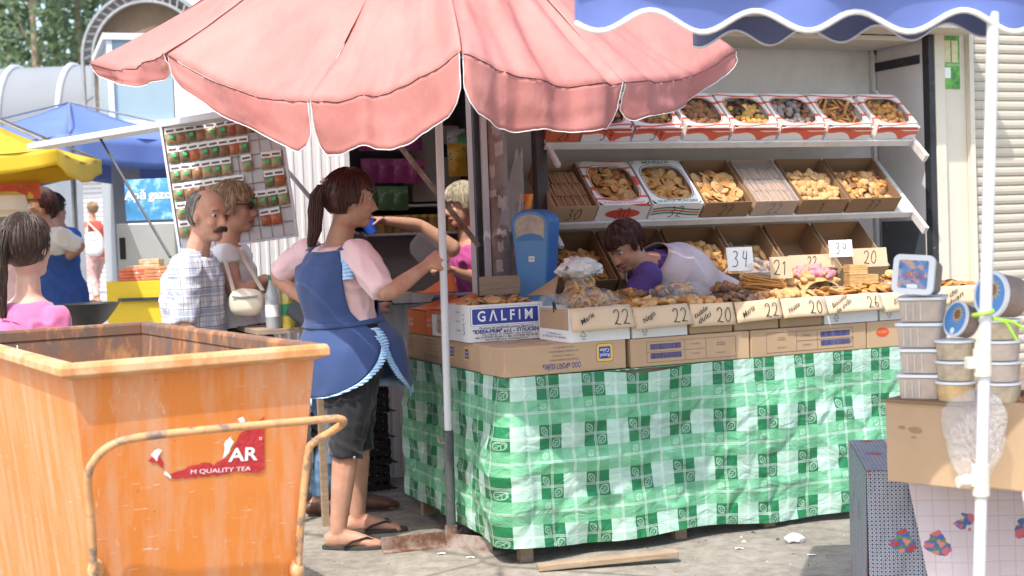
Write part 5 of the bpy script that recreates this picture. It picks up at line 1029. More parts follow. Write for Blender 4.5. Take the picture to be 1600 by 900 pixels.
for i in range(NR):
    a, b = rim[i], rim[(i+1) % NR]; rs = i*3.7
    def gore(u, v):                                         # v 0 at the seam, 1 at the peak
        p = a.lerp(b, u); q = p.lerp(pk, v); s_ = math.sin(math.pi*u); q = q+V((0, 0, -1))*(.10*math.sin(math.pi*v)*.9+.05*s_*(1-v)**1.5)
        cr = .024*math.sin(u*19+rs+3*v)*(1-v*.6)*(.2+noise.noise(V((u*3, v*2, rs))))+.030*noise.noise(V((u*4+rs, v*2.2, 1)))+.016*noise.noise(V((u*11+rs, v*4, 1)))+.008*abs(noise.noise(V((u*22+v*9, v*7, rs))))
        d = (q-cen); d.z = .4; return q+d.normalized()*cr
    m = MB(); m.grid(gore, 36, 30); m.build('canopy_panel', M['umb'], um, solid=.0012)
    def val(u, v):
        uu = .012+u*.976; e = min(u, 1-u); dd = hangd(a, b, i, u)*(.62+.38*min(1, (e/.07))**.5)*(1+.06*math.sin(u*11+rs))
        p = gore(uu, 0); inn = (cen-p); inn.z = 0; inn.normalize(); return p+V((0, 0, -dd*v))+inn*(.015*v+.018*v*math.sin(u*9+rs)+.012*v*noise.noise(V((u*5, v*3, rs))))-inn*.004
    m = MB(); m.grid(val, 40, 10); vo_ = m.build('valance', M['umb'], um, solid=.0012)
    m = MB(); m.tube([val(0, k_/6) for k_ in range(7)]+[val(k_/40, 1) for k_ in range(1, 40)]+[val(1, 1-k_/6) for k_ in range(7)], .0019, 6); m.build('white_piping', M['white_cloth'], vo_)
    m = MB(); m.tube([gore(k_/30, .0)+(gore(k_/30, 0)-cen).normalized()*.006 for k_ in range(31)], .0014, 5); m.build('seam', M['black'], vo_)
    if i in (1, 3, 4, 6, 8): m = MB(); m.tube([gore(0, k_/20)-V((0, 0, .012)) for k_ in range(20)], .006, 6); m.build('rib', M['steel'], um)
    if i in (1, 3, 4): m = MB(); m.tube([gore(0, k_/20)+V((0, -.003, .002)) for k_ in range(20)], .0014, 5); m.build('rib_seam', M['black'], um)
ptop = PY(686, 205, ub.y+.0); kz = .50
kp = ub.lerp(ptop, (kz)/(ptop.z)); m = MB(); m.tube([ub, kp], .021, 14); m.build('lower_pole', M['pole_grey'], um)
tj = ub.lerp(ptop, 1.02); m = MB(); m.tube([kp-V((0, 0, .02)), tj, tj.lerp(pk, .5), pk-V((0, 0, .02))], .0165, 14); m.build('pole', M['white_paint'], um)
MB().lathe([(.03, -.03), (.03, .02), (.005, .05)], 12, Matrix.Translation(pk)).build('finial', M['white_paint'], um)
m = MB(); c = kp-V((0, 0, .06)); m.tube([c, c+V((-.04, -.01, .01)), c+V((-.045, -.012, .035))], .006, 6); m.build('locking_screw', M['rust'], um)
ft = thing('umbrella_foot', 'rusty angle iron cross foot gripping the umbrella pole', 'umbrella base', ub)
for a_, l0, l1 in ((R_(196), .0, .30), (R_(-30), .0, .22), (R_(75), .0, .24)):
    X = Matrix.Translation(ub) @ Matrix.Rotation(a_, 4, 'Z'); m = MB(); m.b2((l0, -.028, .0), (l1, -.022, .06), X); m.b2((l0, -.0215, .0), (l1, .03, .006), X); m.build('angle_iron', M['rust'], ft)
m = MB(); m.tube([ub+V((0, 0, .006)), ub+V((0, 0, .09))], .027, 12); m.build('socket', M['rust'], ft)
# ================================================================== crates beside the counter
cr = MB(); cw, cdp, ch = .34, .30, .135
for z in (.004, .05, .095): 
    for a, b in (((0, 0), (cw, .006)), ((0, cdp-.006), (cw, cdp)), ((0, 0), (.006, cdp)), ((cw-.006, 0), (cw, cdp))): cr.b2((a[0], a[1], z), (b[0], b[1], z+.028))
for k_ in range(9):
    x = .004+k_*(cw-.02)/8
    for y in (.001, cdp-.0055): cr.b2((x, y, 0), (x+.012, y+.0045, ch))
for k_ in range(7):
    y = .004+k_*(cdp-.02)/6
    for x in (.001, cw-.0055): cr.b2((x, y, 0), (x+.0045, y+.012, ch))
for k_ in range(8): cr.b2((.006+k_*.05, .006, .002), (.03+k_*.05, cdp-.006, .006))
cme = cr.mesh('plastic_crate', M['black_plastic'])
for i, nm in enumerate(('lowest', 'second', 'third', 'fourth', 'topmost')):
    p = W(SP(606, 650, 1.86)[0]-.34, 1.86, .0); o = inst('plastic_crate', cme, Matrix.Translation(p+V((.01*(i % 2), 0, .137*i))) @ Matrix.Rotation(ANG, 4, 'Z')); tag(o, '%s black slatted plastic crate in the stack beside the counter' % nm, 'crate', 'black crates stacked beside the counter')
m = MB(); p = PZ(573, 785, 0); m.tube([p, p+V((-.02, .05, .5))], .008, 6); tag(m.build('wooden_stick', M['wood']), 'thin wooden stick leaning on the black crates', 'stick')
# ================================================================== spice kiosk with serving window
TK = 2.2
def kS(px, py=350, t=TK): return SP(px, py, t)[0]
sk = thing('spice_kiosk', 'white ribbed kiosk with dim serving window behind the sellers', 'kiosk', MW(kS(600), TK, 0))
def ribbed(s0, s1, t, z0, z1, nm='ribbed_wall'):
    m = MB(); n = max(2, int((s1-s0)/.05)); pts = []
    for k_ in range(n): x = s0+(s1-s0)*k_/n; d_ = (s1-s0)/n; pts += [(x, 0), (x+d_*.62, 0), (x+d_*.7, -.005), (x+d_*.92, -.005)]
    pts.append((s1, 0)); m.add([W(a, t+b, z0) for a, b in pts]+[W(a, t+b, z1) for a, b in pts], [(i, i+1, len(pts)+i+1, len(pts)+i) for i in range(len(pts)-1)]); m.build(nm, M['ribbed'], sk, solid=.003)
M['ribbed'] = mat('ribbed', (.78, .80, .81), .45, .06, 3, c2=(.5, .5, .5), patch=4, cut=(.6, .9))
sW0, sW1 = kS(548), kS(752); sK0 = kS(345)
ribbed(sK0, sW0, TK, 0, 2.5); ribbed(sW0, sW1+.3, TK, 0, .97, 'lower_wall')
m = MB()
for a, b in (((sW0-.03, 0), (sW0, 2.5)), ((sW1, 0), (sW1+.3, 2.5))): sbox((a[0], TK-.025, a[1]), (b[0], TK+.025, b[1]), mb=m)
m.build('window_frame', M['white_paint'], sk)
sbox((sK0, TK-.05, 2.5), (sW1+.5, TK+1.3, 2.56)).build('roof', M['cream'], sk)
sbox((sW0-.05, TK-.22, .97), (sW1+.05, TK+.35, 1.0)).build('serving_counter', mat('counter_dark', (.06, .07, .10), .5, .2), sk)
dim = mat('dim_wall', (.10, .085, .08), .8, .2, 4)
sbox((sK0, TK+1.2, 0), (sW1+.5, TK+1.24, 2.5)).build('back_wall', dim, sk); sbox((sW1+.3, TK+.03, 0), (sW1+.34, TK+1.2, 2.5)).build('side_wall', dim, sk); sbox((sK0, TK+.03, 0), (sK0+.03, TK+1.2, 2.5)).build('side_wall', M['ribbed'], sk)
tG = TK+.95
def kp_(px, py, t=tG): return SP(px, py, t)
a, b = kp_(520, 323), kp_(700, 320); sbox((a[0]-.1, tG-.06, a[2]-.015), (b[0]+.2, tG+.24, a[2])).build('goods_shelf', M['shelf_white'], sk)
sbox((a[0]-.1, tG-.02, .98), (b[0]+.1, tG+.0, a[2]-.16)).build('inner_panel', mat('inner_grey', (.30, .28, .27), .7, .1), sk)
M['pack_pink'] = mat('pack_pink', (.34, .05, .17), .4, .4, 16, c2=(.60, .45, .50), patch=22, cut=(.58, .66), rnd=.2); M['pack_green'] = mat('pack_green', (.10, .22, .08), .4, .4, 16, c2=(.55, .50, .45), patch=22, cut=(.55, .66), rnd=.2)
def sbag(w, h, d):
    m = MB(); m.grid(lambda u, v: V(((u-.5)*w, -d*math.sin(math.pi*u)*math.sin(math.pi*min(1, v*1.1)), v*h)), 8, 8); m.grid(lambda u, v: V(((.5-u)*w, .002, v*h)), 2, 2); return m
pm = sbag(.105, .15, .025); pk_me = pm.mesh('snack_packet', M['pack_pink']); pg_me = pm.mesh('snack_packet', M['pack_green'])
for r_, py in enumerate((222, 272, 315)):
    for c_ in range(4):
        px = 574+c_*24+(4 if r_ else 0)
        if r_ == 2 and c_ > 2: continue
        q = kp_(px, py+14, tG-.1); o = inst('snack_packet', pg_me if r_ == 2 else pk_me, MW(q[0], tG-.10-.012*(c_ % 2), q[2], R_(random.uniform(-6, 6))))
        tag(o, ['shiny magenta snack packet hanging in upper row of dim window', 'magenta snack packet hanging in second row of dim window', 'greenish packet hanging under the magenta snack packets'][r_], 'packet', 'snack packets in the kiosk window')
m = MB(); q = kp_(705, 195); 
for i, (px, py) in enumerate(((715, 250), (735, 235), (722, 225))):
    q = kp_(px, py, TK+.6); mm = mat('pack_y%d' % i, ((.62, .32, .04), (.12, .30, .10), (.5, .45, .4))[i], .35, .5, 14, c2=(.05, .25, .10), patch=15, cut=(.55, .6)); o = inst('snack_packet', sbag(.12, .20, .03).mesh('snack_packet', mm), MW(q[0], TK+.6+.05*i, q[2]-.1)); tag(o, ('yellow snack packet hanging beside the pipe column', 'green snack packet hanging beside the pipe column', 'pale snack packet hanging beside the pipe column')[i], 'packet')
q = kp_(682, 250); fb = thing('meter_cabinet', 'beige electric meter cabinet inside the dim window', 'cabinet', MW(q[0], tG+.0, q[2]-.25))
sbox((q[0]-.16, tG+.02, q[2]-.26), (q[0]+.17, tG+.2, q[2]+.22)).build('case', mat('beige', (.42, .38, .31), .5, .1), fb, bev=.006)
sbox((q[0]-.02, tG+.012, q[2]-.2), (q[0]+.14, tG+.0195, q[2]+.18)).build('door', mat('beige2', (.38, .35, .28), .5, .1), fb, bev=.003); sbox((q[0]+.03, tG+.006, q[2]+.02), (q[0]+.11, tG+.0115, q[2]+.1)).build('window', M['black'], fb)
jm = MB(); jm.lathe([(.001, 0), (.034, 0), (.036, .06), (.028, .075), (.028, .09)], 14); jl = MB(); jl.lathe([(.031, .0), (.031, .018), (.001, .019)], 14)
jme = jm.mesh('jar', mat('jar_fill', (.36, .20, .06), .3, .4, 20, rnd=.35)); lme = jl.mesh('lid', mat('jar_lid', (.55, .40, .10), .4, .2, rnd=.3))
zs = a[2]
sbox((kS(560, 360, tG)-.3, tG-.16, zs-.19), (kS(700, 360, tG)+.2, tG-.021, zs-.175)).build('goods_shelf', M['shelf_white'], sk)
for i in range(9):
    x = kS(592+i*14, 345, tG-.09); t = thing('spice_jar', 'small amber spice jar on the shelf of the dim window', 'jar', MW(x, tG-.09, zs-.1745), 'jars in the kiosk window'); inst('jar', jme, WM[t.name], t); inst('lid', lme, WM[t.name] @ Matrix.Translation((0, 0, .0905)), t)
# bowls and bag on the serving counter
for px, lab, mm in ((655, 'white bowl of brown snacks on the serving counter', 'brown'), (628, 'small white bowl of pale snacks on the serving counter', 'pale')):
    q = PY(px, 412, 6.95); q.z = 1.001; t = thing('bowl', lab, 'bowl', q); m = MB(); m.lathe([(.001, 0), (.05, 0), (.085, .05), (.088, .05), (.08, .046), (.048, .006), (.001, .006)], 24, Matrix.Translation(q)); m.build('dish', M['lid'], t); m = MB(); m.ell(q+V((0, 0, .035)), (.073, .073, .022)); m.build('snack_fill', BM[mm], t)
sack('plastic_bag', 'clear plastic bag standing on the serving counter', 'bag', PY(664, 392, 6.9), (.075, .05, .075), M['film_thick'], 9, .3)
# bottles on a ledge by the ribbed wall
bl = PY(450, 512, 6.35); zl_ = bl.z
lg = thing('bottle_ledge', 'narrow ledge bracketed to the ribbed kiosk wall', 'ledge', V((bl.x, bl.y, zl_-.02))); X = Matrix.Translation(V((bl.x, bl.y, 0))) @ Matrix.Rotation(ANG, 4, 'Z')
MB().b2((-.16, -.08, zl_-.02), (.16, .35, zl_), X).build('board', M['wood'], lg)
for x in (-.13, .13): MB().b2((x-.015, -.05, 0), (x+.015, -.02, zl_-.021), X).build('leg', M['wood'], lg)
for i, (dx, dy, c, lab) in enumerate(((-.07, 0, (.45, .48, .50), 'clear water bottle at left of the ledge'), (-.035, .06, (.55, .56, .55), 'clear bottle with pale label on the ledge'), (.005, 0, (.62, .50, .04), 'yellow soda bottle with green label on the ledge'), (.05, .05, (.25, .42, .62), 'pale blue water bottle on the ledge'), (.085, -.01, (.40, .44, .46), 'clear bottle beside the navy apron on the ledge'))):
    q = X @ V((dx, dy, zl_+.0005)); t = thing('bottle', lab, 'bottle', q, 'soda bottles on the ledge'); m = MB(); h = .235+.01*(i % 2); m.lathe([(.001, 0), (.028, 0), (.031, .01), (.030, .12), (.031, .15), (.014, h-.03), (.012, h-.012)], 16, Matrix.Translation(q)); mm = film('bottle%d' % i, c, .62, .08, .0, 5); m.build('flask', mm, t)
    m = MB(); m.lathe([(.014, h-.012), (.014, h+.008), (.001, h+.009)], 12, Matrix.Translation(q)); m.build('cap', (M['green_ink'], M['lid'], M['green_ink'], M['galfim_blue'], M['lid'])[i], t)
    m = MB(); m.lathe([(.0316, .055), (.0316, .11)], 16, Matrix.Translation(q)); m.build('label_band', (M['print_white'], M['print_white'], M['green_ink'], M['pale_blue'], M['print_white'])[i], t)
# ---- spice board
yB = 6.78; bTL, bBL, bBR = PY(253, 195, yB), PY(283, 392, yB), PY(462, 366, yB-.0); bx_ = (bBR-bBL); bz_ = (bTL-bBL); wB, hB = bx_.length, bz_.length; bx_.normalize(); bz_.normalize(); by_ = bz_.cross(bx_).normalized()
SB = Matrix(((bx_.x, by_.x, bz_.x, bBL.x), (bx_.y, by_.y, bz_.y, bBL.y), (bx_.z, by_.z, bz_.z, bBL.z), (0, 0, 0, 1))); 
sb = thing('spice_board', 'tilted white wire display board hung with spice packets', 'display board', SB)
MB().b2((0, .004, 0), (wB, .012, hB), SB).build('panel', mat('board_white', (.55, .55, .57), .5, .08, 5), sb)
m = MB()
for k_ in range(11): m.tube([SB @ V((wB*k_/10, 0, 0)), SB @ V((wB*k_/10, 0, hB))], .0022, 5)
for k_ in range(10): m.tube([SB @ V((0, -.002, hB*k_/9)), SB @ V((wB, -.002, hB*k_/9))], .0022, 5)
m.build('wire_grid', M['steel'], sb)
m = MB(); m.b2((-.012, -.008, -.012), (0, .016, hB+.012), SB); m.b2((wB, -.008, -.012), (wB+.012, .016, hB+.012), SB); m.b2((0, -.008, hB), (wB, .016, hB+.012), SB); m.b2((0, -.008, -.012), (wB, .016, 0), SB); m.build('frame', M['white_paint'], sb)
sp_ms = []
for i, (c, g_) in enumerate((((.26, .13, .06), 0), ((.34, .24, .12), 1), ((.40, .12, .05), 0), ((.20, .17, .08), 1))):
    m = MB(); m.grid(lambda u, v: V(((u-.5)*.050, -.006-.010*math.sin(math.pi*u)*math.sin(math.pi*v), -.082+.05*v)), 6, 5, mi=1); m.b2((-.025, -.006, -.030), (.025, -.004, 0), None, 0); m.b2((-.025, -.004, -.082), (.025, -.002, -.0305), None, 1)
    m.b2((-.019, -.0072, -.022), (.019, -.0062, -.012), None, 3)
    if g_: m.b2((-.002, -.018, -.055), (.017, -.0165, -.040), None, 2)
    sp_ms.append(m.mesh('spice_packet', [M['print_white'], mat('spice%d' % i, c, .35, .35, 30, rnd=.25), mat('green_tag', (.03, .50, .20), .5, .1), M['grey_ink']]))
rs = random.Random(21)
for c_ in range(11):
    for r_ in range(7):
        if c_ > 5 and rs.random() < .34: continue
        x = .035+c_*(wB-.07)/10; z = hB-.02-r_*.092
        if z < .1: continue
        ci = rs.randrange(4); tag(inst('spice_packet', sp_ms[ci], SB @ Matrix.Translation((x, -.006, z)) @ Matrix.Rotation(R_(rs.uniform(-5, 5)), 4, 'Y')), ('small dark brown spice packet with white header on the display board', 'tan spice packet with green tag on the display board', 'red paprika packet with white header on the display board', 'olive herb packet with green tag on the display board')[ci], 'spice packet', 'spice packets on the display board')
m = MB(); p, q = PY(445, 262, 6.9), PY(490, 315, 6.75); m.tube([p, q], .012, 6); tag(m.build('window_strut', M['steel']), 'short steel strut in front of the ribbed wall', 'strut')
# ---- visor
zV = PY(335, 181, 6.4).z; v0, v1 = PZ(42, 230, zV), PZ(335, 181, zV); d = (v1-v0).normalized(); pr = V((d.y, -d.x, 0))*-1
if pr.y < 0: pr = -pr
vz = thing('visor', 'long pale visor panel propped out from the spice kiosk', 'visor', (v0+v1)/2)
m = MB(); VM = Matrix(((d.x, pr.x, 0, v0.x), (d.y, pr.y, 0, v0.y), (0, 0, 1, zV), (0, 0, 0, 1))); m.b2((0, 0, -.012), ((v1-v0).length+.5, .13, .02), VM); m.build('panel', M['white_paint'], vz, bev=.004)
p = PY(157, 217, v0.lerp(v1, .4).y+.05); q = PY(266, 402, 6.9); m = MB(); m.tube([p, q], .007, 6); m.build('prop', M['dark_metal'], vz)
# ================================================================== background market
def parasol(name, label, c, r, zE, zP, m_, n=8, val=.16, rot=.3):
    """square-ish market parasol on one centre pole"""
    t = thing(name, label, 'parasol', V((c.x, c.y, gz(c.y)))); pk_ = V((c.x, c.y, zP)); cs = [V((c.x+r*math.cos(rot+6.2832*i/n), c.y+r*math.sin(rot+6.2832*i/n), zE)) for i in range(n)]
    for i in range(n):
        a, b = cs[i], cs[(i+1) % n]
        def f(u, v): q = a.lerp(b, u).lerp(pk_, v); q.z -= .06*math.sin(math.pi*v)+.05*math.sin(math.pi*u)*(1-v)+.02*noise.noise(q*2); return q
        m = MB(); m.grid(f, 12, 10); m.build('canopy_panel', m_, t, solid=.002)
        m = MB(); m.grid(lambda u, v: f(u, 0)+V((.01*math.sin(u*20), .01*math.sin(u*17), -v*val*(.75+.25*math.sin(math.pi*u)))), 14, 4); m.build('valance', m_, t, solid=.002)
        m = MB(); m.tube([a, pk_], .008, 5); m.build('rib', M['steel'], t)
    m = MB(); m.tube([V((c.x, c.y, gz(c.y))), pk_], .022, 10); m.build('pole', M['steel'], t); m = MB(); m.lathe([(.25, 0), (.25, .06), (.04, .1)], 16, Matrix.Translation(V((c.x, c.y, gz(c.y))))); m.build('foot', M['pole_grey'], t); return t
M['tent_far'] = translucent(mat('tent_far', (.16, .24, .56), .6, .1, 3, .2, 6), (.14, .20, .5), .3); M['tent_yellow'] = translucent(mat('tent_yellow', (.72, .50, .03), .6, .1, 3, .2, 6), (.75, .5, .04), .3)
c_ = PY(112, 230, 11.2); parasol('blue_parasol', 'blue market parasol behind the spice visor', c_, 1.5, 2.16, PY(112, 160, 11.2).z, M['tent_far'], 8, .22)
c_ = PY(-60, 230, 8.7); parasol('yellow_parasol', 'yellow market parasol in front of the blue one', c_, 1.02, PY(60, 232, 8.2).z, PY(-60, 160, 8.7).z, M['tent_yellow'], 4, .13, .9)
M['silver2'] = mat('silver2', (.34, .36, .38), .6, .1, 2)
# glazed kiosk roof
gk = thing('glazed_kiosk', 'white framed kiosk with pale blue glazing under the umbrella edge', 'kiosk', PY(215, 420, 12.5)); X = Matrix.Translation(V((PY(172, 200, 12.5).x, 12.5, 0))) @ Matrix.Rotation(R_(20), 4, 'Z')
zA, zC = PY(172, 190, 12.5).z, PY(172, 62, 12.5).z
MB().b2((0, 0, 0), (3, 1.6, zA), X).build('body', M['silver2'], gk); MB().b2((.02, .02, zA+.012), (2.98, 1.58, zC), X).build('glazing', mat('glaze', (.30, .40, .44), .15, .1, 2), gk)
m = MB()
for x in (0, .75, 1.5, 2.25): m.b2((x, -.01, zA), (x+.05, .019, zC), X)
m.b2((-.03, -.03, zC), (3.03, 1.63, zC+.06), X); m.b2((-.02, -.03, zA-.06), (3.02, 0.018, zA+.01), X); m.build('frame', M['white_paint'], gk)
# arched hall end + silver vaults
AX, AY, AR, AZ = PY(232, 100, 30).x, 30, 1.42, PY(150, 92, 30).z
ah = thing('arched_hall', 'arched steel truss end of a market hall with brown lining', 'hall', V((AX, AY, gz(AY)))); m = MB(); arc = lambda r, k_: V((AX+r*math.cos(k_), AY, AZ+r*math.sin(k_)))
for r in (AR, AR-.22):
    pts = [V((AX-r, AY, 0))]+[arc(r, math.pi-math.pi*k_/24) for k_ in range(25)]+[V((AX+r, AY, 0))]; m.tube(pts, .045, 6)
for k_ in range(25): m.tube([arc(AR, math.pi-math.pi*k_/24), arc(AR-.22, math.pi-math.pi*(k_+.5)/24)], .025, 5)
for k_ in range(14): z = .6+k_*.3; m.tube([V((AX-AR, AY, z)), V((AX-AR+.22, AY, z+.15))], .025, 5); m.tube([V((AX-AR+.22, AY, z)), V((AX-AR+1.0, AY+.05, z))], .025, 5)
m.build('truss', M['steel'], ah)
m = MB(); pts = [(AX-AR+.1, 0)]+[(AX+(AR-.1)*math.cos(math.pi-math.pi*k_/20), AZ+(AR-.1)*math.sin(math.pi-math.pi*k_/20)) for k_ in range(21)]+[(AX+AR-.1, 0)]; m.prism(pts, AY+.5, AY+.6); m.build('end_wall', mat('brown_lining', (.22, .16, .11), .8, .2, 3), ah)
m = MB(); m.grid(lambda u, v: V((AX+(AR+.02)*math.cos(math.pi-math.pi*u), AY+.1+v*9, AZ+(AR+.02)*math.sin(math.pi-math.pi*u))), 24, 2); m.build('vault_roof', mat('vault_grey', (.34, .36, .38), .45, .05), ah)
sv = thing('vaulted_hall', 'long silver barrel roofed hall in front of the poplars', 'hall', V((-14, 36, .41))); zs0, zs1 = PY(60, 195, 34.5).z, PY(60, 106, 36).z
M['silver'] = mat('silver', (.20, .215, .235), .9, .05, 1.5, metal=.0)
Rv = zs1-zs0; m = MB(); m.grid(lambda u, v: V((-24+u*16.5, 36-Rv*math.cos(math.pi*v), zs0+Rv*math.sin(math.pi*v))), 10, 20); m.build('barrel_roof', M['silver'], sv)
MB().b2((-24, 36-Rv, .3), (-7.5, 36-Rv+.1, zs0)).build('wall', M['kiosk_white'], sv)
for px in (2, 95): x = PY(px, 150, 34.7).x; m = MB(); m.tube([V((x, 36-(Rv+.03)*math.cos(math.pi*k_/20), zs0+(Rv+.03)*math.sin(math.pi*k_/20))) for k_ in range(21)], .07, 6); m.build('roof_rib', M['white_paint'], sv)
# far white kiosks
for i, (px0, px1, y, lab) in enumerate(((-40, 62, 19, 'far white kiosk behind the person in white hat'), (66, 205, 25, 'far white shuttered kiosk behind the walking woman'), (205, 330, 22, 'far white kiosk behind the water advert'))):
    x0, x1 = PY(px0, 350, y).x, PY(px1, 350, y).x; z0 = gz(y); t = thing('far_kiosk', lab, 'kiosk', V(((x0+x1)/2, y, z0)), 'far market kiosks'); MB().b2((x0, y, z0), (x1, y+2, z0+2.7)).build('body', M['kiosk_white'], t)
    nsl = 26; me = MB().b2((x0+.1, y-.03, 0), (x1-.1, y-.002, .065)).mesh('slat', M['white_paint'])
    for k_ in range(nsl): inst('slat', me, Matrix.Translation((0, 0, z0+.15+k_*.085)), t)
    MB().b2((x0-.05, y-.4, z0+2.5), (x1+.05, y-.035, z0+2.6)).build('awning', M['cream'], t)
# water advert, machine, yellow counter
yA = 9.62; a, b = PY(197, 345, yA), PY(264, 278, yA); ad = thing('water_advert', 'blue sparkling water advert board above the grey machine', 'sign', V(((a.x+b.x)/2, yA, a.z)))
MB().b2((a.x, yA, a.z), (b.x+.15, yA+.03, b.z)).build('board', mat('advert_blue', (.08, .33, .68), .4, .5, 4, c2=(.35, .62, .80), patch=8, cut=(.5, .6)), ad)
for tx, dx, sz in (('Apă', .075, .088), ('gazo', .245, .088)): text(tx, Matrix.Translation((a.x+dx, yA-.003, (a.z+b.z)/2+.03)), sz, M['print_white'], 'lettering', ad, bold=.002)
a, b = PY(190, 470, yA), PY(276, 346, yA); gm = thing('drinks_machine', 'grey steel drinks machine under the water advert', 'machine', V(((a.x+b.x)/2, yA, 0))); MB().b2((a.x, yA-.05, gz(yA)), (b.x, yA+.4, b.z-.002)).build('cabinet', mat('machine', (.36, .38, .40), .4, .1, 3, metal=.3), gm, bev=.01); MB().b2((a.x+.02, yA-.056, b.z-.25), (a.x+.06, yA-.0505, b.z-.1)).build('slot', M['black'], gm); MB().b2((a.x-.0, yA-.2, a.z+.11), (a.x+.22, yA-.051, a.z+.125)).build('tray', M['dark_metal'], gm)
yC = 9.0; a, b = PY(169, 505, yC), PY(266, 437, yC); yc = thing('yellow_counter', 'yellow market counter beside the plaid shirted man', 'counter', V(((a.x+b.x)/2, yC, 0))); MB().b2((a.x, yC, gz(yC)), (b.x+.3, yC+.5, b.z)).build('front', mat('yellow_panel', (.66, .46, .02), .5, .08, 3), yc, bev=.004); MB().b2((a.x+.08, yC-.03, b.z-.13), (b.x+.3, yC-.001, b.z-.11)).build('ledge', M['dark_metal'], yc)
for i, (px, w_, h_, c, lab) in enumerate(((206, .10, .10, (.55, .35, .22), 'tan packet pile on the yellow counter'), (232, .14, .14, (.58, .42, .24), 'straw coloured wafer stack on the yellow counter'), (215, .20, .08, (.60, .14, .06), 'red and white biscuit packets on the yellow counter ledge'), (250, .16, .09, (.62, .22, .10), 'orange biscuit packets on the yellow counter ledge'))):
    q = PY(px, 437, yC+.1); q.z = b.z; m = MB()
    for k_ in range(4): m.box((q.x, q.y+(.1 if i < 2 else -.03), q.z+h_*(k_+.5)/4), (w_*(1-.05*(k_ % 2)), .14, h_/4-.002))
    tag(m.build('packet_stack', mat('stack%d' % i, c, .5, .3, 20, c2=(.7, .66, .6), patch=18, cut=(.58, .64)), bev=.004), lab, 'packets')
q = PY(138, 505, 7.6); q.z = 0; bb = thing('rubber_basin', 'black rubber basin on a thin stand beyond the bin', 'basin', q); zq = PY(138, 474, 7.6).z
m = MB(); m.lathe([(.05, zq-.22), (.07, zq-.12), (.10, zq-.10), (.155, zq-.03), (.175, zq), (.165, zq), (.14, zq-.03), (.001, zq-.09)], 24, Matrix.Translation(q)); m.build('bowl', M['black_plastic'], bb)
for k_ in range(3): m = MB(); m.tube([q+V((.14*math.cos(k_*2.1), .14*math.sin(k_*2.1), 0)), q+V((.05*math.cos(k_*2.1), .05*math.sin(k_*2.1), zq-.2))], .008, 6); m.build('leg', M['steel'], bb)
m = MB(); a, b = PY(-40, 288, 9.4), PY(62, 310, 9.4); m.b2((a.x, 9.4, b.z), (b.x, 9.43, a.z)); tag(m.build('red_banner', mat('red_banner', (.55, .10, .05), .6, .3, 8, c2=(.7, .5, .1), patch=10, cut=(.58, .62))), 'red and yellow banner strip under the yellow canopy', 'banner')
# poplars
def leaf_crown(seed, h, r, n):
    rs = random.Random(seed); m = MB()
    for i in range(n):
        z = rs.random()**.85; ang = rs.uniform(0, 6.283); rr = r*(math.sin(math.pi*min(1, z*.86+.12))**.7)*(.25+.75*rs.random()**.5)*(1+.35*noise.noise(V((ang*1.3, z*7, seed))))
        c = V((rr*math.cos(ang), rr*math.sin(ang), h*(.08+.92*z))); s_ = rs.uniform(.10, .22); a = V((rs.gauss(0, 1), rs.gauss(0, 1), rs.gauss(0, 1))).normalized(); b = a.orthogonal().normalized()
        m.add([c-a*s_, c+b*s_*.6, c+a*s_, c-b*s_*.6], [(0, 1, 2, 3)], rs.choice((0, 0, 1)))
    return m
M['leaf'] = translucent(mat('leaf', (.12, .165, .10), .6, .3, 2, c2=(.15, .20, .13), patch=1.2), (.22, .32, .14), .45); M['leaf2'] = translucent(mat('leaf2', (.15, .20, .12), .55, .2, 2), (.26, .36, .18), .45)
for i, (px, y, h, lab) in enumerate(((18, 62, 15.5, 'tall poplar behind the silver roof nearest the open sky'), (62, 58, 18, 'broad tall poplar over the silver barrel roof'), (95, 64, 20, 'tall poplar beside the steel arch'), (132, 60, 18, 'poplar behind the steel arch'), (175, 62, 17, 'poplar behind the glazed kiosk'), (-35, 60, 17, 'poplar at the edge of the open sky'))):
    p = PY(px, 300, y); p.z = .41; t = thing('poplar_tree', lab, 'tree', p, 'poplars behind the market'); m = leaf_crown(i, h, 1.5+.3*(i % 3), 3000); m.v = [q+p for q in m.v]; m.build('crown', [M['leaf'], M['leaf2']], t)
    m = MB(); m.tube([p, p+V((.1, 0, h*.5)), p+V((0, 0, h*.9))], [.25, .15, .04], 8); 
    for k_ in range(8): z = h*(.2+.08*k_); a_ = k_*2.4; m.tube([p+V((0, 0, z)), p+V((.7*math.cos(a_), .7*math.sin(a_), z+1.6))], [.06, .02], 5)
    m.build('trunk', M['wood'], t)
# ================================================================== people
def remesh(mb, voxel, name, m_, parent, smooth=4):
    me = bpy.data.meshes.new('tmp'); me.from_pydata([tuple(q) for q in mb.v], [], mb.f); o = bpy.data.objects.new('tmp', me); COL.objects.link(o)
    r = o.modifiers.new('r', 'REMESH'); r.mode = 'VOXEL'; r.voxel_size = voxel; s_ = o.modifiers.new('s', 'SMOOTH'); s_.factor = .5; s_.iterations = smooth
    dg = bpy.context.evaluated_depsgraph_get(); m2 = bpy.data.meshes.new_from_object(o.evaluated_get(dg)); bpy.data.objects.remove(o); m2.name = name
    m2.materials.clear(); m2.materials.append(m_); m2.transform(WM[parent.name].inverted()); m2.polygons.foreach_set('use_smooth', [True]*len(m2.polygons))
    ob = bpy.data.objects.new(name, m2); COL.objects.link(ob); ob.parent = parent; WM[ob.name] = WM[parent.name]; return ob
RINGS = [(-.55, .185, .135), (-.30, .185, .14), (-.14, .180, .135), (0, .172, .130), (.14, .152, .115), (.28, .140, .105), (.45, .148, .112), (.62, .160, .118), (.78, .166, .110), (.90, .140, .088), (.97, .085, .070), (1.0, .060, .058)]
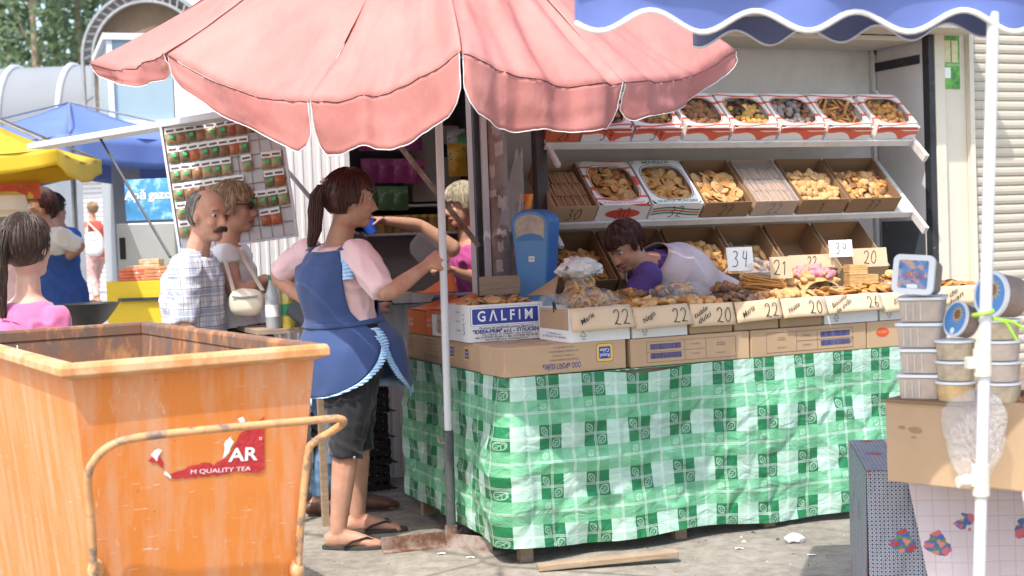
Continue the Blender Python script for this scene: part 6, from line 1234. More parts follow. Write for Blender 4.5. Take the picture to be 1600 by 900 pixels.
class Person:
    def __init__(s, name, label, J, F, g=1.0, k=1.0, skin='skin', voxel=.009, base=None, hand_curl=(25, 25), headF=None, feet=True, group=None, hk=1.0):
        s.hk = hk
        s.J = J; s.g = g; s.k = k; s.F = V(F).normalized(); s.S = V((s.F.y, -s.F.x, 0)).normalized()          # S: towards the right-hand side
        s.hF = V(headF).normalized() if headF else s.F; s.skin = M[skin]; s.vx = voxel
        b = base if base is not None else V((J['pel'].x, J['pel'].y, gz(J['pel'].y))); s.t = thing(name, label, 'person', b, group); m = MB(); s.body = m
        s.torso(m, 0, -.12, 1.0); nk, hd = J['neck'], J['head']; m.tube([nk-V((0, 0, .03)), nk.lerp(hd, .5), hd-s.hF*.015*k], [.062*k, .052*k, .052*k], 12)
        for sd in ('R', 'L'):
            s.arm(m, sd, 0); s.leg(m, sd, 0)
            if 'wr'+sd in J: s.hand(m, sd, hand_curl[0 if sd == 'R' else 1])
            if feet and 'an'+sd in J: s.foot(m, sd)
        s.headmesh(m)
        remesh(m, voxel, 'body', s.skin, s.t, 3)
    def ring(s, f):
        for a, b in zip(RINGS, RINGS[1:]):
            if a[0] <= f <= b[0]: u = (f-a[0])/(b[0]-a[0]); return (a[1]+(b[1]-a[1])*u)*s.k, (a[2]+(b[2]-a[2])*u)*s.k
        return RINGS[0][1]*s.k, RINGS[0][2]*s.k
    def spine(s, f): p, n = s.J['pel'], s.J['neck']; q = p.lerp(n, f); return q - s.F*(.03*s.k*math.sin(math.pi*max(0, min(1, f))))
    def tp(s, f, th, inf=0):                                # point on the torso surface; th from the front, towards the right
        w_, d_ = s.ring(f); ax = (s.J['neck']-s.J['pel']).normalized(); gg = s.g if f < .8 else 1; f3 = (s.F-ax*s.F.dot(ax)).normalized()
        return s.spine(f)+f3*math.cos(th)*(d_*gg+inf)+s.S*math.sin(th)*(w_*gg+inf)
    def torso(s, m, inf, f0, f1):
        fs = [f0+(f1-f0)*i/14 for i in range(15)]; n = 20; vs = [s.tp(f, 2*math.pi*k_/n, inf) for f in fs for k_ in range(n)]
        m.add(vs, [(i*n+k_, i*n+(k_+1) % n, (i+1)*n+(k_+1) % n, (i+1)*n+k_) for i in range(14) for k_ in range(n)]+[tuple(range(n))[::-1], tuple(14*n+k_ for k_ in range(n))])
    def chain(s, m, pts, rad, inf, f1):
        n = 14; tot = len(pts)-1; out = []; rr = []
        for i in range(n+1):
            u = f1*i/n*tot; a = min(int(u), tot-1); w_ = u-a; out.append(pts[a].lerp(pts[a+1], w_)); rr.append((rad[a]+(rad[a+1]-rad[a])*w_)+inf)
        out = [out[0]]+[(out[i-1]+out[i]*2+out[i+1])/4 for i in range(1, n)]+[out[-1]]; m.tube(out, rr, 12); m.ell(out[0], (rr[0],)*3); 
        if inf == 0: m.ell(out[-1], (rr[-1],)*3)
    def arm(s, m, sd, inf, f1=1.0):
        J = s.J
        if 'el'+sd not in J: return
        a, e, w_ = J['sh'+sd], J['el'+sd], J['wr'+sd]; k_ = s.k; gg = .5+.5*s.g
        s.chain(m, [a, a.lerp(e, .5), e, e.lerp(w_, .4), w_], [.052*k_*gg, .047*k_*gg, .039*k_, .037*k_, .026*k_], inf, f1)
    def leg(s, m, sd, inf, f1=1.0):
        J = s.J
        if 'kn'+sd not in J: return
        h, kn, an = J['hip'+sd], J['kn'+sd], J['an'+sd]; k_ = s.k
        s.chain(m, [h, h.lerp(kn, .5), kn, kn.lerp(an, .35), an], [.098*k_*s.g, .082*k_*s.g, .056*k_, .055*k_, .036*k_], inf, f1)
    def foot(s, m, sd):
        a = s.J['an'+sd]; f = V(s.J.get('ft'+sd, s.F)); f.z = 0; f.normalize(); z = a.z; k_ = s.k; d = V((0, 0, -1)); g_ = a.z-.082*k_
        b = V((a.x, a.y, g_)); m.tube([b-f*.055*k_+V((0, 0, .035)), b+f*.0+V((0, 0, .048)), b+f*.08*k_+V((0, 0, .036)), b+f*.15*k_+V((0, 0, .022)), b+f*.19*k_+V((0, 0, .016))], [(.03, .034), (.048, .034), (.034, .038), (.02, .042), (.012, .030)], 12, side=(0, 0, 1))
        for i in range(5): q = b+f*(.185-.012*i)*k_+f.cross(V((0, 0, 1)))*(.030-.016*i)*(1 if sd == 'L' else -1)*k_+V((0, 0, .013)); m.ell(q, (.013-.001*i,)*3)
    def hand(s, m, sd, curl, grip=None):
        J = s.J; w_ = J['wr'+sd]; k_ = s.k; d = J.get('hd'+sd); d = V(d).normalized() if d is not None else (w_-J['el'+sd]).normalized(); pn = V(J.get('pn'+sd, (0, 0, -1))); pn = (pn-d*pn.dot(d)).normalized(); sdv = d.cross(pn).normalized()
        kn = w_+d*.085*k_; m.tube([w_-d*.01, w_+d*.03*k_, kn], [(.016*k_, .026*k_), (.016*k_, .038*k_), (.013*k_, .041*k_)], 12, side=pn)
        c = R_(curl); ts = 1 if sd == 'R' else -1
        for i in range(4):
            q = kn+sdv*(-.030+.020*i)*k_*ts; L_ = (.072, .080, .074, .058)[i]*k_; pts = [q-d*.01]; a = 0; dd = d.copy()
            for j, fr in enumerate((.45, .32, .23)): a += c*(.7, 1.1, .8)[j]; dd = d*math.cos(a)+pn*math.sin(a); q = q+dd*L_*fr; pts.append(q)
            m.tube(pts, [.0095*k_, .009*k_, .0082*k_, .007*k_], 8)
        q = w_+d*.03*k_-sdv*.030*k_*ts; t1 = (d*.6-sdv*.6*ts+pn*.55).normalized(); t2 = (d*.85+pn*(.3+math.sin(c)*.8)+sdv*.15*ts).normalized(); m.tube([q, q+t1*.035*k_, q+t1*.035*k_+t2*.032*k_, q+t1*.035*k_+t2*.055*k_], [.014*k_, .0115*k_, .010*k_, .008*k_], 8)
    def hp(s, f, l, u): return s.J['head']+(s.hF*f+s.hL*l+s.hU*u)*s.k*s.hk
    def headmesh(s, m):
        s.hL = V((0, 0, 1)).cross(s.hF).normalized(); s.hU = s.hF.cross(s.hL).normalized(); H = Matrix((s.hF, s.hL, s.hU)).transposed().to_4x4(); k_ = s.k; E = lambda c, r: m.ell(s.hp(*c), tuple(q*k_*s.hk for q in r), H, 18, 12)
        E((-.012, 0, .030), (.098, .076, .094)); E((.022, 0, -.035), (.068, .058, .082)); E((.058, 0, -.088), (.030, .032, .026)); E((.070, 0, .036), (.022, .050, .016)); E((.056, .034, -.022), (.026, .022, .026)); E((.056, -.034, -.022), (.026, .022, .026)); E((.072, 0, -.062), (.020, .024, .014)); E((-.01, 0, -.06), (.05, .05, .06))
        m.tube([s.hp(.080, 0, .024), s.hp(.098, 0, -.006), s.hp(.112, 0, -.026), s.hp(.092, 0, -.036)], [.009*k_, .011*k_, .014*k_, .010*k_], 8)
        for l in (-.0165, .0165): E((.092, l*.8, -.030), (.010, .010, .008))
        for l in (-.077, .077): E((-.006, l, -.006), (.017, .008, .030))
    def face(s, brow='hair_dark', eyes=True, lips='lips', par=None):
        t = s.t
        for l in (-.032, .032):
            if eyes:
                m = MB(); m.ell(s.hp(.0665, l, .014), (.0125*s.k,)*3); e = m.build('eye', M['eye_white'], t); m = MB(); m.ell(s.hp(.0745, l, .013), (.0066*s.k,)*3); m.build('iris', M['iris'], e)
            m = MB(); m.tube([s.hp(.085, l*.45, .036), s.hp(.0875, l, .042), s.hp(.072, l*1.6, .034)], [.003*s.k, .0045*s.k, .002*s.k], 6); m.build('eyebrow', M[brow], t)
        m = MB(); m.tube([s.hp(.078, -.024, -.062), s.hp(.092, -.010, -.0585), s.hp(.093, .010, -.0585), s.hp(.078, .024, -.062)], [.003*s.k, .0065*s.k, .0065*s.k, .003*s.k], 8); m.tube([s.hp(.078, -.022, -.067), s.hp(.091, 0, -.0705), s.hp(.078, .022, -.067)], [.003*s.k, .007*s.k, .003*s.k], 8); m.build('lips', M[lips], t)
    def hair(s, m_, line=.055, side=-.02, back=-.09, vol=1.0, front=.03, noise_=.010, top=None, fringe=0):
        """hair cap: a shell round the skull, open at the face"""
        mb = MB(); nu, nv = 40, 26; P = []
        for j in range(nv+1):
            for i in range(nu):
                ph = math.pi*j/nv*.98; th = 2*math.pi*i/nu; d = V((math.sin(ph)*math.cos(th), math.sin(ph)*math.sin(th), math.cos(ph)))
                r = 1+noise_*6*noise.noise(d*5+V((s.J['head'].x*9, 0, 0)))+noise_*3*noise.noise(V((d.x*14, d.y*14, d.z*3)))
                P.append((-.014+d.x*.110*r*vol, d.y*.088*r*vol, .028+d.z*.106*r*vol))
        keep = lambda p: (p[2] > (line if p[0] > front else side if p[0] > -.02 else back)) or (p[0] > front and fringe and p[2] > line-fringe*(.5+.5*math.sin(p[1]*90)))
        if top is not None: k0 = keep; keep = lambda p: k0(p) and not (p[2] > .05 and (abs(p[1]) < top) and p[0] > -.07)
        fs = []
        for j in range(nv):
            for i in range(nu):
                q = [j*nu+i, (j+1)*nu+i, (j+1)*nu+(i+1) % nu, j*nu+(i+1) % nu]
                if sum(keep(P[x]) for x in q) >= 3: fs.append(q)
        used = sorted({x for f in fs for x in f}); ix = {x: i for i, x in enumerate(used)}
        mb.add([s.hp(*P[x]) for x in used], [[ix[x] for x in f] for f in fs], 0, True); h = mb.build('hair', m_, s.t); md = h.modifiers.new('solid', 'SOLIDIFY'); md.thickness = .014*s.k; md.offset = -1; md = h.modifiers.new('sub', 'SUBSURF'); md.levels = 1; md.render_levels = 1
        rs = random.Random(int(abs(s.J['head'].x*1000))); lm = MB()
        for i in range(420):                                 # loose locks lying on the cap
            th = rs.uniform(0, 6.283); ph = rs.uniform(.1, 1.9); pts = []
            for q in range(5):
                p2 = ph+q*.16; d = V((math.sin(p2)*math.cos(th+.1*q*noise.noise(V((i, 0, 0)))), math.sin(p2)*math.sin(th), math.cos(p2))); r = 1.01+.035*rs.random(); c = (-.014+d.x*.110*r*vol, d.y*.088*r*vol, .028+d.z*.106*r*vol)
                if not keep(c): break
                pts.append(s.hp(*c))
            if len(pts) > 2: lm.tube(pts, [.0019*s.k]*(len(pts)-1)+[.0006], 4)
        if lm.v: tag(lm.build('hair_locks', m_, h), kind='stuff')
        return h
    def strands(s, pts, r0, r1, n, m_, name='ponytail', spread=.5):
        rs = random.Random(n); mb = MB(); pts = [V(p) for p in pts]
        for i in range(n):
            a = rs.uniform(0, 6.283); q = rs.random()**.5; out = []
            for j, p in enumerate(pts):
                u = j/(len(pts)-1); rad = (r0+(r1-r0)*u)*(math.sin(math.pi*(.18+.72*u))**.6); w_ = rs.uniform(-1, 1)*.004; out.append(p+V((math.cos(a+.5*u)*rad*q+w_, math.sin(a+.5*u)*rad*q+w_, -.02*u*rs.random())))
            mb.tube(out, [.003, .0034, .003]+[.0026]*(len(out)-4)+[.0008], 5)
        return tag(mb.build(name, m_, s.t), kind='stuff')
    def wear(s, name, m_, fn, voxel=None, smooth=5):
        m = MB(); fn(m); o = remesh(m, voxel or s.vx*1.15, name, m_, s.t, smooth); me = o.data; nr = [v.normal.copy() for v in me.vertices]; sd = V((s.J['head'].x*7, 0, 0))
        for v, n in zip(me.vertices, nr):                    # soft folds and sharper creases
            c = v.co; a = noise.noise(V((c.x*9, c.y*9, c.z*6))+sd); b = 1-abs(noise.noise(V((c.x*13+c.z*9, c.y*13-c.z*6, c.z*8))+sd*2)); v.co = c+n*(.007*a+.011*max(0, b-.72)/.28*.8-.002)
        me.update(); return o
    def shirt(s, m_, sleeve=.5, inf=.014, f0=-.14, f1=.96, sl=.012, name='shirt'):
        def fn(m):
            s.torso(m, inf, f0, f1)
            for sd in 'RL':
                if 'el'+sd in s.J and sleeve > 0: s.arm(m, sd, sl, sleeve)
        return s.wear(name, m_, fn)
    def trousers(s, m_, f=1.0, inf=.016, name='trousers'):
        def fn(m):
            s.torso(m, inf*.8, -.14, .2)
            for sd in 'RL': s.leg(m, sd, inf*(1 if f > .7 else .8), f)
        return s.wear(name, m_, fn)
    def shoes(s, m_, name='shoe', h=.055):
        for sd in 'RL':
            a = s.J['an'+sd]; f = V(s.J.get('ft'+sd, s.F)); f.z = 0; f.normalize(); b = V((a.x, a.y, a.z-.082*s.k)); m = MB()
            m.tube([b-f*.07+V((0, 0, .03)), b+V((0, 0, .045)), b+f*.08+V((0, 0, .04)), b+f*.16+V((0, 0, .028)), b+f*.215+V((0, 0, .018))], [(.029, .03), (.044, .040), (.039, .045), (.027, .048), (.014, .03)], 14, side=(0, 0, 1)); remesh(m, .008, name, m_, s.t, 3)
def stand(J, pel, F, k=1.0, sp=.09, g=None, knee=.03):
    """straight legs under the pelvis down to the ground"""
    F = V(F).normalized(); S = V((F.y, -F.x, 0)); z0 = gz(pel.y) if g is None else g
    for sd, q in (('R', 1), ('L', -1)):
        h = pel+S*.085*k*q-V((0, 0, .03)); a = V((pel.x, pel.y, z0+.085*k))+S*sp*k*q; J['hip'+sd] = h; J['an'+sd] = a; J['kn'+sd] = h.lerp(a, .52)+F*knee
    return J
# ---------------------------------------------------------------- the seller with the navy apron
F = V((.78, .62, 0)); fR, fL = PZ(545, 857, 0), PZ(572, 832, 0)
J = dict(pel=PQ(545, 528, 5.83), neck=PQ(527, 378, 5.80), head=PQ(549, 313, 5.76), shR=PQ(560, 398, 5.66), elR=PQ(604, 461, 5.52), wrR=PQ(664, 417, 5.64), shL=PQ(482, 394, 5.98), elL=PQ(432, 432, 6.03), wrL=PQ(478, 472, 5.96),
         hipR=PQ(556, 548, 5.74), hipL=PQ(538, 548, 5.92), anR=V((PZ(530, 857, 0).x, fR.y, .084)), anL=V((PZ(560, 832, 0).x, fL.y, .084)), ftR=V((1, -.08, 0)), ftL=V((1, .05, 0)), hdR=V((.75, .12, .55)), pnR=V((.45, .75, -.4)), hdL=V((.35, -.3, -.6)), pnL=V((.6, -.2, .4)))
J['knR'] = J['hipR'].lerp(J['anR'], .50)+V((.0, -.01, 0)); J['knL'] = J['hipL'].lerp(J['anL'], .50)+V((.03, 0, 0))
P = Person('person', 'woman in navy apron and pink tee holding the umbrella pole', J, F, 1.16, 1.0, 'skin_tan', .007, base=V((J['pel'].x, J['pel'].y, 0)), hand_curl=(75, 55), headF=(.93, .34, -.12), hk=1.0)
P.face('hair_red'); P.hair(M['hair_red'], line=.058, side=-.03, back=-.07, vol=1.06, fringe=.02)
hb = P.hp(-.105, 0, .05); P.strands([P.hp(-.09, 0, .055), P.hp(-.125, .0, .055), P.hp(-.150, 0, .01), P.hp(-.155, 0, -.06), P.hp(-.150, .005, -.13), P.hp(-.16, .01, -.20)], .030, .034, 300, M['hair_red'])
m = MB()
for i in range(7): a = i*.9; m.ell(hb+V((-.012, -.02, .012))+V((math.cos(a), 0, math.sin(a)))*.016, (.010, .006, .006), Matrix.Rotation(-a, 4, 'Y'))
m.build('hair_clip', mat('clip', (.62, .36, .33), .4, .1), P.t)
m = MB(); e = P.hp(-.008, -.086, -.036); m.tube([e+V((.008*math.cos(a*.6), 0, .008*math.sin(a*.6))) for a in range(11)], .0018, 5); m.build('earring', M['steel'], P.t)
P.shirt(M['rose_tee'], .46, .015, -.02, .965, .015, 'tshirt'); P.trousers(M['black_cloth'], .63, .024)
for sd in 'R': 
    c = P.J['knR'].lerp(P.J['anR'], .18); m = MB(); m.ell(c+V((.045, -.055, 0)), (.008, .004, .008)); m.build('button', M['steel'], P.t)
# apron: back and front panels joined at the waist, pale blue frills along the edges
def panel(e0, th0, inf, f0, f1, nm, n=34, nf=40):
    """e0(f) half-angle of the panel around th0"""
    def pt(u, v):
        f = f0+(f1-f0)*v; w_ = e0(f); th = th0+(2*u-1)*w_; fl = max(0, -f)*.03; q = P.tp(max(f, -.55), th, inf+.032*max(0, min(1, (.16-f)/.2))+fl+.006*math.sin(th*9+f*6)*(.3+max(0, -f)*1.0))
        if f < -.55: q.z -= 0
        return q+V((0, 0, .004*noise.noise(V((th*3, f*6, 0)))))
    m = MB(); m.grid(pt, n, nf); o = m.build(nm, M['navy'], P.t, solid=.003); return pt, o
def eb(f):
    if f > .32: return R_(66-18*(f-.32))
    if f > .10: return R_(66+22*(.32-f)/.22)
    x = (.10-f)/.62; return R_(max(4, 90*math.sqrt(max(0, 1-x*x))))
pb, ob_ = panel(eb, math.pi, .030, -.52, .93, 'apron_back')
def ef(f):
    if f > .32: return R_(46)
    if f > .10: return R_(46+38*(.32-f)/.22)
    x = (.10-f)/.80; return R_(max(4, 86*math.sqrt(max(0, 1-x*x*.8))))
pf, of_ = panel(ef, 0, .032, -.54, .86, 'apron_front')
def frill(pt, u, v0, v1, par, outw, nm='frill', n=46, wd=.034):
    m = MB()
    def f(a, b):
        v = v0+(v1-v0)*a; q = pt(u, v); q2 = pt(u+(-.03 if u > .5 else .03), v); d = (q-q2).normalized(); nn = (q-P.spine(.1)); nn.z = 0; nn.normalize(); return q+d*wd*b+nn*(.004+.007*math.sin(a*n*3.1)*b)
    m.grid(f, n*4, 3); return m.build(nm, M['pale_blue'], par, solid=.0015)
frill(pb, 0, 0, .44, ob_, 1); frill(pb, 1, 0, .44, ob_, 1); frill(pf, 0, 0, .42, of_, 1); frill(pf, 1, 0, .42, of_, 1); frill(pb, 0, .80, .99, ob_, 1, 'shoulder_frill', 16, .045); frill(pb, 1, .80, .99, ob_, 1, 'shoulder_frill', 16, .045)
def hemf(pt, par):
    m = MB(); m.grid(lambda a, b: pt(a, 0)+V((0, 0, -.034*b))+(pt(a, 0)-P.spine(-.3)).normalized()*.006*math.sin(a*40)*b, 60, 2); m.build('frill', M['pale_blue'], par, solid=.0015)
hemf(pb, ob_); hemf(pf, of_)
m = MB()
for sgn in (1, -1): m.grid(lambda u, v: (pb(1 if sgn > 0 else 0, .985)).lerp(pf(0 if sgn > 0 else 1, .985), u)+V((0, 0, .035*math.sin(math.pi*u)))+P.S*sgn*-.025*(v-.5)*2+V((0, 0, .012)), 10, 3)
m.build('shoulder_strap', M['navy'], of_, solid=.003)
m = MB(); m.grid(lambda u, v: P.tp(.16+.05*v, 2*math.pi*u, .036), 60, 3); m.build('waist_band', M['navy'], of_, solid=.003)
for sd in 'RL':                                             # flip-flops
    a = J['an'+sd]; f = V(J['ft'+sd]).normalized(); b = V((a.x, a.y, 0)); s_ = f.cross(V((0, 0, 1))); m = MB(); n = 22; out = []
    for q in range(n): th = 6.2832*q/n; x = math.cos(th); out.append(b+f*(.075+.15*x)+s_*(.044+.010*x)*math.sin(th))
    m.add([p+V((0, 0, .001)) for p in out]+[p+V((0, 0, .018)) for p in out], [tuple(range(n))[::-1], tuple(range(n, 2*n))]+[(i, (i+1) % n, n+(i+1) % n, n+i) for i in range(n)]); sl_ = m.build('sandal', M['sole'], P.t, bev=.003)
    m = MB()
    for q in (-1, 1): m.tube([b+f*.165+V((0, 0, .03)), b+f*.13+s_*.025*q+V((0, 0, .052)), b+f*.07+s_*.046*q+V((0, 0, .040)), b+f*.03+s_*.046*q+V((0, 0, .016))], [(.005, .008)]*4, 6)
    m.build('strap', M['black_plastic'], sl_)
m = MB(); c = PQ(467, 488, 5.95); m.b2((-.055, -.010, -.04), (.055, .010, .04), Matrix.Translation(c) @ Matrix.Rotation(R_(35), 4, 'Y') @ Matrix.Rotation(R_(-25), 4, 'Z')); tag(m.build('wallet', M['black_plastic'], bev=.006), 'black wallet in the hand behind the navy apron', 'wallet')
# ---------------------------------------------------------------- man in plaid shirt
F = V((.96, -.12, 0)); pel = PQ(318, 568, 6.2)
J = stand(dict(pel=pel, neck=PQ(304, 398, 6.16), head=PQ(326, 338, 6.12), shR=PQ(292, 420, 5.99), elR=PQ(284, 505, 5.95), wrR=PQ(325, 545, 5.93), shL=PQ(318, 414, 6.36), elL=PQ(320, 505, 6.42), wrL=PQ(352, 545, 6.35)), pel, F)
P = Person('person', 'balding man with dark moustache in a plaid short sleeved shirt', J, F, 1.05, .98, 'skin_tan', .008, headF=(.80, -.55, -.16)); P.face('hair_grey'); P.hair(M['hair_grey'], line=.2, side=.0, back=-.06, vol=.98, front=.0, top=.05)
m = MB(); m.tube([P.hp(.080, -.040, -.062), P.hp(.103, -.014, -.047), P.hp(.103, .014, -.047), P.hp(.080, .040, -.062)], [.005, .012, .012, .005], 8); m.build('moustache', mat('moustache', (.035, .025, .02), .6, .3), P.t)
def plaid():
    m, t, b, N, L = mk('plaid'); tc = N('ShaderNodeTexCoord'); sp = N('ShaderNodeSeparateXYZ'); L(tc.outputs['Object'], sp.inputs[0]); col = (.68, .69, .71)
    def band(ax, sc, lo, hi, c, prev, off=0, w_=.7):
        a = N('ShaderNodeMath'); a.operation = 'MULTIPLY_ADD'; a.inputs[1].default_value = sc; a.inputs[2].default_value = off
        if ax == 'xy': ad = N('ShaderNodeMath'); ad.operation = 'ADD'; L(sp.outputs[0], ad.inputs[0]); L(sp.outputs[1], ad.inputs[1]); L(ad.outputs[0], a.inputs[0])
        else: L(sp.outputs[2], a.inputs[0])
        f = N('ShaderNodeMath'); f.operation = 'FRACT'; L(a.outputs[0], f.inputs[0]); g_ = N('ShaderNodeMath'); g_.operation = 'GREATER_THAN'; g_.inputs[1].default_value = lo; L(f.outputs[0], g_.inputs[0]); h = N('ShaderNodeMath'); h.operation = 'LESS_THAN'; h.inputs[1].default_value = hi; L(f.outputs[0], h.inputs[0])
        k_ = N('ShaderNodeMath'); k_.operation = 'MULTIPLY'; L(g_.outputs[0], k_.inputs[0]); L(h.outputs[0], k_.inputs[1]); k2 = N('ShaderNodeMath'); k2.operation = 'MULTIPLY'; L(k_.outputs[0], k2.inputs[0]); k2.inputs[1].default_value = w_
        mx = N('ShaderNodeMix'); mx.data_type = 'RGBA'; L(k2.outputs[0], mx.inputs[0]); mx.inputs[7].default_value = (*c, 1)
        if isinstance(prev, tuple): mx.inputs[6].default_value = (*prev, 1)
        else: L(prev, mx.inputs[6])
        return mx.outputs[2]
    for ax in ('xy', 'z'): col = band(ax, 11, 0, .42, (.22, .26, .38), col, 0, .55); col = band(ax, 11, .46, .52, (.12, .14, .20), col); col = band(ax, 11, .12, .17, (.75, .75, .78), col); col = band(ax, 11, .75, .79, (.30, .32, .40), col)
    L(col, b.inputs['Base Color']); b.inputs['Roughness'].default_value = .8; n = N('ShaderNodeTexNoise'); n.inputs['Scale'].default_value = 12; bp = N('ShaderNodeBump'); bp.inputs['Strength'].default_value = .5; bp.inputs['Distance'].default_value = .02; L(tc.outputs['Object'], n.inputs['Vector']); L(n.outputs[0], bp.inputs['Height']); L(bp.outputs[0], b.inputs['Normal']); return m
M['plaid'] = plaid(); P.shirt(M['plaid'], .52, .024, -.30, .965, .026); P.trousers(mat('grey_trouser', (.10, .10, .11), .8), .97); P.shoes(M['brown_leather'])
for sgn in (1, -1):
    m = MB(); m.grid(lambda u, v: P.J['neck']+P.F*(.055-.10*u)+P.S*sgn*(.045+.022*math.sin(u*2.5)+.012*v)+V((0, 0, .035-.045*v-.015*(1-u))), 8, 4); m.build('collar', M['plaid'], P.t, solid=.003)
# ---------------------------------------------------------------- blonde woman with sunglasses
F = V((.97, .1, 0)); pel = PQ(378, 540, 6.55)
J = stand(dict(pel=pel, neck=PQ(356, 384, 6.55), head=PQ(366, 326, 6.52), shR=PQ(352, 402, 6.38), elR=PQ(368, 462, 6.30), wrR=PQ(414, 436, 6.34), shL=PQ(372, 396, 6.74), elL=PQ(390, 460, 6.80), wrL=PQ(425, 440, 6.6), hdR=V((.9, .2, .15))), pel, F)
P = Person('person', 'blonde woman in white sleeveless top with sunglasses', J, F, 1.15, 1.0, 'skin', .008, headF=(.98, -.05, -.05)); P.face('hair_blond', eyes=False); P.hair(M['hair_blond'], line=.05, side=-.035, back=-.085, vol=1.06, noise_=.03, fringe=.03)
m = MB()
for l in (-.034, .034): m.ell(P.hp(.092, l, .016), (.012, .026, .021), Matrix((P.hF, P.hL, P.hU)).transposed().to_4x4())
for l in (-.062, .062): m.tube([P.hp(.088, l*.95, .022), P.hp(.03, l*1.32, .020), P.hp(-.015, l*1.36, .012)], .004, 6)
tag(m.build('sunglasses', mat('shades', (.015, .012, .012), .15, .1), origin=P.hp(.09, 0, .01)), 'dark sunglasses worn by the blonde woman', 'sunglasses')
P.shirt(M['white_cloth'], .12, .014, -.05, .955, .012, 'top'); 
def skirt(m):
    n = 24; fs = [(.20, .02), (.0, .02), (-.2, .03), (-.55, .05)]; rows_ = [[P.tp(f, 6.2832*k_/n, i) for k_ in range(n)] for f, i in fs]; bot = [q+V((0, 0, -.28))+(q-P.spine(-.5))*.12 for q in rows_[-1]]; rows_.append(bot); m.add([q for r in rows_ for q in r], [(i*n+k_, i*n+(k_+1) % n, (i+1)*n+(k_+1) % n, (i+1)*n+k_) for i in range(len(rows_)-1) for k_ in range(n)]+[tuple(range(n))[::-1], tuple((len(rows_)-1)*n+k_ for k_ in range(n))])
P.wear('skirt', M['pattern_dark'], skirt); P.shoes(M['brown_leather'])
def handbag(label, c, w, h, d, m_, strap):
    t = thing('handbag', label, 'handbag', c-V((0, 0, h/2))); m = MB(); m.ell(c, (w/2, d/2, h/2), nu=24, nv=16)
    for q in m.v: e = q-c; q.x = c.x+math.copysign(abs(e.x/(w/2))**.7, e.x)*w/2; q.z = c.z+math.copysign(abs(e.z/(h/2))**.75, e.z)*h/2+.01*noise.noise(e*12)
    m.build('pouch', m_, t); m = MB(); m.tube(strap, [(.004, .011)]*len(strap), 6); m.build('strap', m_, t); m = MB(); m.tube([c+V((-w*.35, -d*.5, h*.22)), c+V((0, -d*.54, h*.18)), c+V((w*.35, -d*.5, h*.22))], .004, 6); m.build('buckle', M['steel'], t); return t
c = PQ(386, 472, 6.2); handbag('cream leather handbag under the arm of the blonde woman', c, .17, .13, .09, M['cream_leather'], [c+V((-.06, 0, .05)), P.J['shR']+V((-.0, -.05, .02)), P.J['shR']+V((.05, .05, .045)), c+V((.07, .03, .05))])
# ---------------------------------------------------------------- young woman in pink tee, from behind
F = V((.30, .95, 0)); pel = PQ(42, 655, 5.95)
J = stand(dict(pel=pel, neck=PQ(44, 462, 5.93), head=PQ(43, 387, 5.93), shR=PQ(88, 498, 5.86), elR=PQ(98, 580, 5.84), wrR=PQ(96, 650, 5.95), shL=PQ(-2, 496, 6.02), elL=PQ(-22, 575, 6.05), wrL=PQ(-10, 645, 6.1)), pel, F)
P = Person('person', 'young woman with brown ponytail and ruched pink tee seen from behind', J, F, .95, .97, 'skin_pale', .008, headF=(.32, .95, 0), hk=1.2); P.face(); P.hair(M['hair_dark'], line=.05, side=-.06, back=-.10, vol=1.02, noise_=.004)
P.strands([P.hp(-.09, 0, .085), P.hp(-.120, .01, .07), P.hp(-.135, .02, .0), P.hp(-.125, .03, -.09), P.hp(-.12, .035, -.17), P.hp(-.11, .04, -.25)], .034, .022, 300, M['hair_dark'])
P.shirt(M['pink_tee'], .40, .012, -.25, .945, .011, 'tshirt'); P.trousers(M['denim'], .97); P.shoes(M['white_cloth'])
m = MB()
for i in range(9): a = P.tp(.82-.1*i, math.pi, .016); m.tube([a+P.S*-.05+V((0, 0, .012*(-1)**i)), a, a+P.S*.05+V((0, 0, -.01))], [.002, .005, .002], 5)
tag(m.build('ruching', M['pink_tee'], P.t), kind='stuff')
# ---------------------------------------------------------------- background people
def bgp(label, Y, head, neck, pelp, shR, shL, arms, F, hair, top, bottom, k=1.0, skin='skin', g=1.0, sleeve=.5, hairkw={}, group=None, hF=None, stride=0):
    pel = PQ(*pelp, Y); J = stand(dict(pel=pel, neck=PQ(*neck, Y), head=PQ(*head, Y), shR=PQ(*shR[:2], Y+shR[2]), shL=PQ(*shL[:2], Y+shL[2])), pel, F, k)
    for sd, (e, w_) in arms.items(): J['el'+sd] = PQ(*e[:2], Y+e[2]); J['wr'+sd] = PQ(*w_[:2], Y+w_[2])
    if stride:
        f = V(F).normalized()*stride; J['anR'] = J['anR']+f; J['anL'] = J['anL']-f; J['knR'] = J['hipR'].lerp(J['anR'], .5)+f*.3; J['knL'] = J['hipL'].lerp(J['anL'], .5)+f*.3
    P = Person('person', label, J, F, g, k, skin, .012, headF=hF, hand_curl=(30, 30)); P.face(); P.hair(M[hair], **hairkw); P.shirt(M[top], sleeve, .014, -.12, .95, .013); P.trousers(M[bottom], .95); P.shoes(M['brown_leather']); return P
P = bgp('woman with short auburn hair in white blouse, hand on hip', 9.3, (60, 324), (72, 352), (82, 445), (98, 372, -.12), (58, 372, .15), {'R': ((127, 384, -.1), (92, 412, 0)), 'L': ((50, 410, .2), (60, 440, .1))}, (.2, -.97, 0), 'hair_red', 'white_cloth', 'blue_cloth', g=1.15, hairkw=dict(vol=1.1, back=-.06, noise_=.02), hF=(-.75, -.6, 0))
def apr(m): P.torso(m, .03, -.5, .5)
P.wear('apron', M['blue_cloth'], apr)
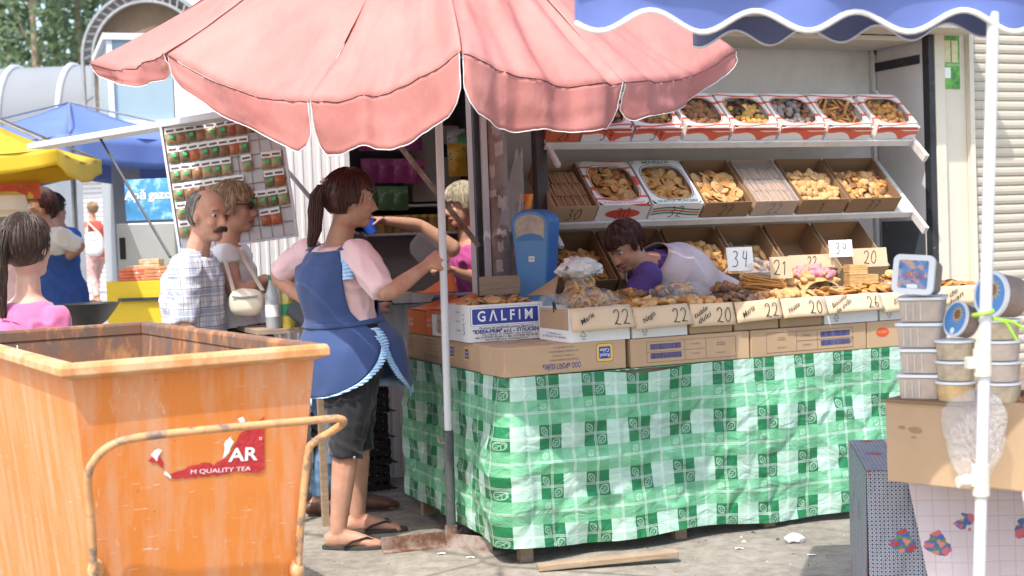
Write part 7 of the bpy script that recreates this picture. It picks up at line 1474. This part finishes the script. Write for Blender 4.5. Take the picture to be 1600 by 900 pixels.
P = bgp('person in a blue top standing behind the auburn haired woman', 9.9, (84, 328), (90, 352), (95, 440), (112, 368, -.1), (72, 366, .1), {'R': ((116, 400, 0), (112, 432, 0)), 'L': ((68, 400, .1), (72, 430, .1))}, (.5, .8, 0), 'hair_dark', 'blue_cloth', 'denim')
P = bgp('person in white sun hat and pink top', 8.6, (16, 340), (14, 372), (10, 470), (36, 388, -.1), (-14, 386, .1), {'R': ((38, 425, 0), (34, 462, 0)), 'L': ((-20, 425, .1), (-14, 460, .1))}, (.3, .9, 0), 'hair_ash', 'pinkish', 'denim')
m = MB(); c = P.hp(-.01, 0, .035); m.lathe([(.17, -.03), (.165, -.022), (.118, .01), (.116, .05), (.105, .105), (.05, .13), (.001, .133)], 28, Matrix.Translation(c)); tag(m.build('sun_hat', M['white_cloth'], solid=.004), 'white brimmed sun hat on the person in pink', 'hat')
P = bgp('distant woman in red top and pink trousers walking with white bag', 22, (144, 327), (144, 343), (148, 398), (138, 352, -.15), (152, 352, .15), {'R': ((133, 372, -.2), (145, 385, -.25)), 'L': ((158, 372, .2), (160, 392, .2))}, (-.5, .5, 0), 'hair_blond', 'red_cloth', 'pinkish', k=1.0, sleeve=.1, stride=.22)
c = PQ(146, 382, 21.6); handbag('white shoulder bag carried by the distant walking woman', c, .34, .40, .12, M['white_cloth'], [c+V((-.1, 0, .18)), P.J['shR']+V((0, -.05, .06)), c+V((.1, 0, .18))])
# ---------------------------------------------------------------- kiosk vendor behind the serving window
F = V((-.85, -.5, 0)); Y = 7.75; pel = PQ(742, 520, Y+.12)
J = stand(dict(pel=pel, neck=PQ(732, 372, Y+.05), head=PQ(722, 322, Y), shL=PQ(705, 388, Y-.15), elL=PQ(655, 352, Y-.22), wrL=PQ(604, 345, Y-.35), shR=PQ(758, 388, Y+.15), elR=PQ(760, 440, Y+.0), wrR=PQ(706, 422, Y-.15), hdL=V((-.9, -.25, .1)), pnL=V((0, -.4, -.9))), pel, F)
P = Person('person', 'grey blonde vendor in magenta top reaching out of the window', J, F, 1.1, 1.0, 'skin', .009, hand_curl=(40, 40), headF=(-.9, -.35, -.15)); P.face('hair_ash'); P.hair(M['hair_ash'], line=.05, side=-.03, back=-.07, vol=1.1, noise_=.025, fringe=.03); P.shirt(M['magenta'], 0, .014, -.1, .93, .012, 'top'); P.trousers(M['black_cloth'], .97); P.shoes(M['brown_leather'])
c = PQ(576, 352, 7.35); t = thing('measuring_scoop', 'blue plastic scoop in the outstretched hand of the vendor', 'scoop', c); m = MB(); m.lathe([(.001, -.05), (.030, -.05), (.045, .03), (.042, .03), (.027, -.045), (.001, -.045)], 20, Matrix.Translation(c) @ Matrix.Rotation(R_(-20), 4, 'Y')); m.build('cup', M['blue_cloth'] if 0 else mat('scoop_blue', (.03, .10, .55), .35, .05), t); m = MB(); m.tube([c+V((.03, 0, .015)), P.J['wrL']+V((-.06, -.02, -.01))], .009, 8); m.build('grip', mat('scoop_grip', (.02, .06, .40), .35, .05), t)
# ---------------------------------------------------------------- bending biscuit seller inside the corner counter
F = V((-.80, -.45, 0)); Y = 6.3; pel = PQ(1104, 484, Y+.22)
J = stand(dict(pel=pel, neck=PQ(1004, 408, Y), head=PQ(978, 384, Y-.04), shR=PQ(1008, 432, Y+.14), shL=PQ(1012, 430, Y-.13), elR=PQ(985, 480, Y+.15), wrR=PQ(950, 500, Y+.1), elL=PQ(985, 478, Y-.15), wrL=PQ(950, 485, Y-.1)), pel, F)
P = Person('person', 'brown haired seller bending over the biscuits in lilac vest', J, F, 1.2, .94, 'skin_tan', .009, headF=(-.62, -.45, -.62)); P.face('hair_dark'); P.hair(M['hair_red'], line=.05, side=-.03, back=-.08, vol=1.0, noise_=.03, fringe=.02); P.shirt(M['purple_cloth'], .7, .014, -.1, .95, .014, 'jumper'); P.trousers(M['black_cloth'], .97); P.shoes(M['brown_leather'])
m = MB(); m.grid(lambda u, v: P.tp(-.08+1.03*v, math.pi+(u-.5)*R_(290), .046+.012*noise.noise(V((u*5, v*4, 3)))), 30, 24); m.build('vest', M['lilac_cloth'], P.t, solid=.004)
# ---------------------------------------------------------------- customer in jeans hidden behind the apron
F = V((.80, .55, 0)); pel = PQ(518, 590, 6.36)
J = dict(pel=pel, neck=PQ(540, 450, 6.45), head=PQ(552, 402, 6.47), shR=PQ(550, 462, 6.30), shL=PQ(520, 455, 6.62), elR=PQ(565, 520, 6.30), wrR=PQ(585, 490, 6.45), elL=PQ(540, 515, 6.7), wrL=PQ(575, 490, 6.75)); stand(J, pel, F, sp=.10)
for sd, px in (('R', 500), ('L', 556)): q = PZ(px, 806 if sd == 'R' else 800, 0); J['an'+sd] = V((q.x, q.y, .085)); J['kn'+sd] = J['hip'+sd].lerp(J['an'+sd], .5)+F*.02; J['ft'+sd] = V((1, .1, 0))
P = Person('person', 'customer in blue jeans and brown shoes stooping behind the aproned woman', J, F, 1.0, .95, 'skin', .01); P.face(); P.hair(M['hair_dark']); P.shirt(M['black_cloth'], .6); P.trousers(M['denim'], .98); P.shoes(M['brown_leather'])
